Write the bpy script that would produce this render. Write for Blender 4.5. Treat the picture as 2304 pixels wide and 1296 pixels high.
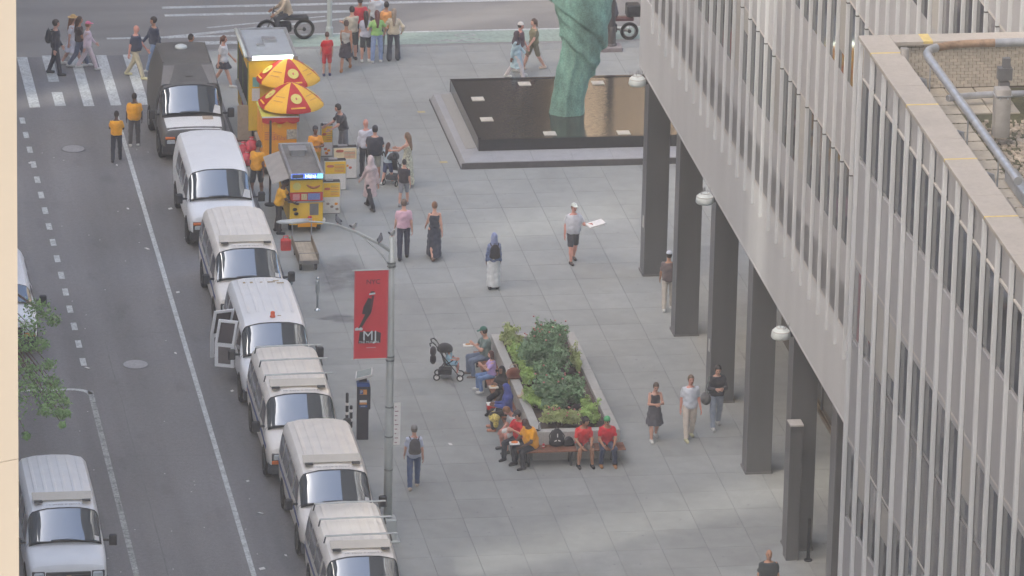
import bpy, math, random
import numpy as np
from mathutils import Vector, Matrix
random.seed(7); np.random.seed(7)
PI = math.pi; rad = math.radians
for _o in list(bpy.data.objects): bpy.data.objects.remove(_o)
SC = bpy.context.scene
COL = SC.collection

# ------------------------------------------------------------------ camera
FPX = 14190.8; PITCH = .3302645; ROLL = .02178; YAW = .1554326; HCAM = 58.3
_f = np.array([math.sin(YAW)*math.cos(PITCH), math.cos(YAW)*math.cos(PITCH), -math.sin(PITCH)])
_r = np.array([math.cos(YAW), -math.sin(YAW), 0.]); _u = np.cross(_r, _f)
_r2 = _r*math.cos(ROLL)+_u*math.sin(ROLL); _u2 = -_r*math.sin(ROLL)+_u*math.cos(ROLL)
CAMP = -_f*(HCAM/-_f[2])
def ray(px, py): return _r2*(px-1152)-_u2*(py-648)+_f*FPX
def at(px, py, z=0.):
    d = ray(px, py); p = CAMP+d*((z-CAMP[2])/d[2]); return Vector(p)
def atX(px, py, X):
    d = ray(px, py); return Vector(CAMP+d*((X-CAMP[0])/d[0]))
def atY(px, py, Y):
    d = ray(px, py); return Vector(CAMP+d*((Y-CAMP[1])/d[1]))
cd = bpy.data.cameras.new('camera'); cam = bpy.data.objects.new('camera', cd); COL.objects.link(cam)
cd.sensor_width = 36.; cd.sensor_fit = 'HORIZONTAL'; cd.lens = 36.*FPX/2304.
cd.clip_start = 1.; cd.clip_end = 4000.
cam.matrix_world = Matrix(((_r2[0], _u2[0], -_f[0], CAMP[0]), (_r2[1], _u2[1], -_f[1], CAMP[1]), (_r2[2], _u2[2], -_f[2], CAMP[2]), (0, 0, 0, 1)))
SC.camera = cam

# ------------------------------------------------------------------ world, sun, exposure
SUN_EL, SUN_AZ = 38., 240.     # compass-like: azimuth measured from +Y towards +X
W = bpy.data.worlds.new('World'); SC.world = W; W.use_nodes = True
wn = W.node_tree.nodes; wl = W.node_tree.links
sky = wn.new('ShaderNodeTexSky'); sky.sky_type = 'NISHITA'; sky.sun_disc = False
sky.sun_elevation = rad(SUN_EL); sky.sun_rotation = rad(SUN_AZ); sky.air_density = .95; sky.dust_density = 6.; sky.ozone_density = .3
bg = wn['Background']; wl.new(sky.outputs[0], bg.inputs[0]); bg.inputs[1].default_value = .15
sd = bpy.data.lights.new('sun', 'SUN'); sun = bpy.data.objects.new('sun', sd); COL.objects.link(sun)
sd.energy = 2.2; sd.angle = rad(4.); sd.color = (1., .93, .82)
_e, _a = rad(SUN_EL), rad(SUN_AZ)
_sv = Vector((math.sin(_a)*math.cos(_e), math.cos(_a)*math.cos(_e), math.sin(_e)))
sun.rotation_euler = _sv.to_track_quat('Z', 'Y').to_euler()
SC.view_settings.view_transform = 'Standard'; SC.view_settings.look = 'None'
SC.view_settings.exposure = 1.9; SC.view_settings.gamma = 1.
SC.cycles.use_denoising = True; SC.cycles.max_bounces = 6; SC.cycles.volume_bounces = 0
SC.cycles.sample_clamp_indirect = 4.

# ------------------------------------------------------------------ materials
def lin(c):
    c = c/255.; return c/12.92 if c <= .04045 else ((c+.055)/1.055)**2.4
def rgb(r, g=None, b=None):
    if g is None: r, g, b = r
    return (lin(r), lin(g), lin(b))
MATS = {}
def mat(name, col, rough=.6, metal=0., var=.10, scale=6., bump=0., rand=0., ior=1.5, emit=0., alpha=1., trans=0., coords='Object', stretch=None, detail=4., sheen=0.):
    """procedural material; col in sRGB 0-255"""
    if name in MATS: return MATS[name]
    m = bpy.data.materials.new(name); m.use_nodes = True; MATS[name] = m
    nt = m.node_tree; n = nt.nodes; l = nt.links; b = n['Principled BSDF']
    c = rgb(col); b.inputs['Roughness'].default_value = rough; b.inputs['Metallic'].default_value = metal
    b.inputs['IOR'].default_value = ior
    if alpha < 1: b.inputs['Alpha'].default_value = alpha
    if trans: b.inputs['Transmission Weight'].default_value = trans
    tc = n.new('ShaderNodeTexCoord'); src = tc.outputs['Object']
    if coords == 'World':
        g = n.new('ShaderNodeNewGeometry'); src = g.outputs['Position']
    if stretch:
        mp = n.new('ShaderNodeMapping'); mp.inputs['Scale'].default_value = stretch; l.new(src, mp.inputs[0]); src = mp.outputs[0]
    nz = n.new('ShaderNodeTexNoise'); nz.inputs['Scale'].default_value = scale; nz.inputs['Detail'].default_value = detail
    l.new(src, nz.inputs['Vector'])
    mx = n.new('ShaderNodeMix'); mx.data_type = 'RGBA'
    mx.inputs[6].default_value = (*[max(0, v*(1-var)) for v in c], 1); mx.inputs[7].default_value = (*[min(1, v*(1+var)) for v in c], 1)
    mr = n.new('ShaderNodeMapRange'); mr.inputs[1].default_value = .3; mr.inputs[2].default_value = .7
    l.new(nz.outputs['Fac'], mr.inputs[0]); l.new(mr.outputs[0], mx.inputs[0])
    out = mx.outputs[2]
    if rand:
        oi = n.new('ShaderNodeObjectInfo'); m2 = n.new('ShaderNodeMapRange'); m2.inputs[3].default_value = 1-rand; m2.inputs[4].default_value = 1+rand
        l.new(oi.outputs['Random'], m2.inputs[0])
        mm = n.new('ShaderNodeMix'); mm.data_type = 'RGBA'; mm.blend_type = 'MULTIPLY'; mm.inputs[0].default_value = 1.
        l.new(out, mm.inputs[6]); l.new(m2.outputs[0], mm.inputs[7]); out = mm.outputs[2]
    l.new(out, b.inputs['Base Color'])
    if emit:
        l.new(out, b.inputs['Emission Color']); b.inputs['Emission Strength'].default_value = emit
    if sheen: b.inputs['Sheen Weight'].default_value = sheen
    if bump:
        bp = n.new('ShaderNodeBump'); bp.inputs['Strength'].default_value = bump; bp.inputs['Distance'].default_value = .02
        l.new(nz.outputs['Fac'], bp.inputs['Height']); l.new(bp.outputs[0], b.inputs['Normal'])
    return m

def layered(name, col, layers, rough=.85, rand=0., bump=.15, bscale=60., ior=1.45):
    """world-space material: base colour multiplied by several noise layers (scale xyz, low, high, contrast lo/hi)"""
    m = bpy.data.materials.new(name); m.use_nodes = True; MATS[name] = m
    nt = m.node_tree; n = nt.nodes; l = nt.links; b = n['Principled BSDF']
    b.inputs['Roughness'].default_value = rough; b.inputs['IOR'].default_value = ior
    g = n.new('ShaderNodeNewGeometry')
    rg = n.new('ShaderNodeRGB'); rg.outputs[0].default_value = (*rgb(col), 1); out = rg.outputs[0]
    for (sx, sy, sz, lo, hi, c0, c1) in layers:
        mp = n.new('ShaderNodeMapping'); mp.inputs['Scale'].default_value = (sx, sy, sz); l.new(g.outputs['Position'], mp.inputs[0])
        nz = n.new('ShaderNodeTexNoise'); nz.inputs['Scale'].default_value = 1.; nz.inputs['Detail'].default_value = 3.; l.new(mp.outputs[0], nz.inputs['Vector'])
        mr = n.new('ShaderNodeMapRange'); mr.inputs[1].default_value = c0; mr.inputs[2].default_value = c1; mr.inputs[3].default_value = lo; mr.inputs[4].default_value = hi
        l.new(nz.outputs['Fac'], mr.inputs[0])
        mm = n.new('ShaderNodeMix'); mm.data_type = 'RGBA'; mm.blend_type = 'MULTIPLY'; mm.inputs[0].default_value = 1.
        l.new(out, mm.inputs[6]); l.new(mr.outputs[0], mm.inputs[7]); out = mm.outputs[2]
    if rand:
        oi = n.new('ShaderNodeObjectInfo'); m2 = n.new('ShaderNodeMapRange'); m2.inputs[3].default_value = 1-rand; m2.inputs[4].default_value = 1+rand
        l.new(oi.outputs['Random'], m2.inputs[0])
        mm = n.new('ShaderNodeMix'); mm.data_type = 'RGBA'; mm.blend_type = 'MULTIPLY'; mm.inputs[0].default_value = 1.
        l.new(out, mm.inputs[6]); l.new(m2.outputs[0], mm.inputs[7]); out = mm.outputs[2]
    l.new(out, b.inputs['Base Color'])
    if bump:
        nz = n.new('ShaderNodeTexNoise'); nz.inputs['Scale'].default_value = bscale; l.new(g.outputs['Position'], nz.inputs['Vector'])
        bp = n.new('ShaderNodeBump'); bp.inputs['Strength'].default_value = bump; bp.inputs['Distance'].default_value = .01
        l.new(nz.outputs['Fac'], bp.inputs['Height']); l.new(bp.outputs[0], b.inputs['Normal'])
    return m

# ------------------------------------------------------------------ mesh building
class MB:
    def __init__(s): s.v = []; s.f = []; s.m = []; s.cur = 0
    def add(s, vs, fs, m=None):
        o = len(s.v); s.v += [tuple(map(float, p)) for p in vs]
        for f in fs: s.f.append(tuple(i+o for i in f)); s.m.append(s.cur if m is None else m)
        return s
    def box(s, x0, x1, y0, y1, z0, z1, m=None):
        return s.add([(x0,y0,z0),(x1,y0,z0),(x1,y1,z0),(x0,y1,z0),(x0,y0,z1),(x1,y0,z1),(x1,y1,z1),(x0,y1,z1)],
                     [(0,3,2,1),(4,5,6,7),(0,1,5,4),(1,2,6,5),(2,3,7,6),(3,0,4,7)], m)
    def cbox(s, x0, x1, y0, y1, z0, z1, c=.02, m=None):
        """box with chamfered top edges and vertical edges"""
        def ring(x0,x1,y0,y1,z,c): return [(x0+c,y0,z),(x1-c,y0,z),(x1,y0+c,z),(x1,y1-c,z),(x1-c,y1,z),(x0+c,y1,z),(x0,y1-c,z),(x0,y0+c,z)]
        r = [ring(x0,x1,y0,y1,z0,c), ring(x0,x1,y0,y1,z1-c,c), ring(x0+c,x1-c,y0+c,y1-c,z1,c*.6)]
        return s.loft(r, m=m)
    def obox(s, c, ax, ay, az, m=None):
        """oriented box: centre and half-axis vectors"""
        c, ax, ay, az = map(Vector, (c, ax, ay, az)); vs = []
        for k in (-1, 1):
            for a, b in ((-1,-1),(1,-1),(1,1),(-1,1)): vs.append(c+ax*a+ay*b+az*k)
        return s.add(vs, [(0,3,2,1),(4,5,6,7),(0,1,5,4),(1,2,6,5),(2,3,7,6),(3,0,4,7)], m)
    def loft(s, rings, cap0=True, cap1=True, closed=True, m=None):
        n = len(rings[0]); vs = [p for r in rings for p in r]; fs = []
        for i in range(len(rings)-1):
            for j in range(n if closed else n-1):
                k = (j+1) % n; fs.append((i*n+j, i*n+k, (i+1)*n+k, (i+1)*n+j))
        if cap0: fs.append(tuple(reversed(range(n))))
        if cap1: fs.append(tuple((len(rings)-1)*n+j for j in range(n)))
        return s.add(vs, fs, m)
    def prism(s, poly, z0, z1, m=None):
        return s.loft([[(x,y,z0) for x,y in poly], [(x,y,z1) for x,y in poly]], m=m)
    def tube(s, pts, r, n=8, m=None, caps=True):
        pts = [Vector(p) for p in pts]; rings = []; rr = r if isinstance(r, (list, tuple)) else [r]*len(pts)
        t0 = (pts[1]-pts[0]).normalized(); up = Vector((0,0,1)) if abs(t0.z) < .9 else Vector((1,0,0))
        u = t0.cross(up).normalized()
        for i, p in enumerate(pts):
            a = pts[max(0,i-1)]; b = pts[min(len(pts)-1,i+1)]; t = (b-a).normalized()
            u = (u-t*u.dot(t)).normalized(); w = t.cross(u)
            rings.append([p+(u*math.cos(2*PI*k/n)+w*math.sin(2*PI*k/n))*rr[i] for k in range(n)])
        return s.loft(rings, caps, caps, m=m)
    def lathe(s, prof, c=(0,0,0), n=16, axis='Z', m=None, a0=0.):
        c = Vector(c); rings = []
        for r, h in prof:
            ring = []
            for k in range(n):
                x, y = r*math.cos(2*PI*k/n+a0), r*math.sin(2*PI*k/n+a0)
                ring.append(c+(Vector((x,y,h)) if axis == 'Z' else Vector((h,x,y)) if axis == 'X' else Vector((y,h,x))))
            rings.append(ring)
        return s.loft(rings, m=m)
    def ell(s, c, r, n=10, k=6, m=None):
        prof = [(math.sin(PI*i/k), -math.cos(PI*i/k)) for i in range(1, k)]
        c = Vector(c); rings = [[c+Vector((r[0]*q*math.cos(2*PI*j/n), r[1]*q*math.sin(2*PI*j/n), r[2]*h)) for j in range(n)] for q, h in prof]
        return s.loft(rings, m=m)
    def quad(s, a, b, c, d, m=None): return s.add([a,b,c,d], [(0,1,2,3)], m)
    def patch(s, P, m=None):
        """grid patch from 2D list of points"""
        a, b = len(P), len(P[0]); return s.add([q for r in P for q in r], [(i*b+j, i*b+j+1, (i+1)*b+j+1, (i+1)*b+j) for i in range(a-1) for j in range(b-1)], m)
    def mesh(s, name, mats, smooth=False):
        me = bpy.data.meshes.new(name); me.from_pydata(s.v, [], s.f)
        for mm in (mats if isinstance(mats, (list, tuple)) else [mats]): me.materials.append(mm)
        if any(s.m): me.polygons.foreach_set('material_index', s.m)
        if smooth: me.polygons.foreach_set('use_smooth', [True]*len(s.f))
        me.update(); return me
    def build(s, name, mats, parent=None, smooth=False, loc=None, rot=None):
        return mk(name, s.mesh(name, mats, smooth), parent, loc, rot)
def mk(name, me, parent=None, loc=None, rot=None):
    o = bpy.data.objects.new(name, me); COL.objects.link(o)
    if parent: o.parent = parent
    if loc is not None: o.location = loc
    if rot is not None: o.rotation_euler = rot
    return o
def smooth_angle(o, deg=40):
    me = o.data
    me.polygons.foreach_set('use_smooth', [True]*len(me.polygons))
    try: me.set_sharp_from_angle(angle=rad(deg))
    except Exception: pass
    return o
def thing(name, label, cat, loc=(0,0,0), rz=0., group=None):
    o = bpy.data.objects.new(name, None); COL.objects.link(o); o.location = loc; o.rotation_euler = (0,0,rz)
    o.empty_display_size = .2; return tag(o, label, cat, group)
def tag(o, label, cat, group=None):
    o['label'] = label; o['category'] = cat
    if group: o['group'] = group
    return o
def struct(o): o['kind'] = 'structure'; return o
def stuff(o): o['kind'] = 'stuff'; return o
def copy_tree(root, loc=None, rz=None, label=None):
    def cp(o, par):
        c = o.copy(); COL.objects.link(c)
        if par: c.parent = par; c.matrix_parent_inverse = o.matrix_parent_inverse.copy()
        for ch in CH.get(o.name, []): cp(ch, c)
        return c
    CH = {}
    for o in bpy.data.objects:
        if o.parent: CH.setdefault(o.parent.name, []).append(o)
    r = cp(root, None)
    if loc is not None: r.location = loc
    if rz is not None: r.rotation_euler = (0,0,rz)
    if label: r['label'] = label
    return r
def text_mesh(txt, size, depth=.0):
    cu = bpy.data.curves.new('lettering', 'FONT'); cu.body = txt; cu.size = size; cu.align_x = 'CENTER'; cu.align_y = 'CENTER'; cu.extrude = depth
    o = bpy.data.objects.new('tmp_text', cu); COL.objects.link(o)
    dg = bpy.context.evaluated_depsgraph_get(); me = bpy.data.meshes.new_from_object(o.evaluated_get(dg))
    bpy.data.objects.remove(o); bpy.data.curves.remove(cu); return me
def lettering(txt, size, material, parent, loc, rot, name='lettering'):
    me = text_mesh(txt, size); me.materials.clear(); me.materials.append(material)
    return mk(name, me, parent, loc, rot)
# ================================================================== SETTING: ground, road, plaza
M_asphalt = layered('asphalt', (126,125,125), [(1.1,.05,1,.84,1.08,.35,.65), (.25,.12,1,.9,1.08,.35,.65), (1.4,.5,1,.86,1.0,.28,.42), (9,9,9,.93,1.06,.3,.7), (45,45,45,.86,1.12,.3,.7)], rough=.9, bump=.3, bscale=90)
M_avenue = layered('avenue_asphalt', (138,136,132), [(.12,.8,1,.90,1.08,.35,.65), (.3,.3,1,.93,1.06,.35,.65), (40,40,40,.9,1.1,.3,.7)], rough=.9, bump=.2)
M_joint = mat('joint_mortar', (100,101,104), .95, var=.15, scale=3, coords='World')
M_slab = layered('bluestone_slab', (153,156,153), [(.5,.5,1,.94,1.05,.35,.65), (2.2,2.2,1,.95,1.04,.35,.65), (.9,.35,1,.9,1.0,.25,.42), (.22,.16,1,.93,1.05,.35,.65), (60,60,60,.93,1.07,.3,.7)], rough=.78, rand=.055, bump=.12)
M_white_paint = layered('road_paint', (196,200,198), [(3,3,1,.8,1.05,.3,.6), (14,14,1,.62,1.05,.3,.55)], rough=.8)
M_worn_paint = layered('worn_road_paint', (168,170,168), [(4,4,1,.66,1.05,.35,.6), (15,15,1,.6,1.08,.35,.55)], rough=.85)
M_green_lane = layered('green_lane_paint', (150,166,156), [(.4,3,1,.92,1.05,.3,.6), (8,8,1,.85,1.08,.3,.6)], rough=.85)
M_stain = layered('wet_stain', (110,112,116), [(2,2,1,.9,1.1,.3,.6)], rough=.5)
_n = M_stain.node_tree.nodes; _l = M_stain.node_tree.links; _at = _n.new('ShaderNodeAttribute'); _at.attribute_name = 'fade'
_gz = _n.new('ShaderNodeNewGeometry'); _nz = _n.new('ShaderNodeTexNoise'); _nz.inputs['Scale'].default_value = 2.5; _l.new(_gz.outputs['Position'], _nz.inputs['Vector'])
_mu = _n.new('ShaderNodeMath'); _mu.operation = 'MULTIPLY'; _l.new(_at.outputs['Fac'], _mu.inputs[0]); _l.new(_nz.outputs['Fac'], _mu.inputs[1]); _l.new(_mu.outputs[0], _n['Principled BSDF'].inputs['Alpha'])
M_curb = mat('curb_granite', (140,140,139), .85, var=.12, scale=8, coords='World')
M_iron = mat('cast_iron', (166,166,167), .55, .3, var=.15, scale=20)
M_paper = mat('paper_scrap', (214,214,210), .8, var=.05)

XC = -6.42          # kerb line
def sheet(x0, x1, y0, y1, z, name, m, parent=None, nx=1, ny=1):
    P = [[(x0+(x1-x0)*i/nx, y0+(y1-y0)*j/ny, z) for i in range(nx+1)] for j in range(ny+1)]
    return MB().patch(P).build(name, m, parent)
ground = struct(sheet(-230, 230, -230, 230, -.14, 'ground', M_asphalt))
road = struct(sheet(-60, XC-.15, -130, 24.45, -.10, 'road', M_asphalt))
avenue = struct(sheet(-120, 120, 24.0, 60, -.099, 'avenue', M_avenue))
ZR = -.096
far_pave = struct(MB().box(-120, 120, 60, 120, -.15, .0).build('far_pavement', M_curb))
# plaza: base bed with joints showing between slabs
plaza = struct(MB().box(XC, 60, -130, 23.9, -.15, -.012).build('plaza_pavement', M_joint))
for k in range(36):
    y0 = 23.9-k*2.; MB().box(XC-.15, XC-.004, y0-1.993, y0, -.15, .004).build('kerb_stone', M_curb, plaza)
for k in range(16):
    MB().box(XC+k*2., XC+k*2.+1.993, 23.904, 24.05, -.15, .004).build('kerb_stone', M_curb, plaza)
SX, SY, SX0, SY0 = 1.186, 1.3275, -5.15, .62
slabs = []
J = .008
for i in range(-2, 16):
    for j in range(-26, 18):
        x0 = SX0+i*SX; y0 = SY0+j*SY; x1 = x0+SX; y1 = y0+SY
        x0 = max(x0, XC+.004); y1 = min(y1, 23.9)
        if x1-x0 < .1 or y1-y0 < .1: continue
        if x0 > 9: continue
        c = Vector(((x0+x1)/2, (y0+y1)/2, 0)) - Vector(CAMP)
        # in view and not hidden behind the fountain basin or building
        q = np.array(c); d = q.dot(_f); px = 1152+FPX*q.dot(_r2)/d; py = 648-FPX*q.dot(_u2)/d
        inb = x0 > .7 and y0 > 11.9 and y1 < 18.4
        vis = -60 < px < 2000 and -40 < py < 1400 and not inb
        slabs.append((0 if vis else 1, d, x0, x1, y0, y1, inb))
slabs.sort()
_mesh = {}; _rest = MB(); nvis = 0
for (hid, d, x0, x1, y0, y1, inb) in slabs:
    if inb: continue
    w, h = round(x1-x0, 3), round(y1-y0, 3)
    if not hid and nvis < 300:
        key = (w, h)
        if key not in _mesh:
            _mesh[key] = MB().cbox(J/2-w/2, w/2-J/2, J/2-h/2, h/2-J/2, -.012, 0., .004).mesh('paving_slab', M_slab)
        o = mk('paving_slab', _mesh[key], plaza, ((x0+x1)/2, (y0+y1)/2, random.uniform(0, .0025))); nvis += 1
    else:
        _rest.box(x0+J/2, x1-J/2, y0+J/2, y1-J/2, -.012, random.uniform(0, .002))
o = _rest.build('paving_slabs_beyond', M_slab, plaza); stuff(o)

# road markings (thin paint sheets on the road)
def mark(x0, x1, y0, y1, m=M_white_paint, par=road, z=ZR, name='road_marking', n=1):
    return sheet(x0+.04, x1+.04, y0+.3, y1+.3, z, name, m, par, 1, max(1, int(abs(y1-y0)/2)))
mark(-9.83, -9.70, -70, 17.5, M_white_paint, name='parking_line')
for x in (-13.0, -12.2, -11.4, -10.52, -9.68, -8.82, -7.9, -7.0):
    w = .165
    if abs(x+11.4) < .01:
        mark(x-w, x+w, 21.0, 23.85, name='crosswalk_bar'); mark(x-w, x+w, 18.45, 19.9, name='crosswalk_bar'); continue
    mark(x-w, x+w, 18.35, 23.75, name='crosswalk_bar')
for k in range(24):
    y = 20.3-k*1.48
    if y < -5.6: break
    if 17.6 < y: continue
    mark(-12.77, -12.61, y-.62, y, M_white_paint, name='lane_dash')
mark(-12.77, -12.62, -70, -7.5, M_worn_paint, name='bay_line')
pts = []
b = MB()                                                     # rounded bay corner
arc = [(-12.6-.075-.55+.55*math.cos(t), -7.5+.45*math.sin(t)) for t in np.linspace(0, PI/2, 7)]
arc += [(-14.2, -7.05), (-16., -7.05)]
L = []; R = []
for i, p in enumerate(arc):
    a = Vector(arc[max(0,i-1)]); c = Vector(arc[min(len(arc)-1,i+1)]); t = (c-a).normalized(); nn = Vector((-t.y, t.x))*.075
    L.append((p[0]+nn.x, p[1]+nn.y, ZR)); R.append((p[0]-nn.x, p[1]-nn.y, ZR))
b.patch([R, L]).build('bay_corner_line', M_white_paint, road)
# avenue: green cycle lane, white edge lines, cycle symbol, hatching
sheet(-3.6, 60, 24.450, 25.750, ZR+.002, 'cycle_lane', M_green_lane, avenue, 12, 1)
sheet(-7.6, 60, 25.750, 25.880, ZR+.004, 'edge_line', M_white_paint, avenue, 12, 1)
sheet(-9.3, -3.7, 25.750, 25.930, ZR+.006, 'edge_line', M_white_paint, avenue, 3, 1)
sheet(-7.2, 60, 29.080, 29.330, ZR+.004, 'edge_line', M_white_paint, avenue, 12, 1)
sheet(-7.2, -1.0, 28.180, 28.430, ZR+.004, 'edge_line', M_white_paint, avenue, 4, 1)
b = MB(); b.quad((-7.6,25.9,ZR+.005), (-7.3,25.7,ZR+.005), (-.6,27.62,ZR+.005), (-.6,27.8,ZR+.005)); b.build('hatch_line', M_white_paint, avenue)
b = MB(); b.quad((-6.0,26.85,ZR+.0052), (-5.9,26.75,ZR+.0052), (-2,27.75,ZR+.0052), (-2,27.85,ZR+.0052)); b.build('hatch_line', M_white_paint, avenue)
sheet(-6.6, -3.4, 24.930, 25.280, ZR+.004, 'crosswalk_line', M_white_paint, avenue, 3, 1)
def ring_mark(c, rx, ry, w, name, par, m):
    b = MB(); n = 24
    a = [(c[0]+rx*math.cos(2*PI*i/n), c[1]+ry*math.sin(2*PI*i/n), c[2]) for i in range(n+1)]
    q = [(c[0]+(rx-w)*math.cos(2*PI*i/n), c[1]+(ry-w)*math.sin(2*PI*i/n), c[2]) for i in range(n+1)]
    return b.patch([q, a]).build(name, m, par)
ring_mark((2.35, 24.75, ZR+.005), .36, .2, .09, 'cycle_symbol', avenue, M_worn_paint)
ring_mark((2.25, 25.33, ZR+.005), .36, .2, .09, 'cycle_symbol', avenue, M_worn_paint)
b = MB(); b.quad((2.0,24.5,ZR+.0055), (2.1,24.45,ZR+.0055), (1.55,24.95,ZR+.0055), (1.5,24.85,ZR+.0055)); b.quad((1.0,24.7,ZR+.006), (2.1,24.62,ZR+.006), (2.1,24.8,ZR+.006), (1.0,24.8,ZR+.006))
b.build('cycle_symbol', M_worn_paint, avenue)
# yellow guide plates let into the plaza
M_yel = mat('yellow_plate', (178,164,120), .7, var=.15, scale=20)
for px, py in ((998, 365), (948, 252)):
    p = at(px, py); sheet(p.x-.12, p.x+.12, p.y-.1, p.y+.1, .0045, 'guide_plate', M_yel, plaza)
# dark wet patches left on the plaza round the carts
def blob(cx, cy, rx, ry, z, name, m, par, seed, n=26):
    r = random.Random(seed); b = MB(); ph = [r.uniform(0, 6.28) for _ in range(4)]
    rim = []
    for i in range(n):
        t = 2*PI*i/n; k = 1+.22*math.sin(2*t+ph[0])+.16*math.sin(3*t+ph[1])+.1*math.sin(5*t+ph[2])
        rim.append((cx+rx*k*math.cos(t), cy+ry*k*math.sin(t), z))
    mid = [((p[0]-cx)*.6+cx, (p[1]-cy)*.6+cy, z) for p in rim]
    b.add([(cx, cy, z)]+mid+rim, [(0, i+1, (i+1) % n+1) for i in range(n)]+[(i+1, n+i+1, n+(i+1) % n+1, (i+1) % n+1) for i in range(n)]); o = b.build(name, m, par)
    at_ = o.data.attributes.new('fade', 'FLOAT', 'POINT'); at_.data.foreach_set('value', [.8]+[.6]*n+[0.]*n); return o
blob(-4.55, 1.4, .95, 2.3, .0035, 'water_stain', M_stain, plaza, 3)
blob(-5.2, -2.2, .7, .35, .0036, 'water_stain', M_stain, plaza, 5)
blob(-4.6, 8.8, .7, 1.6, .0037, 'water_stain', M_stain, plaza, 8)
blob(-2.9, -7.3, .18, .9, .0037, 'water_stain', M_stain, plaza, 11)

# tar seams and repair patches in the road, gum spots on the paving
M_tar = layered('tar_seam', (112,112,112), [(3,3,1,.85,1.1,.3,.7)], rough=.7, bump=0)
M_patch = layered('asphalt_patch', (112,111,112), [(1.5,1.5,1,.93,1.06,.3,.7), (40,40,40,.85,1.12,.3,.7)], rough=.92, bump=.3)
rt = random.Random(31)
for (x, y0, y1) in ((-11.9, -30, -3),):
    L = []; R = []; y = y0; xx = x
    while y < y1:
        xx += rt.uniform(-.012, .012); w = rt.uniform(.008, .022); L.append((xx-w, y, ZR-.0015)); R.append((xx+w, y, ZR-.0015)); y += rt.uniform(.4, .9)
    MB().patch([L, R]).build('tar_seam', M_tar, road)
for (y, x0, x1) in ((9.2, -13.5, -7), (-2.6, -14, -9), (-12.4, -13, -8.6), (17.3, -14, -8)):
    L = []; R = []; x = x0; yy = y
    while x < x1:
        yy += rt.uniform(-.05, .05); w = rt.uniform(.01, .03); L.append((x, yy+w, ZR-.001)); R.append((x, yy-w, ZR-.001)); x += rt.uniform(.3, .7)
    MB().patch([R, L]).build('tar_seam', M_tar, road)
for (x0, x1, y0, y1) in ((-11.6, -10.2, -60.5, -40.9),): sheet(x0, x1, y0, y1, ZR-.0022, 'repair_patch', M_patch, road)
gm = MB()
for k in range(420):
    x, y = rt.uniform(-6.2, 8), rt.uniform(-24, 23); r_ = rt.uniform(.012, .03); n_ = 6
    gm.add([(x+r_*math.cos(2*PI*i/n_)*rt.uniform(.7,1.2), y+r_*math.sin(2*PI*i/n_), .0042) for i in range(n_)], [tuple(range(n_))])
stuff(gm.build('gum_spots', mat('gum', (116,117,120), .8), plaza))
# manhole covers
def manhole(px, py, label, r=.34):
    p = at(px, py, ZR); t = thing('manhole_cover', label, 'manhole cover', (p.x, p.y, ZR), group='manhole covers in the street')
    MB().lathe([(r+.05, .0), (r+.05, .008), (r, .010), (r, .004)], n=24).build('frame', mat('manhole_frame', (120,120,120), .7, .2), t)
    MB().lathe([(.001, .0), (r, .0), (r-.01, .014), (.001, .014)], n=24).build('lid', M_iron, t)
    rr = MB()
    for k in range(5):
        x = -r*.66+k*r*.33; hh = math.sqrt(r*r-x*x)*.8; rr.box(x-.012, x+.012, -hh, hh, .014, .019)
    rr.build('raised_bar', M_iron, t)
manhole(165, 335, 'round pale iron manhole cover near the crosswalk by two yellow shirts')
manhole(305, 820, 'round pale iron manhole cover midway down the empty street lane')
# litter
b = MB(); rl = random.Random(4)
for px, py in ((70,367),(403,658),(193,828),(397,795),(560,1083),(583,1155),(520,880),(330,560),(380,470),(615,1060),(590,1280),(640,1250),(1010,1000),(285,470),(262,372),(860,420),(770,500)):
    z = .004 if at(px, py).x > XC else ZR+.003; p = at(px+rl.uniform(-4,4), py, z); a = rl.uniform(0, 3); s = rl.uniform(.03, .075)
    b.obox((p.x, p.y, z+.01), (math.cos(a)*s, math.sin(a)*s, .005), (-math.sin(a)*s*.7, math.cos(a)*s*.7, .008), (0,0,.004))
for k in range(60):
    px, py = rl.uniform(90, 620), rl.uniform(300, 1290); p = at(px, py, ZR+.002)
    if p.x > XC-.2: continue
    b.obox((p.x, p.y, ZR+.006), (.014,0,.002), (0,.012,0), (0,0,.003))
stuff(b.build('paper_litter', M_paper)); bpy.data.objects['paper_litter']['label'] = 'scraps of white paper litter strewn over the street and plaza'
# ================================================================== BUILDINGS
M_fin = layered('fin_aluminium', (200,203,203), [(2,2,.25,.93,1.05,.3,.7)], rough=.42, rand=.03, bump=0)
M_panel = layered('spandrel_panel', (160,160,161), [(1.2,1.2,.3,.92,1.06,.3,.7)], rough=.5, rand=.07, bump=0)
M_band = layered('base_band_panel', (190,191,191), [(.9,.9,.12,.93,1.05,.3,.7)], rough=.45, bump=0)
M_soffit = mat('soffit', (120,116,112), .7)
M_glassd = mat('window_glass', (32,32,35), .06, ior=1.7, var=.25, scale=.7, rand=.3, coords='World')
M_blind = layered('window_blind', (160,158,152), [(30,30,.1,.9,1.06,.3,.7)], rough=.5, rand=.12, bump=0)
M_halfb = mat('window_grey', (104,102,102), .1, ior=1.6, var=.2, scale=.8, rand=.25, coords='World')
M_sill = mat('sill_metal', (182,178,172), .5, var=.06)
M_steel = mat('column_steel', (112,112,113), .36, .5, var=.12, scale=1.2, coords='World', stretch=(1,1,.15))
M_tower = mat('tower_mass', (48,50,54), 1., ior=1.0, var=.1, scale=.2, coords='World')
XA = 3.7; FIN = 1.09; ZSO = 6.2; ZFB = 7.78; YA0 = 1.1; YA1 = -49.
rb = random.Random(21)
tower = thing('office_tower', 'grey finned office tower raised on dark steel columns over the plaza', 'building', (XA, YA0, 0))
T = Vector((XA, YA0, 0))
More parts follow.
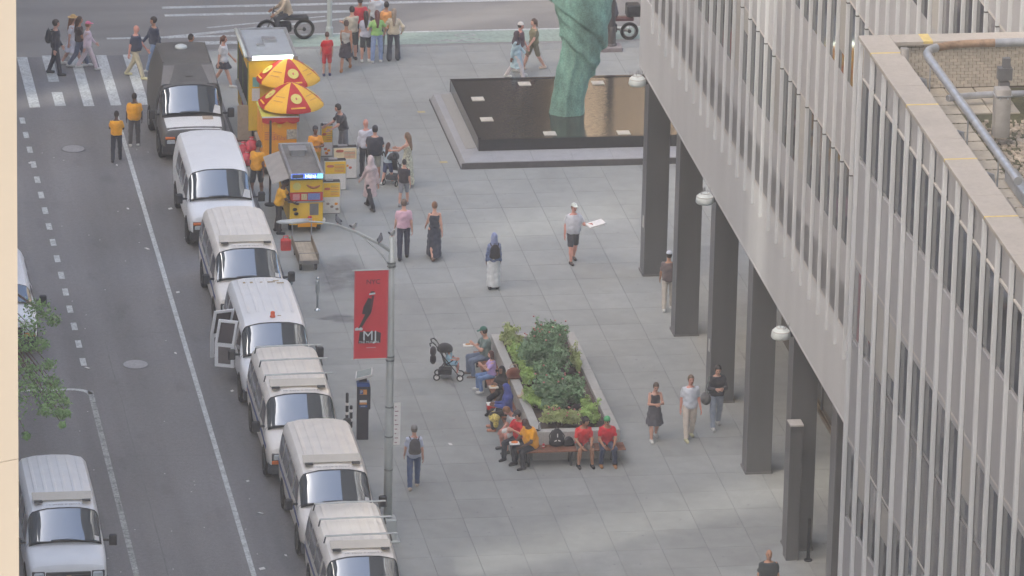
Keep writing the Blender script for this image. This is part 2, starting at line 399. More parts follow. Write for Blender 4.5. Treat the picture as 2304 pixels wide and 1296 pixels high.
def tb(b, name, m, **k):  # place world-space mesh under the tower
    o = b.build(name, m, tower, **k); o.location = -T; return o
ZTA = 26.
tb(MB().box(XA+.02, XA+34, YA1, YA0, ZSO, ZTA), 'wall', M_panel)
tb(MB().box(XA-.012, XA+.018, YA1, YA0, ZSO+.012, ZFB+.66).box(XA-.02, XA-.013, YA1, YA0, ZSO+.002, ZSO+.06), 'base_band', M_band)
tb(MB().box(XA+.004, XA+34, YA1, YA0-.004, ZSO-.05, ZSO), 'soffit', M_soffit)
tb(MB().box(XA+.12, XA+34, -95., YA0+.002, ZTA+.01, 60.), 'unseen_upper_storeys', M_tower)  # unseen upper mass, its height and reach shaped for the windscreen reflections
finm = MB().cbox(-.088, .0, -.04, .04, 0, ZTA-ZFB, .008).mesh('fin', M_fin)
capm = MB().box(-.093, .0, -.05, .05, 0, .03).mesh('fin_joint', mat('dark_joint', (78,80,78), .8))
paneA = MB().box(-.012, .012, -.46, .46, 0, 1.9).mesh('window', M_glassd)
paneB = MB().box(-.012, .012, -.46, .46, 0, 1.9).mesh('window', M_blind)
paneC = MB().box(-.012, .012, -.46, .46, 0, 1.9).mesh('window', M_halfb)
def halfpane(wd, h, f, m2): return MB().box(-.012, .012, -wd, wd, 0, h*(1-f), 0).box(-.012, .012, -wd, wd, h*(1-f), h, 1).mesh('window', [M_glassd, m2])
varA = [halfpane(.46, 1.9, f, m_) for f, m_ in ((.3,M_blind),(.55,M_blind),(.75,M_blind),(.4,M_halfb),(.65,M_halfb))]
varB = [halfpane(.5, 1.58, f, m_) for f, m_ in ((.3,M_blind),(.5,M_blind),(.75,M_blind),(.45,M_halfb))]
sillm = MB().box(-.018, .04, -.49, .49, -.03, .03).mesh('window_sill', M_sill)
spanm = MB().box(-.02, .02, -.475, .475, 0, 2.03).mesh('spandrel', M_panel)
span0 = MB().box(-.02, .02, -.475, .475, 0, 1.02).mesh('spandrel', M_panel)
nf = int((YA0+1.07+0.02-YA1)/FIN)
zrows = [10.5, 14.45, 18.4, 22.35]
for k in range(nf+1):
    y = -1.07-FIN*k
    if y < YA1: break
    o = mk('fin', finm, tower, Vector((XA, y, ZFB))-T)
    yc = y+FIN/2 if True else y
    yb = y-FIN/2                                   # bay on the near side of this fin
    mk('spandrel', span0, tower, Vector((XA+.01, yb, ZFB+.68))-T)
    mk('window_sill', sillm, tower, Vector((XA+.0, yb, 8.44))-T)
    for z in zrows:
        vis = z < 8+(-y)*.36+6
        if not vis: continue
        q = rb.random(); pm = paneA if q < .66 else rb.choice(varA) if q < .84 else paneC if q < .9 else paneB
        mk('window', pm, tower, Vector((XA+.005, yb, z))-T)
        mk('window_sill', sillm, tower, Vector((XA+.0, yb, z+1.96))-T)
        mk('fin_joint', capm, tower, Vector((XA, y, z+1.9))-T)
        mk('spandrel', spanm, tower, Vector((XA+.01, yb, z-2.04+.02))-T)
# columns on the arcade
M_colL = M_steel
for i, y in enumerate((.68, -4.53, -10.0, -15.48, -21.07, -26.6)):
    tb(MB().cbox(3.92, 4.58, y, y+.66, 0, ZSO-.05, .012), 'column', M_steel)
    tb(MB().box(3.89, 4.61, y-.03, y+.69, .0, .05), 'column_base', mat('column_plinth', (120,119,118), .5, .4))
for y in (.68, -10.): tb(MB().box(3.905, 3.915, y+.2, y+.34, 1.4, 1.75), 'notice_plate', M_paper)
# lobby behind the columns
M_lobby = mat('lobby_glass', (58,54,48), .05, ior=1.6, var=.3, scale=.5, coords='World')
M_brass = mat('brass_trim', (150,128,92), .35, .8)
lob = MB()
for k in range(26):
    y0 = -9.6-k*1.5; lob.box(6.8, 6.84, y0-1.46, y0, .12, ZSO-.06)
tb(lob, 'lobby_glass', M_lobby)
lm = MB()
for k in range(26): lm.box(6.77, 6.87, -9.6-k*1.5-.02, -9.6-k*1.5+.02, .12, ZSO-.06)
tb(lm, 'lobby_mullions', M_steel)
tb(MB().box(6.72, 6.9, -49, -9.55, .0, .12), 'lobby_threshold', M_brass)
tb(MB().box(6.86, XA+33, -49, YA0-6, .0, ZSO-.06), 'lobby_core', mat('lobby_wall', (92,84,74), .7))
# glass wind screen pier beside the near column
t = thing('steel_pier', 'dark steel pier with pale cap standing in front of the nearest column', 'pier', (3.93, -21.4, 0))
MB().cbox(-.15, .17, -.32, .1, 0, 3.62, .008).build('shaft', M_steel, t)
MB().box(-.165, .185, -.335, .115, 3.622, 3.66).build('cap', M_sill, t)
b = MB().lathe([(.045, 0), (.045, 1.1), (.03, 1.13)], n=12); t = thing('bollard', 'slim black bollard at the foot of the steel pier', 'bollard', (4.35, -21.75, 0))
b.build('post', mat('black_paint', (34,34,36), .5), t); MB().lathe([(.11, 0), (.11, .03), (.06, .05)], n=12).build('base', mat('black_paint', (34,34,36)), t)
# dome lamps fixed under the soffit edge
M_dome = mat('dome_white', (205,212,208), .35, var=.05)
def dome(px, py, lab):
    p = atX(px, py, XA-.25); t = thing('dome_lamp', lab, 'lamp', (p.x, p.y, p.z), group='white dome lamps along the soffit')
    prof = [(.0005, .2), (.1, .19), (.18, .14), (.235, .06), (.25, -.06), (.22, -.1), (.0005, -.1)]
    MB().lathe([(r, h) for r, h in reversed(prof)], n=20).build('dome', M_dome, t, smooth=True)
    for k in range(3): MB().lathe([(.22-.05*k, .075+.045*k), (.232-.05*k, .095+.045*k), (.2-.05*k, .1+.045*k)], n=20).build('ring', M_sill, t)
    MB().box(.1, .32, -.06, .06, -.06, .08).build('bracket', M_steel, t)
    b = MB(); rr = random.Random(px)
    for k in range(22):
        a = rr.uniform(0, 6.28); q = rr.uniform(.05, .2); b.tube([(q*math.cos(a), q*math.sin(a), .16), (q*1.25*math.cos(a), q*1.25*math.sin(a), .3)], .0035, 4)
    b.build('bird_spikes', M_steel, t)
dome(1586, 449, 'white dome lamp under the soffit above the second column'); dome(1757, 752, 'white dome lamp under the soffit nearest the camera'); dome(1434, 184, 'white dome lamp under the soffit at the far corner by the pool')

# ------------------------------------------------------------------ near low block with roof terrace
XB = -.45; YB0 = -47.72; YB1 = -80.; ZPB = 21.76; FB = 1.152
block = thing('low_office_block', 'near grey finned office block with a coped roof terrace', 'building', (XB, YB0, 0)); BT = Vector((XB, YB0, 0))
def bb(b, name, m, **k):
    o = b.build(name, m, block, **k); o.location = -BT; return o
ZR_ = ZPB-1.05
bb(MB().box(XB+.11, XB+30, YB1, YB0-.02, 0, ZR_-.03), 'wall', M_panel)
bb(MB().box(XB+.11, XB+.5, YB1, YB0-.02, ZR_-.02, ZPB-.08), 'parapet', M_panel)
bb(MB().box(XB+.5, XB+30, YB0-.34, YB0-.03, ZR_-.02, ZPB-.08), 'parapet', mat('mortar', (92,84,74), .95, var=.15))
M_cope = layered('coping_stone', (164,158,150), [(1.5,1.5,1,.93,1.05,.3,.7), (10,10,10,.95,1.05,.3,.7)], rough=.7, rand=.03, bump=.1)
M_ystripe = mat('yellow_tape', (196,176,112), .7, var=.12, scale=12)
y = YB0+.03; k = 0
while y > YB1:
    L_ = 3.5; bb(MB().cbox(XB-.02, XB+.62, y-L_+.012, y, ZPB-.078, ZPB, .006), 'coping', M_cope)
    bb(MB().box(XB-.022, XB+.622, y-L_*.36-.035, y-L_*.36+.035, ZPB-.05, ZPB+.003), 'yellow_stripe', M_ystripe)
    y -= L_
x = XB+.63
for k in range(6):
    bb(MB().cbox(x, x+2.99, YB0-.5, YB0+.03, ZPB-.078, ZPB, .006), 'coping', M_cope); x += 3.
bb(MB().box(XB+1.22, XB+1.42, YB0-.502, YB0+.032, ZPB-.05, ZPB+.003), 'yellow_stripe', M_ystripe)
fb = MB().cbox(-.005, .08, -.055, .055, 0, ZPB-.1, .008).mesh('fin', M_fin)
bA = MB().box(-.012, .012, -.5, .5, 0, 1.58).mesh('window', M_glassd); bB = MB().box(-.012, .012, -.5, .5, 0, 1.58).mesh('window', M_blind); bC = MB().box(-.012, .012, -.5, .5, 0, 1.58).mesh('window', M_halfb)
bs = MB().box(-.012, .03, -.52, .52, -.022, .022).mesh('window_sill', M_sill); bsp = MB().box(-.02, .02, -.52, .52, 0, 2.26).mesh('spandrel', M_panel); bsg = MB().box(-.02, .02, -.52, .52, 0, 2.26).mesh('spandrel', mat('spandrel_glass', (92,89,88), .25, ior=1.6, var=.18, scale=.8, rand=.2, coords='World', stretch=(6,6,.3)))
for k in range(28):
    y = YB0-.02-FB*k
    if y < YB1: break
    mk('fin', fb, block, Vector((XB, y, 0))-BT)
    yb = y-FB/2
    for r_, z in enumerate((19.24, 15.38, 11.46, 7.55)):
        if z < 22-k*1.05-4: pass
        q = rb.random(); pm = bA if q < (.85 if r_ == 0 else .45) else rb.choice(varB) if q < .8 else bC if q < .9 else bB
        mk('window', pm, block, Vector((XB+.095, yb, z))-BT)
        mk('window_sill', bs, block, Vector((XB+.085, yb, z+1.63))-BT)
        mk('spandrel', bsg if (k > 1 and r_ >= 1 and rb.random() < .8) else bsp, block, Vector((XB+.1, yb, z-2.38))-BT)
        mk('fin_joint', capm, block, Vector((XB+.09, y, z+1.72))-BT)
# brick inner face of the far parapet: each brick a piece
M_brick = mat('buff_brick', (176,169,156), .85, var=.12, scale=9, rand=.09, coords='World')
bl, bh = .148, .058
bm_ = MB().cbox(-bl/2, bl/2, -.03, 0, 0, bh, .004).mesh('brick', M_brick)
nb = 0
for r_ in range(16):
    for c_ in range(24):
        x = XB+.62+(c_+.5*(r_ % 2))*(bl+.012)+.07; z = ZPB-.085-(r_+1)*(bh+.009)
        if nb < 300 and x < 3.35 and z > ZR_: mk('brick', bm_, block, Vector((x, YB0-.34+.0-.004, z))-BT); nb += 1
# roof terrace floor: pavers, gravel, moss
M_paver = layered('roof_paver', (168,161,148), [(2,2,1,.88,1.06,.3,.7), (9,9,1,.9,1.05,.3,.7)], rough=.85, rand=.06, bump=.15)
M_moss = mat('moss', (70,70,48), .95, var=.4, scale=14, coords='World')
bb(MB().box(XB+.5, XB+30, YB1, YB0-.35, ZR_-.1, ZR_-.02), 'roof_deck', M_moss)
pv = MB().cbox(-.285, .285, -.275, .275, 0, .03, .006).mesh('paver', M_paver)
rp = random.Random(9)
for i in range(4):
    for j in range(22):
        x = XB+.82+i*.6; y = YB0-.66-j*.6
        if i >= 2 and j >= 3: continue
        if i == 3 and j > 2: continue
        mk('paver', pv, block, Vector((x+rp.uniform(-.006,.006), y, ZR_-.02+rp.uniform(0,.012)))-BT, (rp.uniform(-.008,.008), rp.uniform(-.008,.008), rp.uniform(-.012,.012)))
g = MB()
for k in range(2600):
    x = XB+1.75+rp.random()*2.2; y = YB0-2.6-rp.random()*9; s = rp.uniform(.016, .04)
    a = rp.uniform(0, 3); g.obox((x, y, ZR_-.01+s*.3), (s*math.cos(a), s*math.sin(a), 0), (-s*.8*math.sin(a), s*.8*math.cos(a), .2*s), (0, .1*s, s*.6))
o = bb(g, 'roof_gravel', mat('roof_gravel', (160,150,136), .9, var=.35, scale=3, rand=0, coords='World', detail=8)); stuff(o)
g = MB()
for k in range(700):
    u = rp.random(); x = XB+1.72+rp.gauss(0,.05)+.25*u*0; y = YB0-2.4-rp.random()*9; s = rp.uniform(.01,.03)
    g.ell((x, y, ZR_), (s, s, s*.8), 5, 3)
for k in range(420):
    j = rp.randrange(15); x = XB+.55+rp.random()*1.2; y = YB0-.36-j*.6+rp.gauss(0,.02); s = rp.uniform(.008,.022); g.ell((x, y, ZR_+.006), (s*1.6, s, s*.6), 5, 3)
o = bb(g, 'moss_tufts', M_moss); stuff(o)
# galvanised rail round the terrace
M_galv = mat('galvanised_pipe', (176,180,186), .38, .6, var=.15, scale=5, coords='World')
M_rust = mat('rusty_pipe', (150,126,104), .6, .3, var=.3, scale=9, coords='World')
rail = thing('rail', 'thick galvanised rail pipe bent round the corner of the roof terrace', 'rail', (XB+1, YB0-.8, ZR_)); RT = Vector((XB+1, YB0-.8, ZR_))
ZP = ZPB+.12
def rr_(b, name, m): o = b.build(name, m, rail, smooth=True); o.location = -RT; smooth_angle(o, 50); return o
pA = at(2260, 408, ZP); pB = at(2090, 130, ZP); pC = at(2105, 103, ZP); pD = at(2180, 88, ZP); pE = at(2262, 84, ZP); pF = at(2420, 80, ZP)
xb = pB.x
rr_(MB().tube([(xb, pA.y, ZP), (xb, (pA.y+pB.y)/2, ZP), (xb, pB.y, ZP), (xb+.02, pB.y+.28, ZP), (xb+.12, pB.y+.52, ZP), (xb+.3, pB.y+.68, ZP)], .085, 12), 'pipe', M_galv)
rr_(MB().tube([(xb+.3, pB.y+.68, ZP), (xb+.6, pB.y+.82, ZP), (xb+1., pB.y+.9, ZP), (xb+1.55, pB.y+.92, ZP)], .084, 12), 'pipe', M_rust)
rr_(MB().tube([(xb+1.55, pB.y+.92, ZP), (xb+2.4, pB.y+.92, ZP), (xb+4, pB.y+.92, ZP)], .088, 12), 'pipe', M_galv)
ZP2 = ZR_+.22
qA = at(2130, 218, ZP2); qB = at(2304, 213, ZP2)
rr_(MB().tube([(qA.x, qA.y-.1, ZP2), (qA.x+.25, qA.y, ZP2), (qA.x+.8, qA.y+.08, ZP2), (qA.x+3., qA.y+.1, ZP2)], .07, 12), 'pipe', M_galv)
def post(px, py0, py1, w, nm='post'):
    top = at(px, py0, ZP+.02); h = (py1-py0)/(FPX/128*.95); rr_(MB().cbox(top.x-w/2, top.x+w/2, top.y-w/2, top.y+w/2, ZP+.02-h, ZP+.02, .012), nm, mat('weathered_steel', (142,140,136), .65, .3, var=.2, scale=3, coords='World')); return top
post(2036, 108, 160, .15); tp = post(2256, 198, 302, .3)
rr_(MB().box(tp.x-.17, tp.x+.17, tp.y-.17, tp.y+.17, ZP-.12, ZP-.1).lathe([(.02,0),(.02,.02)], (tp.x-.08, tp.y-.165, ZP-.16), 8, 'Y').lathe([(.02,0),(.02,.02)], (tp.x+.08, tp.y-.165, ZP-.16), 8, 'Y'), 'clamp', M_galv)
tp2 = at(2262, 130, ZP); rr_(MB().box(tp2.x-.1, tp2.x+.1, tp2.y-.08, tp2.y+.1, ZP-.9, ZP-.5).box(tp2.x-.14, tp2.x+.14, tp2.y-.1, tp2.y+.1, ZP-.45, ZP-.2).box(tp2.x-.05, tp2.x+.1, tp2.y-.06, tp2.y+.05, ZP-.2, ZP), 'bracket', mat('dark_galv', (112,114,118), .5, .5))
for px, py in ((2135, 180), (2175, 300), (2245, 395)):
    q = at(px, py+10, ZP-.5)
    rr_(MB().tube([(XB+.5, q.y, ZPB-.3), (XB+.68, q.y, ZPB-.22), (xb-.12, q.y+.02, ZPB-.28), (xb-.02, q.y+.03, ZR_)], .05, 8), 'stay', M_galv)
    rr_(MB().tube([(xb, q.y+.05, ZP-.05), (xb, q.y+.05, ZR_)], .018, 6), 'stay', M_galv)
b3 = at(2290, 400, ZR_+.3); rr_(MB().cbox(b3.x-.12, b3.x+.12, b3.y-1.6, b3.y+.6, ZR_+.06, ZR_+.3, .02), 'track', M_galv)
b3 = at(2262, 455, ZR_+.1); rr_(MB().cbox(b3.x-.1, b3.x+.1, b3.y-.5, b3.y+.25, ZR_, ZR_+.14, .04), 'track_foot', M_cope)

# ------------------------------------------------------------------ beige facade close to the camera at the left
M_beige = mat('beige_cladding', (192,178,156), .6, var=.035, scale=.8, coords='World')
M_redgask = mat('red_sealant', (150,58,44), .6)
def dpt(px, py, d): return Vector(CAMP+ray(px, py)/FPX*d)
D = 26.
e0 = dpt(40, 648, D)
fac = thing('beige_facade', 'beige panelled facade edge close by at the left of the view', 'building', (e0.x, e0.y, 0))
FT = Vector((e0.x, e0.y, 0)); dirv = Vector((-.9, -.435, 0)).normalized(); nv = Vector((dirv.y, -dirv.x, 0))
if nv.y > 0: nv = -nv
def fpanel(s0, s1, z0, z1, name, m, th=.08, off=0.):
    c = Vector((e0.x, e0.y, 0))+dirv*((s0+s1)/2)+Vector((0,0,(z0+z1)/2))-nv*(th/2-off); b = MB().obox(c-FT, dirv*((s1-s0)/2), nv*(th/2), Vector((0,0,(z1-z0)/2)))
    return b.build(name, m, fac)
zj = dpt(20, 1081, D).z
for k in range(-16, 4):
    for q in range(3):
        fpanel(q*1.5+.001, q*1.5+1.495, zj+k*2.4+.0015, zj+(k+1)*2.4-.0015, 'panel', M_beige)
fpanel(.004, 5., 0, 62, 'backing', M_redgask, th=.3, off=-.085)
fpanel(-.0045, .002, 0, zj+10, 'sealant', M_redgask, th=.06, off=-.012)
# ------------------------------------------------------------------ off-screen blocks: two mirrored in the pool, a row added to shade the plaza
M_farl = layered('far_facade_tan', (238,212,176), [(.5,.5,.3,.8,1.1,.4,.6)], rough=.6, bump=0)
M_fard = layered('far_facade_dark', (74,68,62), [(.4,.4,.25,.7,1.15,.4,.6)], rough=.5, bump=0)
M_farg = layered('far_facade_grey', (150,147,142), [(.4,.4,.25,.8,1.1,.4,.6)], rough=.6, bump=0)
def far_block(x0, x1, y0, y1, h, label, m, z0=0.):
    t = thing('offscreen_block', label, 'building', ((x0+x1)/2, (y0+y1)/2, 0)); cx, cy = (x0+x1)/2, (y0+y1)/2
    MB().box(x0-cx, x1-cx, y0-cy, y1-cy, z0, h).build('wall', m, t)
    wf = MB()
    for z in np.arange(4, h-2, 4.): wf.box(x0-cx+1, x1-cx-1, y0-cy-.05, y0-cy-.02, z, z+2.).box(x1-cx+.02, x1-cx+.05, y0-cy+1, y1-cy-1, z, z+2.)
    stuff(wf.build('window_bands', M_glassd, t))
far_block(-60, 10.5, 66, 100, 60, 'dark tall block across the avenue mirrored in the left of the pool', M_fard)
far_block(12.5, 90, 66, 100, 70, 'tan stone block across the avenue mirrored in the right of the pool', M_farl)
BX0, BX1 = -42., -30.  # unseen street row, added; low podiums leave gaps shaped for sun patches
far_block(BX0, BX1, -125, -42.52, 54, 'unseen tall grey block nearest the camera added to shade the plaza', M_farg)
far_block(BX0, BX1, -42.51, -35.28, 22, 'unseen low podium added as a sun gap between two grey blocks', M_farg)
far_block(BX0, BX1, -35.27, -18.77, 55, 'unseen narrow tall grey block added for shade opposite the planter', M_farg)
far_block(BX0, BX1, -18.76, -11.52, 26, 'unseen podium of middle height added as a sun gap between grey blocks', M_farg)
far_block(BX0, BX1, -11.51, 2.5, 55, 'unseen tall grey block added for shade beyond the left edge', M_farg)
far_block(BX0, BX1, 2.51, 9.75, 12, 'unseen low podium added as a sun gap near the avenue corner', M_farg)
far_block(BX0, BX1, 9.76, 64, 54, 'unseen tall grey block added for shade at the avenue corner', M_farg)
# ================================================================== FOUNTAIN AND STATUE
M_granite = layered('grey_granite', (162,163,165), [(3,3,3,.92,1.06,.3,.7), (50,50,50,.88,1.1,.3,.7)], rough=.6, rand=.04, bump=.1)
M_blackg = mat('black_granite', (44,44,46), .16, var=.15, scale=6, ior=1.6, coords='World')
M_grate = mat('grate_grey', (158,156,150), .7, var=.2, scale=40, coords='World')
FX0, FX1, FY0, FY1 = .1, 10., 11.03, 18.25
ft = thing('fountain', 'low black granite fountain pool with sloping grey ledge', 'fountain', (FX0, FY0, 0)); FO = Vector((FX0, FY0, 0))
def fb_(b, name, m, **k): o = b.build(name, m, ft, **k); o.location = -FO; return o
px0, py0 = .76, 11.98
# front ledge pieces (outer edge .2 high, rising to .26 at the pool wall)
def ledge_front(x0, x1, name='ledge_stone'):
    def sec(x, a): return [(x, FY0+a, 0), (x, py0, 0), (x, py0, .26), (x, FY0+a+.04, .2)]
    fb_(MB().loft([sec(x0+.004, 0), sec(x1-.004, 0)]), name, M_granite)
b = MB(); b.add([(FX0,FY0,0),(px0,py0,0),(1.1,py0,0),(1.1,FY0,0),(FX0+.12,FY0+.04,.2),(px0,py0,.26),(1.1,py0,.26),(1.1,FY0+.04,.2)], [(0,1,2,3),(4,7,6,5),(0,3,7,4),(1,5,6,2),(2,6,7,3),(0,4,5,1)]); fb_(b, 'ledge_stone', M_granite)
x = 1.1
while x < FX1: ledge_front(x, min(FX1, x+1.22)); x += 1.22
fb_(MB().box(FX0-.012, FX0+.001, FY0-.012, 18.05, 0, .07), 'ledge_shade_strip', mat('ledge_shade', (92,91,92), .6, var=.12, scale=4, coords='World'))  # added dark strip stands in for the shadow line at the ledge foot
fb_(MB().box(FX0+.01, FX1, FY0-.012, FY0-.001, 0, .19), 'ledge_shade_strip', mat('ledge_shade', (92,91,92), .6, var=.12, scale=4, coords='World'))  # added dark strip paints the shade of the front ledge face
# left ledge pieces
yy = [FY0, 13.2, 15.2, 17.2, 18.05]
for i in range(len(yy)-1):
    y0, y1 = yy[i], yy[i+1]; g = .004
    xa = lambda y: FX0 if y > FY0+.01 else FX0
    if i == 0: b = MB().add([(FX0,FY0+.006,0),(FX0,y1-g,0),(px0-.004,y1-g,0),(px0-.004,py0+.006,0),(FX0+.12,FY0+.05,.2),(FX0+.12,y1-g,.2),(px0-.004,y1-g,.26),(px0-.004,py0+.006,.26)], [(0,3,2,1),(4,5,6,7),(0,1,5,4),(1,2,6,5),(2,3,7,6),(3,0,4,7)])
    else: b = MB().add([(FX0,y0,0),(FX0,y1-g,0),(px0-.004,y1-g,0),(px0-.004,y0,0),(FX0+.12,y0,.2),(FX0+.12,y1-g,.2),(px0-.004,y1-g,.26),(px0-.004,y0,.26)], [(0,3,2,1),(4,5,6,7),(0,1,5,4),(1,2,6,5),(2,3,7,6),(3,0,4,7)])
    fb_(b, 'ledge_stone', M_granite)
fb_(MB().add([(.42,12.3,.234),(.74,12.3,.2625),(.74,17.9,.2625),(.42,17.9,.234),(.42,12.3,.24),(.74,12.3,.269),(.74,17.9,.269),(.42,17.9,.24)], [(0,3,2,1),(4,5,6,7),(0,1,5,4),(1,2,6,5),(2,3,7,6),(3,0,4,7)]), 'grating', M_grate)
ZW = .62
fb_(MB().box(px0, FX1, py0, FY1, 0, ZW-.05), 'pool_wall', M_blackg)
# rim of the pool, stone by stone
x = px0
while x < FX1-.1:
    fb_(MB().box(x+.003, min(FX1, x+1.2)-.003, py0-.004, py0+.12, .262, ZW), 'rim_stone', M_blackg); x += 1.2
y = py0+.122
while y < FY1-.2:
    fb_(MB().box(px0-.004, px0+.09, y+.003, min(FY1, y+1.5)-.003, .262, ZW+.02), 'rim_stone', M_granite if y > 100 else M_blackg); y += 1.5
fb_(MB().box(px0, FX1, FY1-.12, FY1+.004, .0, ZW+.003), 'rim_stone', M_blackg)
# pool floor tiles just under the water
for i in range(8):
    for j in range(4):
        fb_(MB().box(px0+.1+i*1.15, px0+.1+i*1.15+1.14, py0+.13+j*1.5, py0+.13+j*1.5+1.49, ZW-.05, ZW-.03), 'pool_tile', M_blackg)
# water film with ripples
m = bpy.data.materials.new('pool_water'); m.use_nodes = True; n = m.node_tree.nodes; l = m.node_tree.links; bs_ = n['Principled BSDF']
bs_.inputs['Base Color'].default_value = (*rgb(60,56,52), 1); bs_.inputs['Roughness'].default_value = .05; bs_.inputs['IOR'].default_value = 2.8; bs_.inputs['Alpha'].default_value = .88
g_ = n.new('ShaderNodeNewGeometry'); mp_ = n.new('ShaderNodeMapping'); mp_.inputs['Scale'].default_value = (2.2, 6.5, 1); l.new(g_.outputs['Position'], mp_.inputs[0])
nz_ = n.new('ShaderNodeTexNoise'); nz_.inputs['Scale'].default_value = 1.6; nz_.inputs['Detail'].default_value = 5.; l.new(mp_.outputs[0], nz_.inputs['Vector'])
bp_ = n.new('ShaderNodeBump'); bp_.inputs['Strength'].default_value = .22; bp_.inputs['Distance'].default_value = .03; l.new(nz_.outputs['Fac'], bp_.inputs['Height']); l.new(bp_.outputs[0], bs_.inputs['Normal'])
w_ = struct(sheet(px0+.095, FX1-.1, py0+.125, FY1-.125, ZW-.015, 'water', m, None, 8, 8))
for px, py in ((1180,188),(1075,222),(1095,268),(1237,300),(1345,186),(1403,298)):
    p = at(px, py, ZW); b = MB().box(p.x-.19, p.x+.19, p.y-.19, p.y+.19, ZW-.03, ZW+.005).box(p.x-.1, p.x+.1, p.y-.1, p.y+.1, ZW+.006, ZW+.012)
    fb_(b, 'pool_light', mat('pool_light_frame', (196,192,180), .5, var=.1))
# statue: draped bronze figure with green patina, one continuous cast
M_patina = layered('green_patina', (138,184,168), [(1.5,1.5,.8,.5,1.1,.3,.65), (7,7,3,.8,1.12,.3,.7), (26,26,26,.75,1.1,.35,.65)], rough=.7, bump=.5, bscale=26)
sp = at(1277, 252, ZW)
st = tag(thing('statue', '', '', (sp.x, sp.y, ZW-.06)), 'weathered green bronze statue of a draped figure standing in the pool', 'statue')
def drape(h):
    # centre offset and radii of the robed body at height h (m); wide plinth-like hem, narrow shins, swelling hips
    K = [(0,-.02,.60,.50),(.4,.0,.56,.47),(.9,.08,.56,.47),(1.35,.17,.60,.48),(1.8,.30,.63,.50),(2.25,.40,.66,.54),(2.75,.44,.68,.6),(3.2,.42,.82,.64),(3.7,.40,.92,.66),(4.3,.40,.82,.6),(5.0,.42,.66,.5),(5.7,.42,.74,.5),(6.1,.42,.6,.4),(6.35,.42,.3,.26)]
    for a, b in zip(K, K[1:]):
        if a[0] <= h <= b[0]:
            t = (h-a[0])/(b[0]-a[0]); t = t*t*(3-2*t); return [a[i]+(b[i]-a[i])*t for i in (1,2,3)]
    return K[-1][1:]
rings = []; NR = 120
for i in range(190):
    h = 6.35*i/189; cx, rx, ry = drape(h); ring = []
    for k in range(NR):
        a = 2*PI*k/NR
        sg = lambda v: 1/(1+math.exp(-max(-40, min(40, v))))
        e1 = 1.85-.62*math.cos(a-.25); d1 = h-e1; e2 = 2.85-.75*math.cos(a-.1); d2 = h-e2
        ww = .10*math.sin(3*a+1.2)+.05*math.sin(7*a+2*h)
        fold = (.045*math.sin(6*a+.7*math.sin(h*1.1))*abs(math.sin(3*a+.4*h))+.014*math.sin(13*a+h*.6))*(1-sg((d1+ww*.3)*12))
        fold += (.022*math.sin(11*(h*.75+.75*math.cos(a-.2))+1.3*math.sin(2*a)))*sg(d1*8)
        sw = .2*sg((d1+ww*.5)*60)*math.exp(-max(0,d1)*1.1)+.22*sg((d2+ww*.6)*50)*math.exp(-max(0,d2)*.8)
        fold += .045*math.exp(-((d2+.38+ww)/.10)**2)+.035*math.exp(-((d2+.78+ww)/.10)**2)+.03*math.exp(-((d1+.25+ww)/.07)**2)
        q = .92+fold+sw
        hh = h+ (.07*math.sin(3*a+1)+.05*math.sin(7*a) if i == 0 else 0)
        ring.append((cx+rx*q*math.cos(a), ry*q*math.sin(a), max(0,hh)))
    rings.append(ring)
MB().loft(rings).build('robe', M_patina, st, smooth=True)
MB().box(-.5, .5, -.38, .4, -.04, .03).build('footing', M_blackg, st)

# ================================================================== PLANTER, BENCHES, SHRUBS
M_soil = layered('soil', (86,74,66), [(4,4,4,.7,1.2,.3,.7), (30,30,30,.7,1.3,.3,.7)], rough=.95, bump=.6)
M_plant_gran = layered('planter_granite', (176,175,170), [(2.5,2.5,1,.9,1.06,.3,.7), (45,45,45,.88,1.1,.3,.7)], rough=.7, rand=.03, bump=.1)
M_wood = mat('bench_wood', (128,86,66), .6, var=.25, scale=3, stretch=(6,1,6), rand=.12)
M_dark = mat('bench_steel', (64,62,62), .5, .4)
PX0, PX1, PY0, PY1, PZ = -1.53, .79, -13.95, -6.12, .8
pl = thing('planter', 'long granite planter bed full of shrubs on the plaza', 'planter', (PX0, PY0, 0)); PO = Vector((PX0, PY0, 0))
def pb(b, name, m): o = b.build(name, m, pl); o.location = -PO; return o
y = PY0; w = .25
for k in range(5):
    y1 = PY0+(PY1-PY0)*(k+1)/5
    pb(MB().cbox(PX0, PX0+w, y+.003, y1-.003, 0, PZ, .012), 'granite_block', M_plant_gran); pb(MB().cbox(PX1-w, PX1, y+.003, y1-.003, 0, PZ, .012), 'granite_block', M_plant_gran); y = y1
for x0, x1 in ((PX0+w+.003, -.37), (-.364, PX1-w-.003)):
    pb(MB().cbox(x0, x1, PY0, PY0+w, 0, PZ-.002, .012), 'granite_block', M_plant_gran); pb(MB().cbox(x0, x1, PY1-w, PY1, 0, PZ-.002, .012), 'granite_block', M_plant_gran)
rs = random.Random(5); P = []
for j in range(26):
    P.append([(PX0+w+(PX1-PX0-2*w)*i/8, PY0+w+(PY1-PY0-2*w)*j/25, PZ-.12+.05*math.sin(i*.8)+rs.uniform(-.03,.03)) for i in range(9)])
pb(MB().patch(P), 'soil', M_soil)
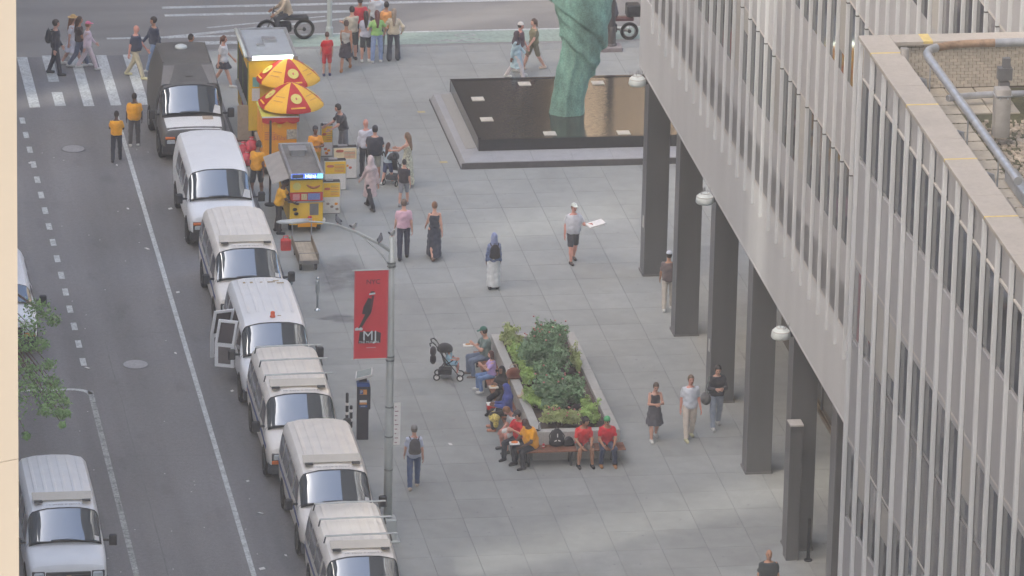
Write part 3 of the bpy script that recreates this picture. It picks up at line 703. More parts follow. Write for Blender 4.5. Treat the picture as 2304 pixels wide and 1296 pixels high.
# benches
def bench(name, lab, x0, x1, y0, y1, along):
    t = thing(name, lab, 'bench', ((x0+x1)/2, (y0+y1)/2, 0)); cx, cy = (x0+x1)/2, (y0+y1)/2
    if along == 'X':
        n = 4; d = (y1-y0)/n
        for k in range(n): MB().cbox(x0-cx, x1-cx, y0-cy+k*d+.006, y0-cy+(k+1)*d-.006, .415, .455, .005).build('slat', M_wood, t)
        for x in np.linspace(x0+.3, x1-.3, 3): MB().box(x-cx-.03, x-cx+.03, y0-cy+.05, y1-cy-.03, .37, .413).box(x-cx-.03, x-cx+.03, y0-cy+.08, y0-cy+.14, 0, .37).box(x-cx-.03, x-cx+.03, y1-cy-.12, y1-cy-.06, 0, .37).build('leg', M_dark, t)
    else:
        n = 4; d = (x1-x0)/n
        ys = [y0, y0+1.9, y0+3.8, y0+5.7, y1] if y1-y0 > 6 else [y0, (y0+y1)/2, y1]
        for s in range(len(ys)-1):
            for k in range(n): MB().cbox(x0-cx+k*d+.006, x0-cx+(k+1)*d-.006, ys[s]-cy+.01, ys[s+1]-cy-.01, .415, .455, .005).build('slat', M_wood, t)
        for yv in ys: MB().box(x0-cx+.05, x1-cx-.03, max(y0+.05, min(y1-.05, yv))-cy-.03, max(y0+.05, min(y1-.05, yv))-cy+.03, .37, .413).box(x0-cx+.08, x0-cx+.14, max(y0+.05, min(y1-.05, yv))-cy-.03, max(y0+.05, min(y1-.05, yv))-cy+.03, 0, .37).build('leg', M_dark, t)
        for yv in ys[1:-1]: MB().box(x0-cx+.02, x1-cx-.02, yv-cy-.012, yv-cy+.012, .458, .50).build('divider', M_dark, t)
    return t
bench('bench', 'wooden slat bench along the front of the planter', -2.02, .86, -14.5, -13.98, 'X')
bench('bench', 'wooden slat bench along the left side of the planter', -2.06, -1.56, -13.9, -6.5, 'Y')
# foliage: leaf cards with real size spread through the crown volume
def leaf_mat(name, col, var=.35):
    m = mat(name, col, .55, var=var, scale=2.2, coords='World', detail=6)
    return m
M_rose = leaf_mat('rose_leaf', (120,150,112)); M_box = leaf_mat('box_leaf', (160,190,108)); M_herb = leaf_mat('herb_leaf', (170,182,120)); M_tree = leaf_mat('tree_leaf', (128,162,100))
M_twig = mat('twig', (92,72,58), .8); M_flower = mat('pink_flower', (196,128,124), .6, var=.2, scale=20)
def foliage(name, mt, par, clumps, leaf=.05, per=120, seed=0, flat=.5, upbias=.3):
    r = np.random.RandomState(seed); V = []; F = []
    for (c, rad3, n) in clumps:
        d = r.normal(size=(n, 3)); d /= np.linalg.norm(d, axis=1)[:, None]
        q = r.uniform(.35, 1., size=(n, 1))**.6; p = np.array(c)+d*q*np.array(rad3)*(1+.18*r.normal(size=(n, 1)))
        nrm = d+np.array([0, 0, upbias])+.6*r.normal(size=(n, 3)); nrm /= np.linalg.norm(nrm, axis=1)[:, None]
        t = np.cross(nrm, r.normal(size=(n, 3))); t /= np.linalg.norm(t, axis=1)[:, None]; s = np.cross(nrm, t)
        L_ = leaf*r.uniform(.6, 1.35, size=(n, 1)); Wd = L_*flat
        a = p-t*L_; b_ = p+t*L_; c1 = p+s*Wd+nrm*L_*.15; c2 = p-s*Wd+nrm*L_*.15
        o = len(V)*0
        base = sum(len(x) for x in V); V.append(np.stack([a, c1, b_, c2], 1).reshape(-1, 3))
        F += [(base+4*i, base+4*i+1, base+4*i+2, base+4*i+3) for i in range(n)]
    V = np.concatenate(V); me = bpy.data.meshes.new(name); me.from_pydata(V.tolist(), [], F); me.materials.append(mt); me.update()
    return mk(name, me, par)
def shrub(label, px, py, z, rx, ry, rz, mt, seed, leaf=.045, dens=1., flowers=0, cat='shrub', name='shrub', group='shrubs in the granite planter'):
    """crown centre from its picture position at height z"""
    p = at(px, py, z); t = thing(name, label, cat, (p.x, p.y, PZ-.12), group=group); r = random.Random(seed)
    hz = z-(PZ-.12); cl = []; b = MB()
    for k in range(int(16*dens)+6):
        a = r.uniform(0, 6.28); q = r.random()**.5; zz = r.uniform(-.75, .95)
        c = (rx*q*math.cos(a)*.8, ry*q*math.sin(a)*.8, hz+rz*zz*math.sqrt(max(.1, 1-q*q*.8)))
        sc = r.uniform(.22, .42); cl.append((c, (rx*sc, ry*sc, rz*sc), int(70*dens)+30))
        b.tube([(r.uniform(-.05,.05), r.uniform(-.05,.05), 0), (c[0]*.4, c[1]*.4, max(.03, c[2]*.55)), c], [.012, .008, .004], 5)
    for k in range(8):
        a = r.uniform(0, 6.28); q = r.uniform(.3, .9); c = (rx*q*math.cos(a), ry*q*math.sin(a), hz+rz*r.uniform(.8, 1.25)); cl.append((c, (.07, .07, .12), 22)); b.tube([(c[0]*.5, c[1]*.5, hz), c], .004, 4)
    foliage('foliage', mt, t, cl, leaf, seed=seed); b.build('stem', M_twig, t)
    if flowers:
        fl = MB()
        for k in range(flowers):
            a = r.uniform(0, 6.28); q = r.uniform(.1, 1.); fl.ell((rx*q*math.cos(a), ry*q*math.sin(a), hz+rz*(.75+.5*r.random())), (.028, .028, .022), 6, 4)
        fl.build('flowers', M_flower, t)
    return t
shrub('tall dark rose bush with pink blooms at the far end of the planter', 1228, 790, 1.45, .66, .95, .62, M_rose, 1, .05, 2.6, 22)
shrub('dark rose bush in the middle of the planter', 1258, 880, 1.2, .66, .85, .5, M_rose, 2, .05, 2.4, 10)
shrub('low olive shrub at the far left corner of the planter', 1150, 757, .98, .34, .5, .2, M_herb, 3, .04, .9)
shrub('bright green clump by the left wall below the low olive shrub', 1165, 795, .95, .26, .6, .24, M_box, 4, .035, 1.1)
shrub('bright green round clump beside the brown bag', 1185, 843, .95, .24, .4, .2, M_box, 5, .032, 1.)
shrub('yellow green spreading clump behind the blue hijab', 1205, 895, .95, .36, .6, .22, M_box, 6, .035, 1.2)
shrub('bright green mound at the near right corner of the planter', 1328, 925, 1., .27, .6, .26, M_box, 7, .035, 1.3)
shrub('pale green low shrub with pink flowers at the near end of the planter', 1262, 940, .95, .55, .42, .2, M_herb, 8, .036, 1.4, 16)
shrub('pale leafed shrub against the right wall of the planter', 1297, 810, .98, .16, .7, .22, M_herb, 9, .035, .9)
# ================================================================== VEHICLES
def paint(name, col, var=.03): return mat(name, col, .32, .0, var=var, scale=2.5, ior=1.5)
M_vw = paint('van_paint_cool', (234,237,238)); M_vc = paint('van_paint_cream', (238,234,225), .05)
M_glass = mat('car_glass', (128,135,142), .03, .75, var=.05, scale=1.5); M_sglass = mat('car_side_glass', (104,98,100), .06, .5, var=.15, scale=1.5)
M_rub = mat('rubber', (38,38,39), .8, var=.1); M_blackp = mat('black_plastic', (46,47,50), .5, var=.1); M_tyre = mat('tyre', (40,39,39), .9); M_rim = mat('wheel_rim', (150,150,150), .4, .6)
M_orange = mat('amber_lens', (214,112,46), .25, var=.15, scale=12); M_head = mat('headlamp_lens', (196,204,206), .12, ior=1.8, var=.1, scale=15); M_grill = mat('grille_dark', (52,53,56), .4, .2, var=.2, scale=30)
M_chrome = mat('chrome', (190,192,196), .2, .9); M_bumpc = mat('bumper_grey', (78,80,84), .5, var=.1); M_blue = mat('blue_stripe', (88,104,158), .5, var=.1); M_gold = mat('gold_emblem', (186,160,96), .35, .6)
M_rooft = mat('roof_lettering', (128,126,120), .7, var=.2, scale=20); M_dirt = mat('roof_stain', (176,160,128), .8, var=.3, scale=9)
M_visor = mat('visor_cream', (206,200,186), .45, var=.06, scale=3); M_vshad = mat('visor_bracket', (70,70,68), .6)
M_grey_box = layered('truck_grey', (94,93,91), [(1.2,1.2,1.2,.88,1.08,.3,.7), (6,6,6,.94,1.05,.3,.7)], rough=.55, bump=.05)
M_inter = mat('van_interior', (60,50,46), .8, var=.3, scale=5)

def section(kind, zroof, w):
    """half section from sill to centre line, 10 points"""
    k = zroof-2.08
    return [(w*.93,.40),(w*.985,.52),(w,.78),(w*.995,1.2),(w*.95,1.5+k*.4),(w*.895,1.76+k*.8),(w*.86,1.90+k),(w*.78,1.99+k),(w*.45,2.06+k),(0,2.08+k)]
def hood(h, w):
    return [(w*.93,.42),(w*.985,.52),(w,.74),(w*.985,h-.10),(w*.955,h-.045),(w*.91,h-.012),(w*.82,h+.012),(w*.62,h+.03),(w*.32,h+.042),(0,h+.046)]
def van_stations(L, zr=2.08, ford=False, hl=.92):
    w = 1.0
    S = [(0.0, [(.80,.42),(.86,.52),(.88,.72),(.86,.86),(.84,.90),(.80,.92),(.70,.935),(.5,.945),(.25,.95),(0,.952)]),
         (.05, hood(1.03, .93)), (.18, hood(1.10, .97)), (.5, hood(1.16, .99)), (hl, hood(1.22, 1.0)),
         (hl+.66, section(0, zr-.085, .985)), (hl+.8, section(0, zr-.055, .99)), (hl+1.3, section(0, zr, 1.)), (L*.6, section(0, zr+.02, 1.)), (L-.35, section(0, zr, .995)), (L-.1, section(0, zr-.05, .97)), (L, section(0, zr-.16, .90))]
    return S
def interp(S, s):
    for (a, A), (b, B) in zip(S, S[1:]):
        if a <= s <= b:
            t = (s-a)/(b-a); return [(A[i][0]+(B[i][0]-A[i][0])*t, A[i][1]+(B[i][1]-A[i][1])*t) for i in range(len(A))]
    return S[-1][1]
def full(sec, y, dx=0, dz=0):
    R = [(x, y, z) for x, z in sec]; Lf = [(-x, y, z) for x, z in reversed(sec[:-1])]
    return R+Lf
def van(label, px, py, colmat, ford=False, L=5.6, rack=0, visor=False, stripe=False, number='', beacon=False, doors=False, roofdirt=False, loc=None, rz=0., zr=2.08, cat='van', group='white vans parked in a row along the kerb', name='parked_van', left_windows=4, wind_note=True):
    if loc is None:
        p = at(px, py, ZR); loc = (p.x, p.y+L/2, ZR)
    t = thing(name, label, cat, loc, rz, group); S = van_stations(L, zr, ford); hl = .92; y0 = -L/2
    b = MB(); rings = [full(sec, y0+s) for s, sec in S]
    # finer stations for a smooth skin
    ss = sorted(set([s for s, _ in S]+[.1,.32,.7,hl+.22,hl+.44,hl+1.05,L*.5,L*.8])); rings = [full(interp(S, s), y0+s) for s in ss]
    body = b.loft(rings).build('body', colmat, t); smooth_angle(body, 32)
    # ---- helper: point on skin; u index along half section (0..9) signed side
    def skin(s, u, side, off):
        sec = interp(S, s); i = min(int(u), 8); f_ = u-i; x = sec[i][0]+(sec[i+1][0]-sec[i][0])*f_; z = sec[i][1]+(sec[i+1][1]-sec[i][1])*f_
        dx, dz = sec[i+1][0]-sec[i][0], sec[i+1][1]-sec[i][1]; ln = math.hypot(dx, dz) or 1
        return Vector(((x+dz/ln*off)*side, y0+s, z-dx/ln*off))
    def wind(v0, v1, inset, off):
        P = []
        A = interp(S, hl); B = interp(S, hl+.66); n = 14
        def poly(sec, q):   # q -1..1 across from side point 5 to centre 9
            k = 9-abs(q)*(4-inset); i = min(int(k), 8); f_ = k-i; return ((sec[i][0]+(sec[i+1][0]-sec[i][0])*f_)*(1 if q >= 0 else -1), sec[i][1]+(sec[i+1][1]-sec[i][1])*f_)
        for v in np.linspace(v0, v1, 5):
            row = []
            for q in np.linspace(-1, 1, n):
                a = poly(A, q); c = poly(B, q); row.append((a[0]+(c[0]-a[0])*v, y0+hl+.66*v-off*.75-.055*(1-q*q), a[1]+(c[1]-a[1])*v+off*.66+.05*(1-q*q)))
            P.append(row)
        return P
    MB().patch(wind(.03, .99, .0, .008)).build('windscreen_seal', M_rub, t, smooth=True)
    g = MB().patch(wind(.08, .95, .14, .016)).build('windscreen', M_glass, t, smooth=True)
    P = wind(.09, .13, .4, .024)
    for q, a in ((-.35, .5), (.35, .62)):
        def wp(qq, v): 
            A = interp(S, hl); B = interp(S, hl+.66); k = 9-abs(qq)*4; i = min(int(k), 8); f_ = k-i; sg = 1 if qq >= 0 else -1
            pa = ((A[i][0]+(A[i+1][0]-A[i][0])*f_)*sg, A[i][1]+(A[i+1][1]-A[i][1])*f_); pb_ = ((B[i][0]+(B[i+1][0]-B[i][0])*f_)*sg, B[i][1]+(B[i+1][1]-B[i][1])*f_)
            return (pa[0]+(pb_[0]-pa[0])*v, y0+hl+.66*v-.03-.055*(1-qq*qq), pa[1]+(pb_[1]-pa[1])*v+.03+.05*(1-qq*qq))
        MB().tube([wp(q, .06), wp(q-.3, .1), wp(q-.62, .09)], .009, 5).build('wiper', M_rub, t)
    if wind_note:
        pts = [wp(.62, .1), wp(.82, .1), wp(.8, .24), wp(.62, .24)]; MB().quad(*pts).build('permit_card', M_paper, g)
        if ford: MB().quad(wp(.5, .07), wp(.9, .07), wp(.88, .4), wp(.55, .36)).build('permit_card', M_paper, g)
    # bonnet panel
    P = [[skin(s, 9-abs(q)*3.4, 1 if q >= 0 else -1, .007) for q in np.linspace(-1, 1, 13)] for s in (.1,.25,.5,.7,.87)]
    MB().patch(P).build('bonnet', colmat if not name == 'box_truck' else paint('bonnet_white', (226,226,222)), t, smooth=True)
    # side windows
    wins = [(hl+.18, 2.02), (2.2, 3.15), (3.27, 4.22), (4.34, L-.28)][:left_windows]
    for side in (-1, 1):
        for i, (a, c) in enumerate(wins):
            if doors and side < 0 and i == 1: continue
            us, ut = 3.15, 5.0
            def wp2(f_, v):
                if i == 0: aa = a+.42*v      # raked front edge
                else: aa = a
                return skin(aa+(c-aa)*f_, us+(ut-us)*v, side, .012)
            P = [[wp2(f_, v) for f_ in np.linspace(0, 1, 5)] for v in np.linspace(0, 1, 4)]
            if side < 0: P = [list(reversed(r)) for r in P]
            w_o = MB().patch(P).build('side_window', M_sglass, t, smooth=True)
    # door seams
    for side in (-1, 1):
        for s in (hl+.1, 2.1, 3.2):
            if s > L-.5: continue
            MB().patch([[skin(s-.008, u, side, .006) for u in (1,2,3,4,5,5.6)], [skin(s+.008, u, side, .006) for u in (1,2,3,4,5,5.6)]]).build('door_seam', mat('seam_dark', (120,120,118), .8), t)
        if not name == 'box_truck':
            p = skin(1.95, 2.6, side, .02); MB().obox(p, (.012,0,0), (0,.07,0), (0,0,.018)).build('door_handle', M_blackp, t)
        if stripe and side < 0 or stripe:
            MB().patch([[skin(s, u, side, .009) for s in np.linspace(.55, L-.2, 12)] for u in (2.28, 2.62)]).build('stripe', M_blue, t)
    # front: grille, lamps, bumper, plate, emblem
    MB().cbox(-.56, .56, y0-.035, y0+.05, .62, .90, .015).build('grille', M_grill, t)
    for k in range(3): MB().box(-.54, .54, y0-.045, y0-.036, .66+k*.08, .68+k*.08).build('grille_bar', M_bumpc, t)
    if ford:
        MB().lathe([(.001,-.012),(.1,-.012),(.1,.0),(.001,.0)], (0, y0-.05, .78), 14, 'Y').build('emblem', M_chrome, t)
        t_em = [c for c in bpy.data.objects if c.parent == t and c.name.startswith('emblem')][-1]; t_em.scale = (1, 1, .5); t_em.location = (0, 0, .39)
    else:
        MB().box(-.15, .15, y0-.055, y0-.046, .755, .80).box(-.05, .07, y0-.057, y0-.046, .735, .82).build('emblem', M_gold, t)
    for sd_ in (-1, 1):
        z0, z1 = (.70,.82) if ford else (.76,.90)
        MB().cbox(min(sd_*.58,sd_*.9), max(sd_*.58,sd_*.9), y0-.03, y0+.12, .6, .92, .02).build('lamp_housing', M_grill, t)
        MB().cbox(min(sd_*.6,sd_*.86), max(sd_*.6,sd_*.86), y0-.05, y0+.1, z0, z1, .025).build('headlight', M_head, t)
        oz = (.84,.91) if ford else (.64,.735)
        MB().cbox(min(sd_*.6,sd_*.9), max(sd_*.6,sd_*.9), y0-.052, y0+.1, oz[0], oz[1], .02).build('indicator', M_orange, t)
        # mirrors
        mx = sd_*1.0
        MB().tube([(mx*.97, y0+hl+.28, 1.25), (mx*1.16, y0+hl+.2, 1.27)], .03, 6).build('mirror_arm', M_blackp, t)
        mo = MB().cbox(min(mx+sd_*.10,mx+sd_*.30), max(mx+sd_*.10,mx+sd_*.30), y0+hl+.1, y0+hl+.22, 1.16, 1.44, .03).build('mirror', M_blackp, t)
    MB().loft([[(x*1.0, y0-.10+.12*(abs(x)/.98)**4, z) for x, z in ((-.98,.36),(-.5,.36),(0,.36),(.5,.36),(.98,.36))]+[(x, y0+.25, .36) for x in (.98,-.98)],
               [(x*1.0, y0-.13+.14*(abs(x)/.98)**4, z) for x, z in ((-.98,.48),(-.5,.48),(0,.48),(.5,.48),(.98,.48))]+[(x, y0+.25, .48) for x in (.98,-.98)],
               [(x*.99, y0-.10+.13*(abs(x)/.98)**4, z) for x, z in ((-.97,.60),(-.5,.60),(0,.60),(.5,.60),(.97,.60))]+[(x, y0+.25, .60) for x in (.97,-.97)]]).build('front_bumper', M_bumpc if not ford else M_blackp, t)
    MB().box(-.16, .16, y0-.148, y0-.13, .43, .56).build('number_plate', M_paper, t)
    MB().box(-.95, .95, L/2-.06, L/2+.1, .42, .6).build('rear_bumper', M_blackp, t)
    # wheels
    for s in (.9, L-1.25):
        for sd_ in (-1, 1):
            x = sd_*.90; r = .37
            MB().patch([[(sd_*1.006, y0+s+(r+.09)*math.cos(a), .37+(r+.09)*math.sin(a)) for a in np.linspace(-.05, PI+.05, 15)], [(sd_*1.006, y0+s+.2*math.cos(a), .37+.2*math.sin(a)) for a in np.linspace(-.05, PI+.05, 15)]]).build('wheel_arch', M_rub, t)
            wo = MB().lathe([(.22, -.11), (.33, -.12), (r, -.08), (r, .08), (.33, .12), (.22, .11)], (0,0,0), 20, 'X').build('wheel', M_tyre, t, smooth=False); wo.location = (x, y0+s, .37)
            MB().lathe([(.001, .09*sd_), (.2, .09*sd_), (.225, .115*sd_), (.18, .07*sd_) if False else (.215, .06*sd_)], (0,0,0), 16, 'X').build('rim', M_rim, wo)
    # roof: ribs, drip rail, racks
    if not ford and name != 'box_truck':
        for x in (-.6, -.36, -.12, .12, .36, .6):
            P = [[Vector((x+d, y0+s, interp(S, s)[8][1]+ (.012 if abs(x) < .5 else -.012) + (.02-abs(x)*.03)+h)) for d, h in ((-.05,-.012),(-.03,.001),(.03,.001),(.05,-.012))] for s in np.linspace(hl+1.35, L-.3, 8)]
            MB().patch(P).build('roof_rib', colmat, t)
    if visor:
        s = hl+1.12; z = interp(S, s)[9][1]
        MB().add([(-.74, y0+s-.14, z+.03), (.74, y0+s-.14, z+.03), (.74, y0+s+.1, z+.15), (-.74, y0+s+.1, z+.15), (-.74, y0+s-.12, z+.005), (.74, y0+s-.12, z+.005), (.74, y0+s+.14, z+.12), (-.74, y0+s+.14, z+.12)], [(0,1,2,3),(7,6,5,4),(0,4,5,1),(1,5,6,2),(2,6,7,3),(3,7,4,0)]).build('roof_visor', M_visor, t)
        for sd_ in (-1, 1):
            MB().obox((sd_*.6, y0+s-.2, z+.02), (.1,0,0), (0,.07,-.01), (0,.01,.02)).build('visor_bracket', M_vshad, t)
    for k in range(rack):
        s = hl+1.55+k*1.12; z = interp(S, s)[9][1]+.14
        MB().tube([(-.82, y0+s, z-.02), (0, y0+s, z), (.98, y0+s, z)], .024, 6).build('roof_bar', mat('rack_grey', (182,186,184), .4, .4), t)
        for sd_ in (-1, 1): MB().tube([(sd_*.8, y0+s, z-.02), (sd_*.84, y0+s, z-.2)], .02, 5).build('bar_foot', M_vshad, t)
    if number:
        s = hl+.9 if not visor else hl+.80
        o = lettering(number, .13, M_rooft, t, (0.05, y0+s, interp(S, s)[9][1]+.008), (rad(4), 0, PI))
    if beacon:
        b_ = MB().lathe([(.075,0),(.075,.03),(.062,.035),(.058,.15),(.03,.165),(.001,.168)], (.0, y0+hl+.98, interp(S, hl+.98)[9][1]), 12).build('beacon', mat('beacon_orange', (222,92,48), .2, var=.1, emit=.0), t, smooth=True)
    if roofdirt:
        r = random.Random(3)
        for k in range(7):
            x, s = r.uniform(-.55, .6), r.choice([hl+1., hl+1.05, L-.6, L-.8, L-.7]); z = interp(S, s)[9][1]+.006
            MB().obox((x, y0+s, z), (r.uniform(.03,.12),0,0), (0,r.uniform(.02,.05),0), (0,0,.003)).build('stain', M_dirt, t)
    if doors:
        # opening in the flank and two hinged leaves swung out
        P = [[skin(s, u, -1, .01) for s in np.linspace(2.18, 3.28, 5)] for u in (1.2, 2, 3, 4, 5, 5.5)]
        MB().patch(P).build('door_opening', M_inter, t)
        def leaf(s, wd, ang, nm):
            hx = -1.0; hy = y0+s; d = Vector((-math.sin(ang), -math.cos(ang), 0)); nrm = Vector((d.y, -d.x, 0))
            c = Vector((hx, hy, 0)); o = MB()
            lo, mid, up = .5, 1.18, 1.84
            lean = Vector((.10, 0, 0))
            def pt(a, z, k): return c+d*a+nrm*k*.03+(lean*max(0,(z-1.18)/.66))+Vector((0,0,z))
            def slab(a0, a1, z0, z1, nm2, m, k=1.):
                bb_ = MB(); V = [pt(a0,z0,-k),pt(a1,z0,-k),pt(a1,z0,k),pt(a0,z0,k),pt(a0,z1,-k),pt(a1,z1,-k),pt(a1,z1,k),pt(a0,z1,k)]
                bb_.add(V, [(0,3,2,1),(4,5,6,7),(0,1,5,4),(1,2,6,5),(2,3,7,6),(3,0,4,7)]); return bb_
            body_ = slab(0, wd, lo, mid, '', colmat); 
            for (a0,a1,z0,z1) in ((0,.07,mid,up),(wd-.07,wd,mid,up),(.07,wd-.07,up-.07,up)): 
                q = slab(a0,a1,z0,z1,'',colmat); body_.add(q.v, q.f)
            do = body_.build('door', colmat, t); 
            slab(.08, wd-.08, mid+.01, up-.08, '', M_sglass, .4).build('window', M_sglass, do)
            slab(.1, wd-.1, lo+.1, mid-.1, '', M_blackp, 1.12).build('trim', mat('door_trim', (110,104,104), .7), do)
        leaf(2.22, .55, rad(112), 'door'); leaf(3.25, .58, rad(75), 'door')
    return t
# the row along the kerb, front bumpers placed from the picture
KX = -7.55
def vrow(label, yfront, **k):
    L = k.pop('L', 5.6); dx = k.pop('dx', 0.); return van(label, 0, 0, k.pop('col', M_vw), loc=(KX+dx, yfront+L/2, ZR), L=L, **k)
def yf(px, py, z=.4):            # y of a bumper seen at this pixel at height z above the road
    return at(px, py, ZR+z).y
def scr(px, py, hb=.93):          # kerb-row van placed from the foot of its windscreen in the picture
    p = at(px, py, ZR+1.24); return p.x, p.y-hb
def vput(label, px, py, **k):
    x, y = scr(px, py); L = k.pop('L', 5.4); return van(label, 0, 0, k.pop('col', M_vw), loc=(x, y+L/2, ZR), L=L, **k)
vput('plain white van with black bumper parked behind the grey box truck', 497, 452, ford=True, left_windows=3)
vput('white van with roof visor parked next to the empty hand cart', 561, 633, visor=True, stripe=True, number='T2WD-S-0220-90', col=M_vc)
vput('white van with orange beacon and two side doors standing open', 622, 803, beacon=True, doors=True, roofdirt=True)
vput('cream roofed van with three roof bars beside the parking meter', 680, 965, rack=3, visor=True, stripe=True, number='T2WD-S-0259-90', col=M_vc)
vput('cream roofed van with roof visor and blue stripe beside the lamp post', 757, 1140, visor=True, stripe=True, number='T2WD-S-0220-90', col=M_vc)
vput('cream roofed van with roof bars cut off at the bottom edge', 822, 1338, rack=3, visor=True, stripe=True, number='T2WD-S-0683-43', col=M_vc)
vput('white van with grooved roof parked alone at the lower left', 147, 1227, visor=True, number='T2WD-S-0220-51', group='white vans parked on the far side of the street')
# white car under the tree at the far kerb
van('white car with black mirror half hidden by the tree at the left', 0, 0, M_vw, loc=(at(0, 690, ZR+1.2).x, at(0, 690, ZR+1.2).y-.9+2.45, ZR), L=4.9, zr=1.72, left_windows=3, cat='car', name='parked_car', group='white vans parked on the far side of the street', wind_note=False)
# grey box truck
def box_truck():
    xt, yfr = scr(432, 262); L = 2.5
    t = van('dark grey box truck with white bonnet parked at the head of the row', 0, 0, M_grey_box, ford=True, loc=(xt, yfr+L/2, ZR), L=L, left_windows=1, name='box_truck', cat='truck', group='vehicles parked at the kerb', zr=2.12)
    y0 = -L/2; rings = []
    # body narrows towards the roof; stations along the length, half sections
    for s_, zt, wt in ((1.78, 2.0, .86), (2.25, 2.46, .74), (2.4, 2.5, .74), (4.5, 2.5, .74), (4.62, 2.44, .72)):
        sec = [(1.0, .5), (1.03, .8), (1.0, 1.5), (.92, min(1.9, zt-.05)), (wt+.02, zt-.04), (wt-.05, zt), (wt*.5, zt+.02), (0, zt+.025)]
        rings.append(full(sec, y0+s_))
    o = MB().loft(rings).build('cargo_box', M_grey_box, t); smooth_angle(o, 28)
    MB().box(-.84, .84, y0+1.72, y0+1.77, 1.97, 2.03).build('roof_trim', M_chrome, t)
    MB().quad((-.86, y0+1.77, 2.0), (.86, y0+1.77, 2.0), (.74, y0+2.24, 2.468), (-.74, y0+2.24, 2.468)).build('front_panel', mat('truck_front_grey', (124,122,119), .6, var=.12, scale=3), t)
    MB().lathe([(.001,0),(.2,0),(.18,.06),(.1,.1),(.001,.11)], (-.05, y0+3.9, 2.52), 16).build('roof_vent', M_dome, t, smooth=True)
    MB().obox((.02, y0+1.99, 2.27), (.12,0,0), (0,.06,.06), (0,-.004,.004)).build('faded_emblem', mat('faded_emblem', (98,97,95), .7), t)
    for x in (-.73, .73): MB().box(x-.015, x+.015, y0+2.45, y0+4.5, 2.47, 2.51).build('edge_rail', M_grey_box, t)
    for sd_ in (-1, 1):
        wo = MB().lathe([(.24,-.12),(.34,-.14),(.4,-.1),(.4,.1),(.34,.14),(.24,.12)], (0,0,0), 18, 'X').build('wheel', M_tyre, t); wo.location = (sd_*.93, y0+3.6, .4)
        MB().lathe([(.001,.1*sd_),(.2,.1*sd_),(.24,.13*sd_)], (0,0,0), 14, 'X').build('rim', M_rim, wo)
    MB().quad((.3, y0+.62, 1.235), (.62, y0+.62, 1.235), (.62, y0+.88, 1.27), (.3, y0+.88, 1.27)).build('cardboard', mat('cardboard', (178,160,138), .8), t)
box_truck()
# ================================================================== FOOD CARTS
M_yellow = mat('cart_yellow', (244,200,52), .5, var=.06, scale=3); M_oran = mat('cart_orange', (246,168,40), .5, var=.06, scale=3); M_red = mat('cart_red', (204,52,46), .5, var=.08)
M_inox = mat('stainless_steel', (178,180,182), .34, .5, var=.12, scale=3, coords='World'); M_inoxd = mat('stainless_dull', (140,138,134), .45, .4, var=.15, scale=4)
M_black = mat('matt_black', (44,44,47), .6, var=.15); M_wht = mat('white_board', (230,228,224), .55, var=.05); M_cream = mat('menu_cream', (240,222,180), .6, var=.05)
M_led = mat('led_tube', (235,250,228), .3, emit=1.6, var=0); M_teal = mat('teal_sticker', (128,182,172), .5); M_ink = mat('print_red', (204,112,88), .6, var=.15); M_inkg = mat('print_grey', (166,150,140), .6, var=.1); M_inkb = mat('print_blue', (120,138,196), .6, var=.2, scale=30)
M_card = mat('cardboard', (178,160,138), .8); M_greenp = mat('green_side', (112,128,84), .6, var=.3, scale=4)
# ---- yellow kiosk
ZK = 2.7
k0 = at(560, 128, ZK); k1 = at(662, 112, ZK); k2 = at(524, 64, ZK)
kx0, kx1, ky0, ky1 = k0.x, k1.x, k0.y, k2.y
kt = thing('food_kiosk', 'tall yellow food kiosk with grey roof and lit tubes beside the box truck', 'food kiosk', ((kx0+kx1)/2, (ky0+ky1)/2, 0)); cx, cy = (kx0+kx1)/2, (ky0+ky1)/2
hw, hd = (kx1-kx0)/2, (ky1-ky0)/2
MB().cbox(-hw, hw, -hd, hd, .35, ZK-.12, .02).build('body', M_yellow, kt)
b = MB().box(-hw-.03, hw+.03, -hd-.05, -hd+.03, ZK-.12, ZK).box(-hw-.03, hw+.03, hd-.03, hd+.03, ZK-.12, ZK).box(-hw-.03, -hw+.05, -hd+.03, hd-.03, ZK-.12, ZK).box(hw-.05, hw+.03, -hd+.03, hd-.03, ZK-.12, ZK).build('roof_rim', M_inox, kt)
MB().box(-hw+.05, hw-.05, -hd+.03, hd-.03, ZK-.12, ZK-.05).build('roof', mat('kiosk_roof', (165,172,176), .5, var=.1, scale=2), kt)
MB().box(-.12, .3, .1, .5, ZK-.05, ZK+.03).box(-.35, -.1, -.3, -.1, ZK-.05, ZK+.0).build('roof_hatch', M_inox, kt)
MB().tube([(-hw+.08, -hd-.09, ZK-.02), (hw-.12, -hd-.09, ZK+.0)], .06, 10).build('light_tube', M_led, kt, smooth=True)
for x in (-hw+.08, hw-.12): MB().lathe([(.066,-.02),(.066,.02)], (x, -hd-.09, ZK-.01), 10, 'X').build('tube_cap', M_chrome, kt)
MB().tube([(-hw-.08, -hd+.1, ZK-.02), (-hw-.08, hd-.05, ZK-.02)], .055, 10).build('light_tube', M_led if False else mat('tube_pale', (206,212,204), .35), kt, smooth=True)
MB().box(-hw-.012, -hw-.002, -hd+.25, hd-.3, 1.15, 2.2).build('serving_hatch', M_black, kt)
MB().box(-hw-.12, -hw-.004, -hd+.2, hd-.2, 1.08, 1.12).build('counter', M_inox, kt)
for j, m_ in enumerate((M_oran, M_greenp, M_red, M_yellow)): MB().box(-hw-.011, -hw-.003, -hd+.2+j*.55, -hd+.7+j*.55, .42, 1.02).build('menu_panel', m_, kt)
for yv in (-hd+.1, -.1, hd-.15): MB().box(-hw-.03, -hw-.002, yv-.03, yv+.03, 1.14, 2.5).build('corner_trim', M_greenp, kt)
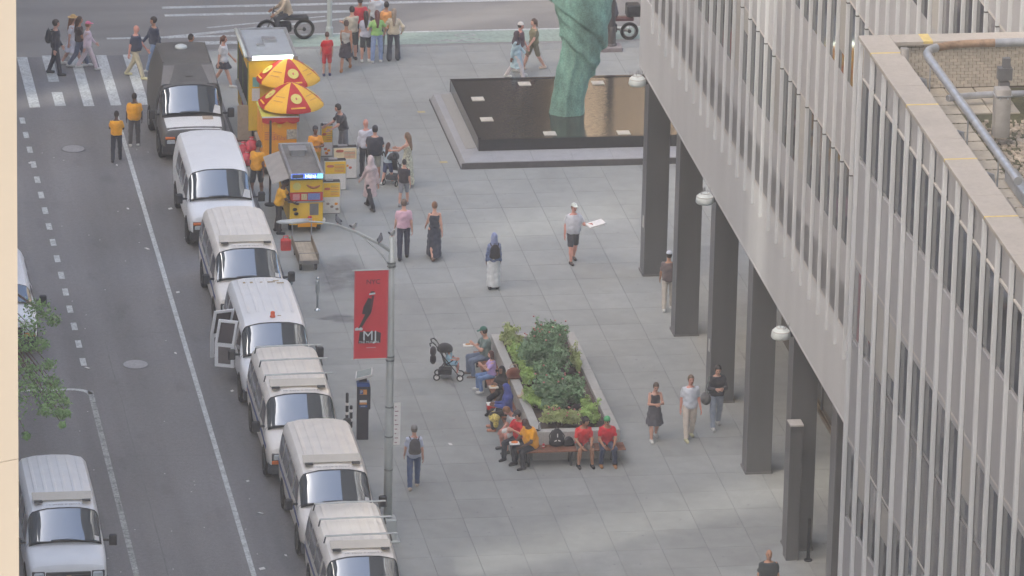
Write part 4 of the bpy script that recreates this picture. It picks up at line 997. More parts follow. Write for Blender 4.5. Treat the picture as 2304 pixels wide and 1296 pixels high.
MB().box(-hw+.12, -hw+.32, -hd-.012, -hd-.003, 1.75, 2.05).build('sticker', M_teal, kt)
MB().box(-hw+.1, -hw+.34, -hd-.013, -hd-.004, 1.3, 1.7).build('sticker', M_wht, kt)
MB().box(hw-.7, hw-.05, -hd-.02, -hd-.004, .9, 2.2).build('rear_door', M_inox, kt)
for yv in (-hd+.5, hd-.5):
    for xv in (-hw+.1, hw-.1):
        MB().lathe([(.001,-.08),(.3,-.08),(.3,.08),(.001,.08)], (xv, yv, .3), 16, 'X').build('wheel', M_tyre, kt)
# ---- orange cart with scalloped valance
oc = thing('orange_cart', 'orange food cart with red scalloped valance under the umbrellas', 'food cart', (-5.42, 11.6, 0))
MB().cbox(-.52, .54, -.72, .8, .3, 1.82, .015).build('body', M_oran, oc)
MB().box(-.55, .57, -.76, .84, 1.82, 1.87).build('canopy_board', mat('lime_awning', (220,214,92), .5, var=.05), oc)
b = MB(); n = 24; top = [(-.55+1.12*i/n, -.775, 1.86) for i in range(n+1)]; bot = [(-.55+1.12*i/n, -.79, 1.72-.07*abs(math.sin(PI*i/8))) for i in range(n+1)]
b.patch([bot, top]); b.build('valance', M_red, oc)
MB().box(-.55, .57, -.80, -.76, 1.845, 1.88).build('valance_rail', M_wht, oc)
MB().box(.2, .5, -.735, -.722, 1.15, 1.45).build('menu_sheet', mat('menu_photo', (182,176,160), .6, var=.4, scale=16), oc)
MB().box(.5, .56, -.74, -.70, .6, 1.7).build('corner_post', M_inox, oc)
for k in range(5): MB().box(-.46, -.46+.3+.08*((k*7) % 3), -.731, -.722, 1.36-k*.055, 1.375-k*.055).build('lettering', M_ink, oc)
lettering('Halal', .2, M_ink, oc, (.0, -.735, 1.18), (PI/2, 0, 0))
MB().lathe([(.001,0),(.07,0),(.07,-.012),(.001,-.012)], (-.02, -.722, 1.58), 14, 'Y').build('round_emblem', M_yellow, oc)
for yv in (-.4, .5):
    for xv in (-.5, .52): MB().lathe([(.001,-.05),(.24,-.05),(.24,.05),(.001,.05)], (xv, yv, .24), 14, 'X').build('wheel', M_tyre, oc)
MB().box(-.62, -.53, -.7, .7, .9, .95).build('shelf', M_inox, oc)
# ---- umbrellas
M_ured = mat('umbrella_red', (198,44,42), .6, var=.06, scale=3); M_uyel = mat('umbrella_yellow', (248,192,56), .6, var=.06, scale=3); M_ucir = mat('umbrella_badge', (226,212,116), .6, var=.05)
def umbrella(px, py, label, base_z, rz):
    zt = 2.72; p = at(px, py, zt); t = thing('umbrella', label, 'umbrella', (p.x, p.y, base_z), rz, 'red and yellow vendor umbrellas'); R_ = .99; n = 8
    H = zt-base_z
    def prof(q): return H-.04-.60*q**1.45
    for k in range(n):
        a0, a1 = 2*PI*k/n-PI/2-PI/n, 2*PI*(k+1)/n-PI/2-PI/n; P = []
        for q in np.linspace(0.02, 1, 7):
            row = []
            for s in np.linspace(0, 1, 5):
                a = a0+(a1-a0)*s; sag = -.05*q*math.sin(PI*s)**1; rr = R_*q*(1-.05*math.sin(PI*s)*q); row.append((rr*math.cos(a), rr*math.sin(a), prof(q)+sag*.6))
            P.append(row)
        row2 = [(x*1.0, y*1.0, z-.09) for x, y, z in P[-1]]; P.append(row2)
        pan = MB().patch(P).build('panel', M_ured if k % 2 == 0 else M_uyel, t, smooth=True)
        am = (a0+a1)/2; q = .68; c = Vector((R_*q*.94*math.cos(am), R_*q*.94*math.sin(am), prof(q)+.0)); rv = Vector((math.cos(am), math.sin(am), -.87*q**.45)).normalized(); tv = Vector((-math.sin(am), math.cos(am), 0)); nv_ = tv.cross(rv) if tv.cross(rv).z > 0 else rv.cross(tv)
        if k % 2 == 0:
            pts = [c+nv_*.012+(tv*math.cos(w)*.17+rv*math.sin(w)*.19) for w in np.linspace(0, 2*PI, 16, endpoint=False)]; MB().add(pts, [tuple(range(16))]).build('badge', M_ucir, pan)
            pts = [c+nv_*.016+(tv*math.cos(w)*.03+rv*math.sin(w)*.05) for w in np.linspace(0, 2*PI, 10, endpoint=False)]; MB().add(pts, [tuple(range(10))]).build('badge_figure', M_ink, pan)
            c2 = Vector((R_*.955*.93*math.cos(am), R_*.955*.93*math.sin(am), prof(.93)-.02)); MB().obox(c2+nv_*.01, tv*.22, rv*.025, nv_*.003).build('badge', M_uyel, pan)
        else:
            for i_ in range(2): 
                c2 = Vector((R_*(.62+.14*i_)*math.cos(am), R_*(.62+.14*i_)*math.sin(am), prof(.62+.14*i_)-.012)); MB().obox(c2+nv_*.012, tv*.16, rv*.012, nv_*.002).build('lettering', M_ink if False else mat('print_faint', (214,150,72), .6), pan)
    for k in range(n):
        a = 2*PI*k/n-PI/2-PI/n; MB().tube([(0,0,H-.08), (R_*.97*math.cos(a), R_*.97*math.sin(a), prof(1)-.01)], .006, 4).build('rib', M_inox, t)
    MB().tube([(0,0,0), (0,0,H)], .02, 8).build('pole', M_inox, t); MB().ell((0,0,H-.01), (.03,.03,.04), 8, 5).build('finial', M_ured, t)
umbrella(655, 182, 'red and yellow umbrella nearer the camera above the orange cart', 1.87, rad(8)); umbrella(648, 126, 'red and yellow umbrella farther back against the yellow kiosk', 0., rad(8))
# ---- stainless hot dog cart
hc = thing('hot_dog_cart', 'stainless steel hot dog cart with yellow picture panels and lit sign', 'food cart', (-5.27, 6.8, 0))
hy = -1.38
MB().cbox(-.49, .49, hy, 1.35, .26, .95, .012).build('lower_body', M_yellow, hc)
MB().box(-.53, .53, hy-.05, 1.4, .95, .985).build('counter', M_inox, hc)
MB().box(-.47, .47, hy+.01, 1.3, .986, 1.6).build('upper_body', M_inoxd, hc)
MB().box(-.48, .48, hy-.008, hy+.008, 1.26, 1.62).build('picture_panel', M_yellow, hc)
MB().box(-.48, .48, hy-.01, hy+.006, .99, 1.25).build('drinks_panel', M_red, hc)
MB().box(-.4, -.2, hy-.02, hy-.011, 1.03, 1.21).build('drinks_picture', mat('print_pink', (222,150,150), .6, var=.25, scale=30), hc); MB().box(-.15, .02, hy-.02, hy-.011, 1.03, 1.21).build('drinks_picture', mat('print_tan', (214,196,150), .6, var=.25, scale=30), hc); MB().box(.04, .4, hy-.02, hy-.011, 1.02, 1.22).build('drinks_picture', M_inkb, hc)
b = MB(); pts = []
for i in range(9):
    a = i/8; pts.append((.0+.4*a, hy-.014, 1.52-.13*math.sin(PI*a*.75+.3)))
MB().tube(pts, [.012,.03,.035,.035,.035,.035,.035,.03,.012], 6).build('sausage_picture', mat('print_brown', (188,112,66), .6, var=.2, scale=20), hc)
MB().lathe([(.001,0),(.12,0),(.12,-.006),(.001,-.006)], (-.28, hy-.009, 1.44), 18, 'Y').build('round_emblem', M_ucir, hc)
# tray roof
MB().box(-.5, .5, hy-.1, 1.5, 1.70, 1.74).build('roof_tray', M_inoxd, hc)
for nm_, q in (('front', (-.5,.5,hy-.14,hy-.04)), ('back', (-.5,.5,1.42,1.5)), ('l', (-.5,-.42,hy-.04,1.42)), ('r', (.42,.5,hy-.04,1.42))): MB().cbox(q[0], q[1], q[2], q[3], 1.741, 1.86, .01).build('tray_rim', M_inox, hc)
MB().cbox(-.22, .18, .55, .95, 1.742, 1.92, .01).build('vent_box', M_inox, hc); MB().box(-.28, .24, .50, 1.0, 1.92, 1.935).build('vent_lid', M_inox, hc)
for x in (-.46, .46):
    for yv in (hy+.05, 1.3): MB().tube([(x, yv, .98), (x, yv, 1.70)], .015, 6).build('post', M_inox, hc)
# lit sign
m = bpy.data.materials.new('led_sign'); m.use_nodes = True; n_ = m.node_tree.nodes; l_ = m.node_tree.links; q_ = n_['Principled BSDF']; tc_ = n_.new('ShaderNodeTexCoord'); br = n_.new('ShaderNodeTexVoronoi'); br.inputs['Scale'].default_value = 26.; l_.new(tc_.outputs['Object'], br.inputs['Vector'])
rp_ = n_.new('ShaderNodeValToRGB'); rp_.color_ramp.elements[0].color = (*rgb(38,52,170),1); rp_.color_ramp.elements[1].color = (*rgb(120,170,190),1); rp_.color_ramp.elements[0].position = .35; l_.new(br.outputs['Distance'], rp_.inputs[0]); l_.new(rp_.outputs[0], q_.inputs['Base Color']); l_.new(rp_.outputs[0], q_.inputs['Emission Color']); q_.inputs['Emission Strength'].default_value = .7
MB().box(-.46, .46, hy-.165, hy-.142, 1.72, 1.87).build('lit_sign', m, hc)
MB().box(-.44, -.12, hy-.172, hy-.166, 1.735, 1.855).build('sign_panel', mat('sign_grey', (92,96,104), .5), hc); MB().box(.3, .45, hy-.172, hy-.166, 1.735, 1.86).build('sign_panel', mat('sign_mint', (120,236,190), .5, emit=.6), hc)
lettering('Halal', .16, mat('led_white', (190,205,250), .5, emit=1.), hc, (.09, hy-.17, 1.795), (PI/2, 0, 0))
# side flap
MB().add([(-.52,hy-.1,1.72),(-.52,1.1,1.72),(-.98,1.2,1.52),(-1.0,hy,1.52),(-.52,hy-.1,1.74),(-.52,1.1,1.74),(-.98,1.2,1.54),(-1.0,hy,1.54)], [(0,1,2,3),(7,6,5,4),(0,4,5,1),(1,5,6,2),(2,6,7,3),(3,7,4,0)]).build('side_flap', mat('flap_grey', (186,180,172), .45, .3, var=.1, scale=3), hc)
MB().box(.1, .36, hy-.01, hy+.004, .55, .9).build('hatch', M_inoxd, hc)
b = MB()
for i, (x, z, m_) in enumerate(((-.34,.75,M_black),(-.3,.62,M_black),(.1,.5,M_red),(-.05,.42,M_red),(.2,.36,M_oran))): MB().ell((x, hy-.06, z), (.07,.05,.05), 8, 5).build('goods', m_, hc)
for x in (-.42, .4):
    for yv in (hy+.35, .9): MB().lathe([(.001,-.05),(.2,-.05),(.2,.05),(.001,.05)], (x, yv, .2), 14, 'X').build('wheel', M_tyre, hc)
MB().box(-.25, .3, hy-.1, hy-.02, .22, .34).build('crate', M_oran, hc)
# ---- menu boards
def board(px, py, w, h, label, top=M_yellow, split=.5, low=M_wht, rz=0., rows=6):
    p = at(px, py); t = thing('menu_board', label, 'menu board', (p.x, p.y, 0), rz, 'menu boards set round the food carts'); d = .3
    MB().cbox(-w/2, w/2, 0, d*.6, .0, h+.03, .01).build('stand_box', M_black, t)
    MB().box(-w/2-.01, w/2+.01, -.025, -.002, .02, h).build('frame', mat('board_frame', (196,194,188), .5), t)
    MB().box(-w/2+.015, w/2-.015, -.032, -.026, .02+h*split, h-.015).build('upper_print', top, t); MB().box(-w/2+.015, w/2-.015, -.032, -.026, .035, .015+h*split).build('lower_print', low, t)
    r = random.Random(int(px))
    for k in range(rows):
        z = h-.12-k*(h*(1-split)-.15)/rows; MB().box(-w*.05, w*.42, -.036, -.0325, z, z+.014).build('text_line', M_ink if k % 3 else M_inkg, t)
    MB().ell((-w*.24, -.036, h*(split+.28)), (w*.18, .004, .05), 10, 5).build('hot_dog_picture', M_ink, t)
    for k in range(4): MB().ell((r.uniform(-.35,.35)*w, -.036, h*split*r.uniform(.2,.85)), (.05,.004,.045), 8, 5).build('food_picture', r.choice([M_ink, M_inkg, M_oran]), t)
    MB().box(-w*.3, w*.1, .03, .15, h+.032, h+.06).build('tray', M_inox, t)
board(735, 352, .35, .98, 'narrow yellow menu board in front of the man in grey', split=.45)
board(776, 402, .70, .98, 'large cream menu board nearest the bald man', top=M_cream, split=.62)
board(754, 428, .64, .92, 'yellow and white menu board between the two other wide boards', split=.55)
board(745, 481, .52, .98, 'yellow and white menu board leaning by the hot dog cart', split=.52)
# bits round the carts
p = at(578, 380); t = thing('upright_post', 'tall dark post beside the orange cart behind the yellow shirt', 'post', (p.x, at(585, 462).y, 0)); MB().lathe([(.035,0),(.035,2.6),(.02,2.62)], n=10).build('shaft', mat('post_brown', (66,56,54), .7), t); MB().lathe([(.16,0),(.16,.04),(.05,.08)], n=12).build('base', M_black, t)
p = at(562, 345); t = thing('cardboard_box', 'flattened brown cardboard box standing against the kiosk', 'box', (p.x-.05, p.y+1.2, 0)); 
for k in range(3): MB().obox((.02*k, .03*k, .58), (.2,.0,0), (0,.01,0), (.0,.03,.56)).build('sheet', M_card, t)
MB().box(-.22, .24, -.05, .15, 0, .06).build('pallet', M_wood, t)
M_redbag = mat('red_bag', (196,70,84), .45, var=.35, scale=12)
for i, (px, py, z, lab) in enumerate(((556, 372, .0, 'lowest shiny red bag in the pile behind the yellow shirt'), (566, 366, .32, 'topmost shiny red bag in the pile behind the yellow shirt'), (548, 368, .18, 'shiny red bag at the street side of the pile'))):
    p = at(px, py); t = thing('red_bag', lab, 'bag', (p.x, p.y+.05*i, z)); r = random.Random(i); b = MB(); rings = []
    for q, h in ((.05,.0),(.17,.03),(.2,.14),(.19,.26),(.12,.36),(.04,.42),(.08,.47)): rings.append([(q*(1+.18*r.uniform(-1,1))*math.cos(a), q*(1+.18*r.uniform(-1,1))*math.sin(a), h) for a in np.linspace(0, 2*PI, 12, endpoint=False)])
    b.loft(rings).build('sack', M_redbag, t, smooth=True); MB().lathe([(.05,.415),(.055,.43),(.05,.445)], n=8).build('tie', M_wht, t)
# hand cart
p = at(695, 612); hcart = thing('hand_cart', 'empty flat hand cart with silver push handle by the parked vans', 'cart', (p.x, p.y, 0), rad(0)); 
for k in range(5): MB().cbox(-.27+k*.108, -.27+k*.108+.104, .03, 1.75, .3, .325, .004).build('plank', mat('cart_ply', (176,164,144), .8, var=.15, scale=5, rand=.06), hcart)
for x in (-.29, .28): MB().box(x-.012, x+.012, .02, 1.78, .26, .52).build('side_board', mat('cart_side', (128,116,100), .8), hcart)
MB().box(-.3, .29, .0, .02, .24, .34).box(-.3, .29, 1.78, 1.8, .24, .34).build('frame', M_inoxd, hcart)
MB().tube([(-.28, 1.79, .3), (-.28, 1.82, 1.0), (.28, 1.82, 1.0), (.28, 1.79, .3)], .02, 8).build('handle', M_galv, hcart)
MB().tube([(-.28, .02, .3), (-.28, .02, .56), (.28, .02, .56), (.28, .02, .3)], .012, 6).build('front_rail', M_inoxd, hcart)
for x in (-.22, .22):
    for yv in (.2, 1.55): MB().lathe([(.001,-.03),(.11,-.03),(.11,.03),(.001,.03)], (x, yv, .11), 12, 'X').box(x-.04, x+.04, yv-.05, yv+.05, .2, .26).build('castor', M_black, hcart)
p = at(643, 562); t = thing('red_jug', 'red plastic jug on the ground next to the hand cart', 'jug', (p.x, p.y, 0)); MB().cbox(-.15, .15, -.1, .1, 0, .34, .04).build('body', mat('red_plastic', (206,62,60), .4), t); MB().tube([(-.07,0,.33),(-.07,0,.42),(.06,0,.42),(.06,0,.33)], .018, 6).build('handle', mat('red_plastic', (206,62,60), .4), t); MB().lathe([(.03,.33),(.03,.4)], (.11,0,0), 10).build('cap', mat('green_cap', (130,170,130), .5), t)
M_polished = mat('polished_post', (190,198,200), .22, .7, var=.1, scale=4)
for px, py, h, lab in ((654, 672, .8, 'short steel bollard hidden behind the van with open doors'), (714, 698, .98, 'steel post with wide middle standing alone by the kerb')):
    p = at(px, py); t = thing('steel_post', lab, 'bollard', (p.x, p.y, 0)); 
    MB().lathe([(.09,0),(.09,.02),(.045,.06),(.03,.08)], n=12).build('foot', M_polished, t)
    MB().lathe([(.03,.06),(.03,h*.5),(.055,h*.55),(.06,h*.7),(.05,h*.88),(.03,h*.92)], n=14).build('shaft', M_polished, t, smooth=True); MB().ell((0,0,h*.96), (.05,.05,.045), 10, 6).build('knob', M_polished, t)

# ================================================================== LAMP POST, BANNER, METER
M_pole = mat('pole_grey', (192,198,195), .5, .2, var=.08, scale=2, coords='World')
lpx, lpy = -6.1, -19.3
lp = thing('lamp_post', 'tall grey street lamp post with a long curved arm by the kerb', 'lamp post', (lpx, lpy, 0))
MB().cbox(-.21, .21, -.21, .21, 0, .62, .03).build('base', M_pole, lp); MB().cbox(-.3, .3, -.28, .28, 0, .06, .02).build('base_plate', M_pole, lp)
MB().lathe([(.115,.6),(.10,3),(.085,6),(.07,8.15)], n=12).build('pole', M_pole, lp, smooth=True)
for z in (2.8, 4.85, 4.95, 7.35, 7.45, 1.9, 3.6): MB().lathe([(.115,z),(.115,z+.04)], n=12).build('band', mat('pole_band', (128,134,132), .5, .3), lp)
arm = [(0,0,7.75),(-.35,0,8.0),(-.9,0,8.3),(-1.4,0,8.5),(-1.75,0,8.58),(-2.2,0,8.62)]
MB().tube(arm, [.045,.042,.036,.03,.026,.026], 8).build('arm', M_pole, lp, smooth=True); MB().tube([(0,0,7.3),(-.28,0,7.72),(-.85,0,8.27)], .012, 5).build('stay', M_pole, lp)
MB().loft([[(x, yv*wd, 8.62+zv*hh) for yv, zv in ((-1,-.3),(-.7,.6),(0,1),(.7,.6),(1,-.3),(.5,-.6),(-.5,-.6))] for x, wd, hh in ((-2.1,.04,.04),(-2.3,.10,.06),(-2.55,.13,.065),(-2.8,.11,.05),(-2.92,.04,.025))]).build('lamp_head', mat('lamp_head', (188,192,190), .45), lp, smooth=True)
MB().lathe([(.028,0),(.04,.05),(.02,.1)], (-1.72,0,8.6), 8).build('photocell', M_wht, lp)
# white parking sign
sg = thing('parking_sign', 'narrow white street sign on the right of the grey lamp post', 'sign', (lpx+.2, lpy-.02, 0)); zt, zb = atY(897, 905, lpy).z, atY(893, 1000, lpy).z
MB().box(-.085, .085, -.012, .0, zb, zt).build('plate', M_wht, sg)
for k in range(9): MB().box(-.06, -.06+.04+.05*(k*5 % 3)/2, -.0165, -.0125, zt-.12-k*.12, zt-.10-k*.12).build('text_mark', mat('sign_red', (150,110,108), .6), sg)
for z in (zb+.15, zt-.15): MB().box(-.13, -.06, -.005, .02, z-.02, z+.02).build('clamp', M_inoxd, sg)
# banner
M_banner = mat('banner_red', (222,62,72), .55, var=.05, scale=2); M_bw = mat('banner_white', (214,220,222), .6, var=.03); M_bk = mat('banner_black', (64,48,52), .6, var=.1); M_bedge = mat('banner_hem', (212,86,96), .6)
bn = thing('banner', 'red vertical street banner reading MJ hanging on the lamp post', 'banner', (lpx, lpy, 0)); bx0, bx1, bz0, bz1 = -.93, -.09, 4.94, 7.29
P = []
for i in range(25):
    row = []
    for j in range(11):
        u, v = j/10, i/24; row.append((bx0+(bx1-bx0)*u-.04*(1-v)*0, -.05-.018*math.sin(6.5*u*PI*.5+v*3)*math.sin(PI*v)*.9-.03*max(0,1-abs(u-.7-.25*(v-.5))*6)*v, bz0+(bz1-bz0)*v))
    P.append(row)
cl = MB().patch(P).build('cloth', M_banner, bn, smooth=True)
MB().box(bx0-.01, bx0+.02, -.066, -.044, bz0, bz1).box(bx1-.02, bx1+.01, -.066, -.044, bz0, bz1).build('hem', M_bedge, cl)
for z in (bz0-.01, bz1+.01): MB().tube([(bx0-.06, -.05, z), (0, -.05, z)], .018, 6).build('rod', M_pole, bn)
def flat(poly, dx, dz, s, m_, nm, off=-.105): return MB().add([(dx+x*s, off, dz+z*s) for x, z in poly], [tuple(range(len(poly)))]).build(nm, m_, cl)
lettering('NYC', .17, M_bk, cl, (-.47, -.1, 7.0), (PI/2, 0, 0))
bzm = 5.5
flat([(-.34,-.18),(.34,-.18),(.36,.14),(.22,.2),(-.3,.19)], -.55, bzm+.02, .82, M_bk, 'badge', -.098)
lettering('MJ', .37, M_bw, cl, (-.54, -.106, bzm+.06), (PI/2, 0, 0)); lettering('THE MUSICAL', .085, M_bw, cl, (-.55, -.107, bzm-.1), (PI/2, 0, 0))
MB().box(-.62, -.38, -.1, -.095, 5.24, 5.265).build('caption_bar', mat('banner_pink', (226,150,154), .6), cl)
# plain leaning dancer silhouette
flat([(-.03,0),(.05,0),(.16,.2),(.30,.42),(.34,.62),(.30,.82),(.22,.84),(.16,.72),(.10,.6),(.06,.4),(.14,.38),(.08,.24)], -.80, 5.78, .95, M_bk, 'figure', -.1)
flat([(.26,.52),(.33,.56),(.38,.9),(.32,.9)], -.80, 5.78, .95, mat('figure_grey', (96,54,60), .6), 'figure', -.1025)
flat([(.24,.92),(.41,.94),(.40,.99),(.25,.97)], -.80, 5.78, .95, M_bw, 'figure', -.103); flat([(.27,.975),(.39,.99),(.37,1.03),(.29,1.02)], -.80, 5.78, .95, M_bk, 'figure', -.104)
for dx in (-.06, .035): flat([(-.05,-.05),(.03,-.05),(.05,0),(0,.035),(-.06,0)], -.80+dx, 5.77, 1., M_bw, 'shoe', -.104)
# pigeons on the arm
M_pig = mat('pigeon_grey', (96,98,104), .7, var=.4, scale=25); M_pigw = mat('pigeon_white', (190,190,188), .7, var=.1)
def pigeon(x, z, rz, label, white=False):
    t = tag(thing('pigeon', '', '', (lpx+x, lpy, z), rz), label, 'pigeon', 'pigeons perched on the lamp arm'); b = MB()
    rings = []
    for (yv, zz, r1, r2) in ((.17,.03,.006,.02),(.10,.05,.03,.022),(.02,.075,.06,.055),(-.05,.10,.062,.065),(-.085,.145,.04,.045),(-.10,.185,.03,.034),(-.115,.205,.024,.02),(-.135,.2,.006,.006)):
        rings.append([(r1*math.cos(a), yv, zz+r2*math.sin(a)) for a in np.linspace(0, 2*PI, 10, endpoint=False)])
    b.loft(rings).build('body', M_pigw if white else M_pig, t, smooth=True); MB().tube([(0,-.13,.2),(0,-.155,.192)], [.008,.002], 5).build('beak', M_black, t)
    for s in (-1, 1): MB().tube([(s*.02,-.01,.04),(s*.02,-.015,0)], .006, 4).build('leg', M_red, t); MB().ell((s*.056,.03,.085), (.012,.08,.035), 8, 5).build('wing', M_pig, t)
def zarm(x):
    for a, b_ in zip(arm, arm[1:]):
        if b_[0] <= x <= a[0]: return a[2]+(b_[2]-a[2])*(x-a[0])/(b_[0]-a[0])+.045
    return 8.2
pigeon(0, 8.16, rad(20), 'pigeon on the very top of the lamp post', True); pigeon(-.3, zarm(-.3), rad(160), 'dark pigeon on the arm next to the post top'); pigeon(-.98, zarm(-.98), rad(30), 'white marked pigeon halfway along the lamp arm', True); pigeon(-1.36, zarm(-1.36), rad(200), 'round dark pigeon far out on the lamp arm')
# parking meter
p = at(815, 986); pm = thing('parking_meter', 'dark parking meter with blue panels and tilted solar top', 'parking meter', (p.x, p.y, 0), rad(-4)); M_meter = mat('meter_black', (58,58,66), .45, var=.1); M_mblue = mat('meter_blue', (54,84,148), .4)
MB().cbox(-.155, .155, -.12, .14, 0, 1.55, .02).build('column', M_meter, pm); MB().cbox(-.165, .175, -.13, .15, 1.5, 1.6, .02).build('head', M_mblue, pm)
MB().cbox(.156, .2, -.11, .13, .85, 1.5, .015).build('side_panel', M_meter, pm); MB().box(-.1, .1, .0, .1, 1.6, 1.72).build('neck', M_meter, pm)
MB().obox((.03,.03,1.8), (.215,0,.055), (.02,.2,.03), (-.008,-.01,.035)).build('solar_frame', M_wht, pm); MB().obox((.022,.02,1.838), (.195,0,.05), (.018,.18,.027), (-.001,-.001,.004)).build('solar_panel', mat('solar_cell', (140,150,146), .15, ior=1.8), pm)
MB().box(-.09, .1, -.128, -.121, 1.28, 1.42).build('label', mat('meter_orange', (216,150,84), .5), pm); MB().box(-.09, .0, -.131, -.1285, 1.29, 1.41).build('label', M_mblue, pm); lettering('P', .12, M_bw, pm, (-.045, -.134, 1.35), (PI/2, 0, 0))
MB().box(-.09, .1, -.128, -.121, 1.06, 1.12).build('label', M_wht, pm); MB().box(-.09, .1, -.128, -.121, 1.0, 1.055).build('label', mat('meter_orange', (216,150,84), .5), pm); MB().box(-.09, .11, -.128, -.121, .92, .98).build('label', M_mblue, pm); lettering('MUNI', .05, M_bw, pm, (.0, -.13, .95), (PI/2, 0, 0))
for px_, py_, h, lab in ((780, 985, 1.25, 'taller slim black post covered in white stickers beside the parking meter'), (789, 1000, 1.08, 'shorter slim black post with white stickers nearer the kerb')):
    p = at(px_, py_); t = thing('sticker_post', lab, 'post', (p.x, p.y, 0))
    MB().lathe([(.045,0),(.04,.1),(.04,h),(.03,h+.02)], (0,0,0), 10).build('shaft', M_black, t); MB().lathe([(.1,0),(.1,.03),(.05,.05)], n=12).build('foot', M_black, t)
    for k in range(3): MB().lathe([(.0425,.4+k*.26),(.0425,.48+k*.26)], (0,0,0), 10).build('sticker', M_wht, t)

# ================================================================== AVENUE FURNITURE, BIKES
p = at(1374, 112); al = thing('lamp_column', 'dark avenue lamp column on a concrete block behind the statue', 'lamp post', (p.x, p.y, 0)); MB().cbox(-.35, .35, -.28, .28, 0, .16, .03).build('block', mat('block_pinkgrey', (146,138,138), .8), al)
MB().lathe([(.2,.16),(.2,.2),(.16,.24),(.15,.75),(.13,.8),(.12,3),(.1,9)], n=14).build('shaft', mat('lamp_dark', (74,70,70), .5), al, smooth=False); MB().tube([(0,0,8.9),(.4,0,9.4),(1.6,0,9.6)], .05, 8).build('arm', mat('lamp_dark', (74,70,70)), al); MB().ell((1.7,0,9.6), (.3,.14,.08), 10, 6).build('lamp_head', M_pole, al)
p = at(741, 82, ZR); t = thing('signal_pole', 'plain grey signal pole at the avenue kerb behind the red boy', 'pole', (p.x, p.y, ZR)); MB().lathe([(.12,0),(.12,.3),(.085,.35),(.075,7)], n=12).build('shaft', M_pole, t, smooth=False); MB().box(-.14, .14, -.12, .1, 5, 5.9).build('signal_head', M_black, t)
def torus(R_, r, c, n=24, k=8, axis='X'):
    c = Vector(c); P = []
    for i in range(n+1):
        a = 2*PI*i/n; row = []
        for j in range(k+1):
            w = 2*PI*j/k; q = R_+r*math.cos(w); h = r*math.sin(w); row.append(c+Vector((h, q*math.cos(a), q*math.sin(a))))
        P.append(row)
    return MB().patch(P)
def bike(label, loc, rz, seat_col, box=False, name='motorbike', R_=.3):
    t = thing(name, label, 'motorbike', loc, rz, 'motorbikes on the avenue')      # faces -y
    for yv in (-.58, .62):
        w = torus(R_-.05, .05, (0, yv, R_)).build('wheel', M_tyre, t, smooth=True); torus(R_-.11, .02, (0, yv, R_)).build('rim', M_rim, w, smooth=True)
        MB().lathe([(.06,-.05),(.06,.05)], (0, yv, R_), 10, 'X').build('hub', M_black, w)
        s = MB()
        for k in range(8): a = PI*k/4; s.tube([(0, yv, R_), (0, yv+(R_-.1)*math.cos(a), R_+(R_-.1)*math.sin(a))], .006, 4)
        s.build('spokes', M_rim, w)
    MB().tube([(0,-.58,R_),(0,-.42,.78),(0,-.38,.98)], .028, 7).build('fork', M_inoxd, t); MB().tube([(-.33,-.3,1.02),(-.1,-.38,1.0),(.1,-.38,1.0),(.33,-.3,1.02)], .016, 6).build('handlebar', M_black, t)
    MB().tube([(0,-.4,.8),(0,-.2,.42),(0,.2,.38),(0,.62,R_)], .04, 7).tube([(0,-.4,.84),(0,.0,.68),(0,.35,.7)], .045, 7).build('frame', M_inoxd, t)
    MB().cbox(-.13, .13, -.08, .75, .68, .8, .04).build('seat', seat_col, t); MB().cbox(-.14, .14, -.25, .2, .3, .6, .05).build('engine', M_black, t); MB().ell((0,-.45,.85), (.08,.05,.08), 10, 6).build('headlight', M_head, t)
    MB().patch([[(x, yv, z) for x in (-.06,.06)] for yv, z in ((-.92,.42),(-.8,.6),(-.58,.68),(-.4,.62))]).build('mudguard', seat_col, t)
    if box: MB().cbox(-.24, .24, .5, .95, .84, 1.22, .04).build('cargo_box', M_black, t)
    for s in (-1, 1): MB().tube([(s*.1,.1,.32),(s*.2,.1,.3)], .02, 5).build('footpeg', M_black, t)
    return t
p = at(684, 88, ZR); bike('dark motorbike with knobbly tyres ridden leftwards past the kiosk', (p.x-.62, p.y, ZR), rad(-90), M_black, R_=.34)
p = at(1414, 90, ZR); bike('dark red scooter passing behind the avenue lamp column', (p.x-.6, p.y, ZR), rad(-90), mat('maroon', (104,62,62), .5), True, R_=.3)

# ================================================================== STREET TREE at the left edge
tr = thing('street_tree', 'leafy green street tree leaning in from the left edge', 'tree', (-16.9, -7.4, ZR)); r = random.Random(12)
MB().tube([(0,0,0),(.05,0,1.5),(.0,.1,3.),(.2,.0,4.2)], [.17,.14,.12,.09], 10).build('trunk', M_twig, tr, smooth=True)
lim = MB(); cl = []
def tw(px, py, z): return at(px, py, z)-Vector((-16.9, -7.4, ZR))
for (px, py, z, s) in ((95,700,3.6,.35),(70,735,3.8,.4),(120,720,3.3,.2),(75,690,4.0,.3),(60,770,3.9,.35),(95,775,3.5,.22),(110,820,3.1,.2),(70,840,3.6,.4),(60,880,3.4,.4),(95,870,3.3,.36),(120,860,3.1,.25),(130,885,3.,.26),(145,905,2.9,.2),(135,930,2.8,.2),(110,905,3.,.28),(150,930,2.8,.12),(100,925,2.9,.2),(140,955,2.7,.1),(60,980,3.,.12),(20,800,4.2,.9),(0,900,4,.9),(-40,760,4.6,1.1),(-60,860,5,1.2),(-120,800,5.4,1.4)):
    c = tw(px, py, z); lim.tube([(.2,0,3.6+r.random()*.6), ((c.x+.2)*.5, c.y*.5, c.z*.6+1.9), tuple(c)], [.04,.025,.008], 5); cl.append((tuple(c), (s, s, s*.8), int(70+260*s)))
lim.build('limbs', M_twig, tr); foliage('crown', M_tree, tr, cl, .05, seed=4)
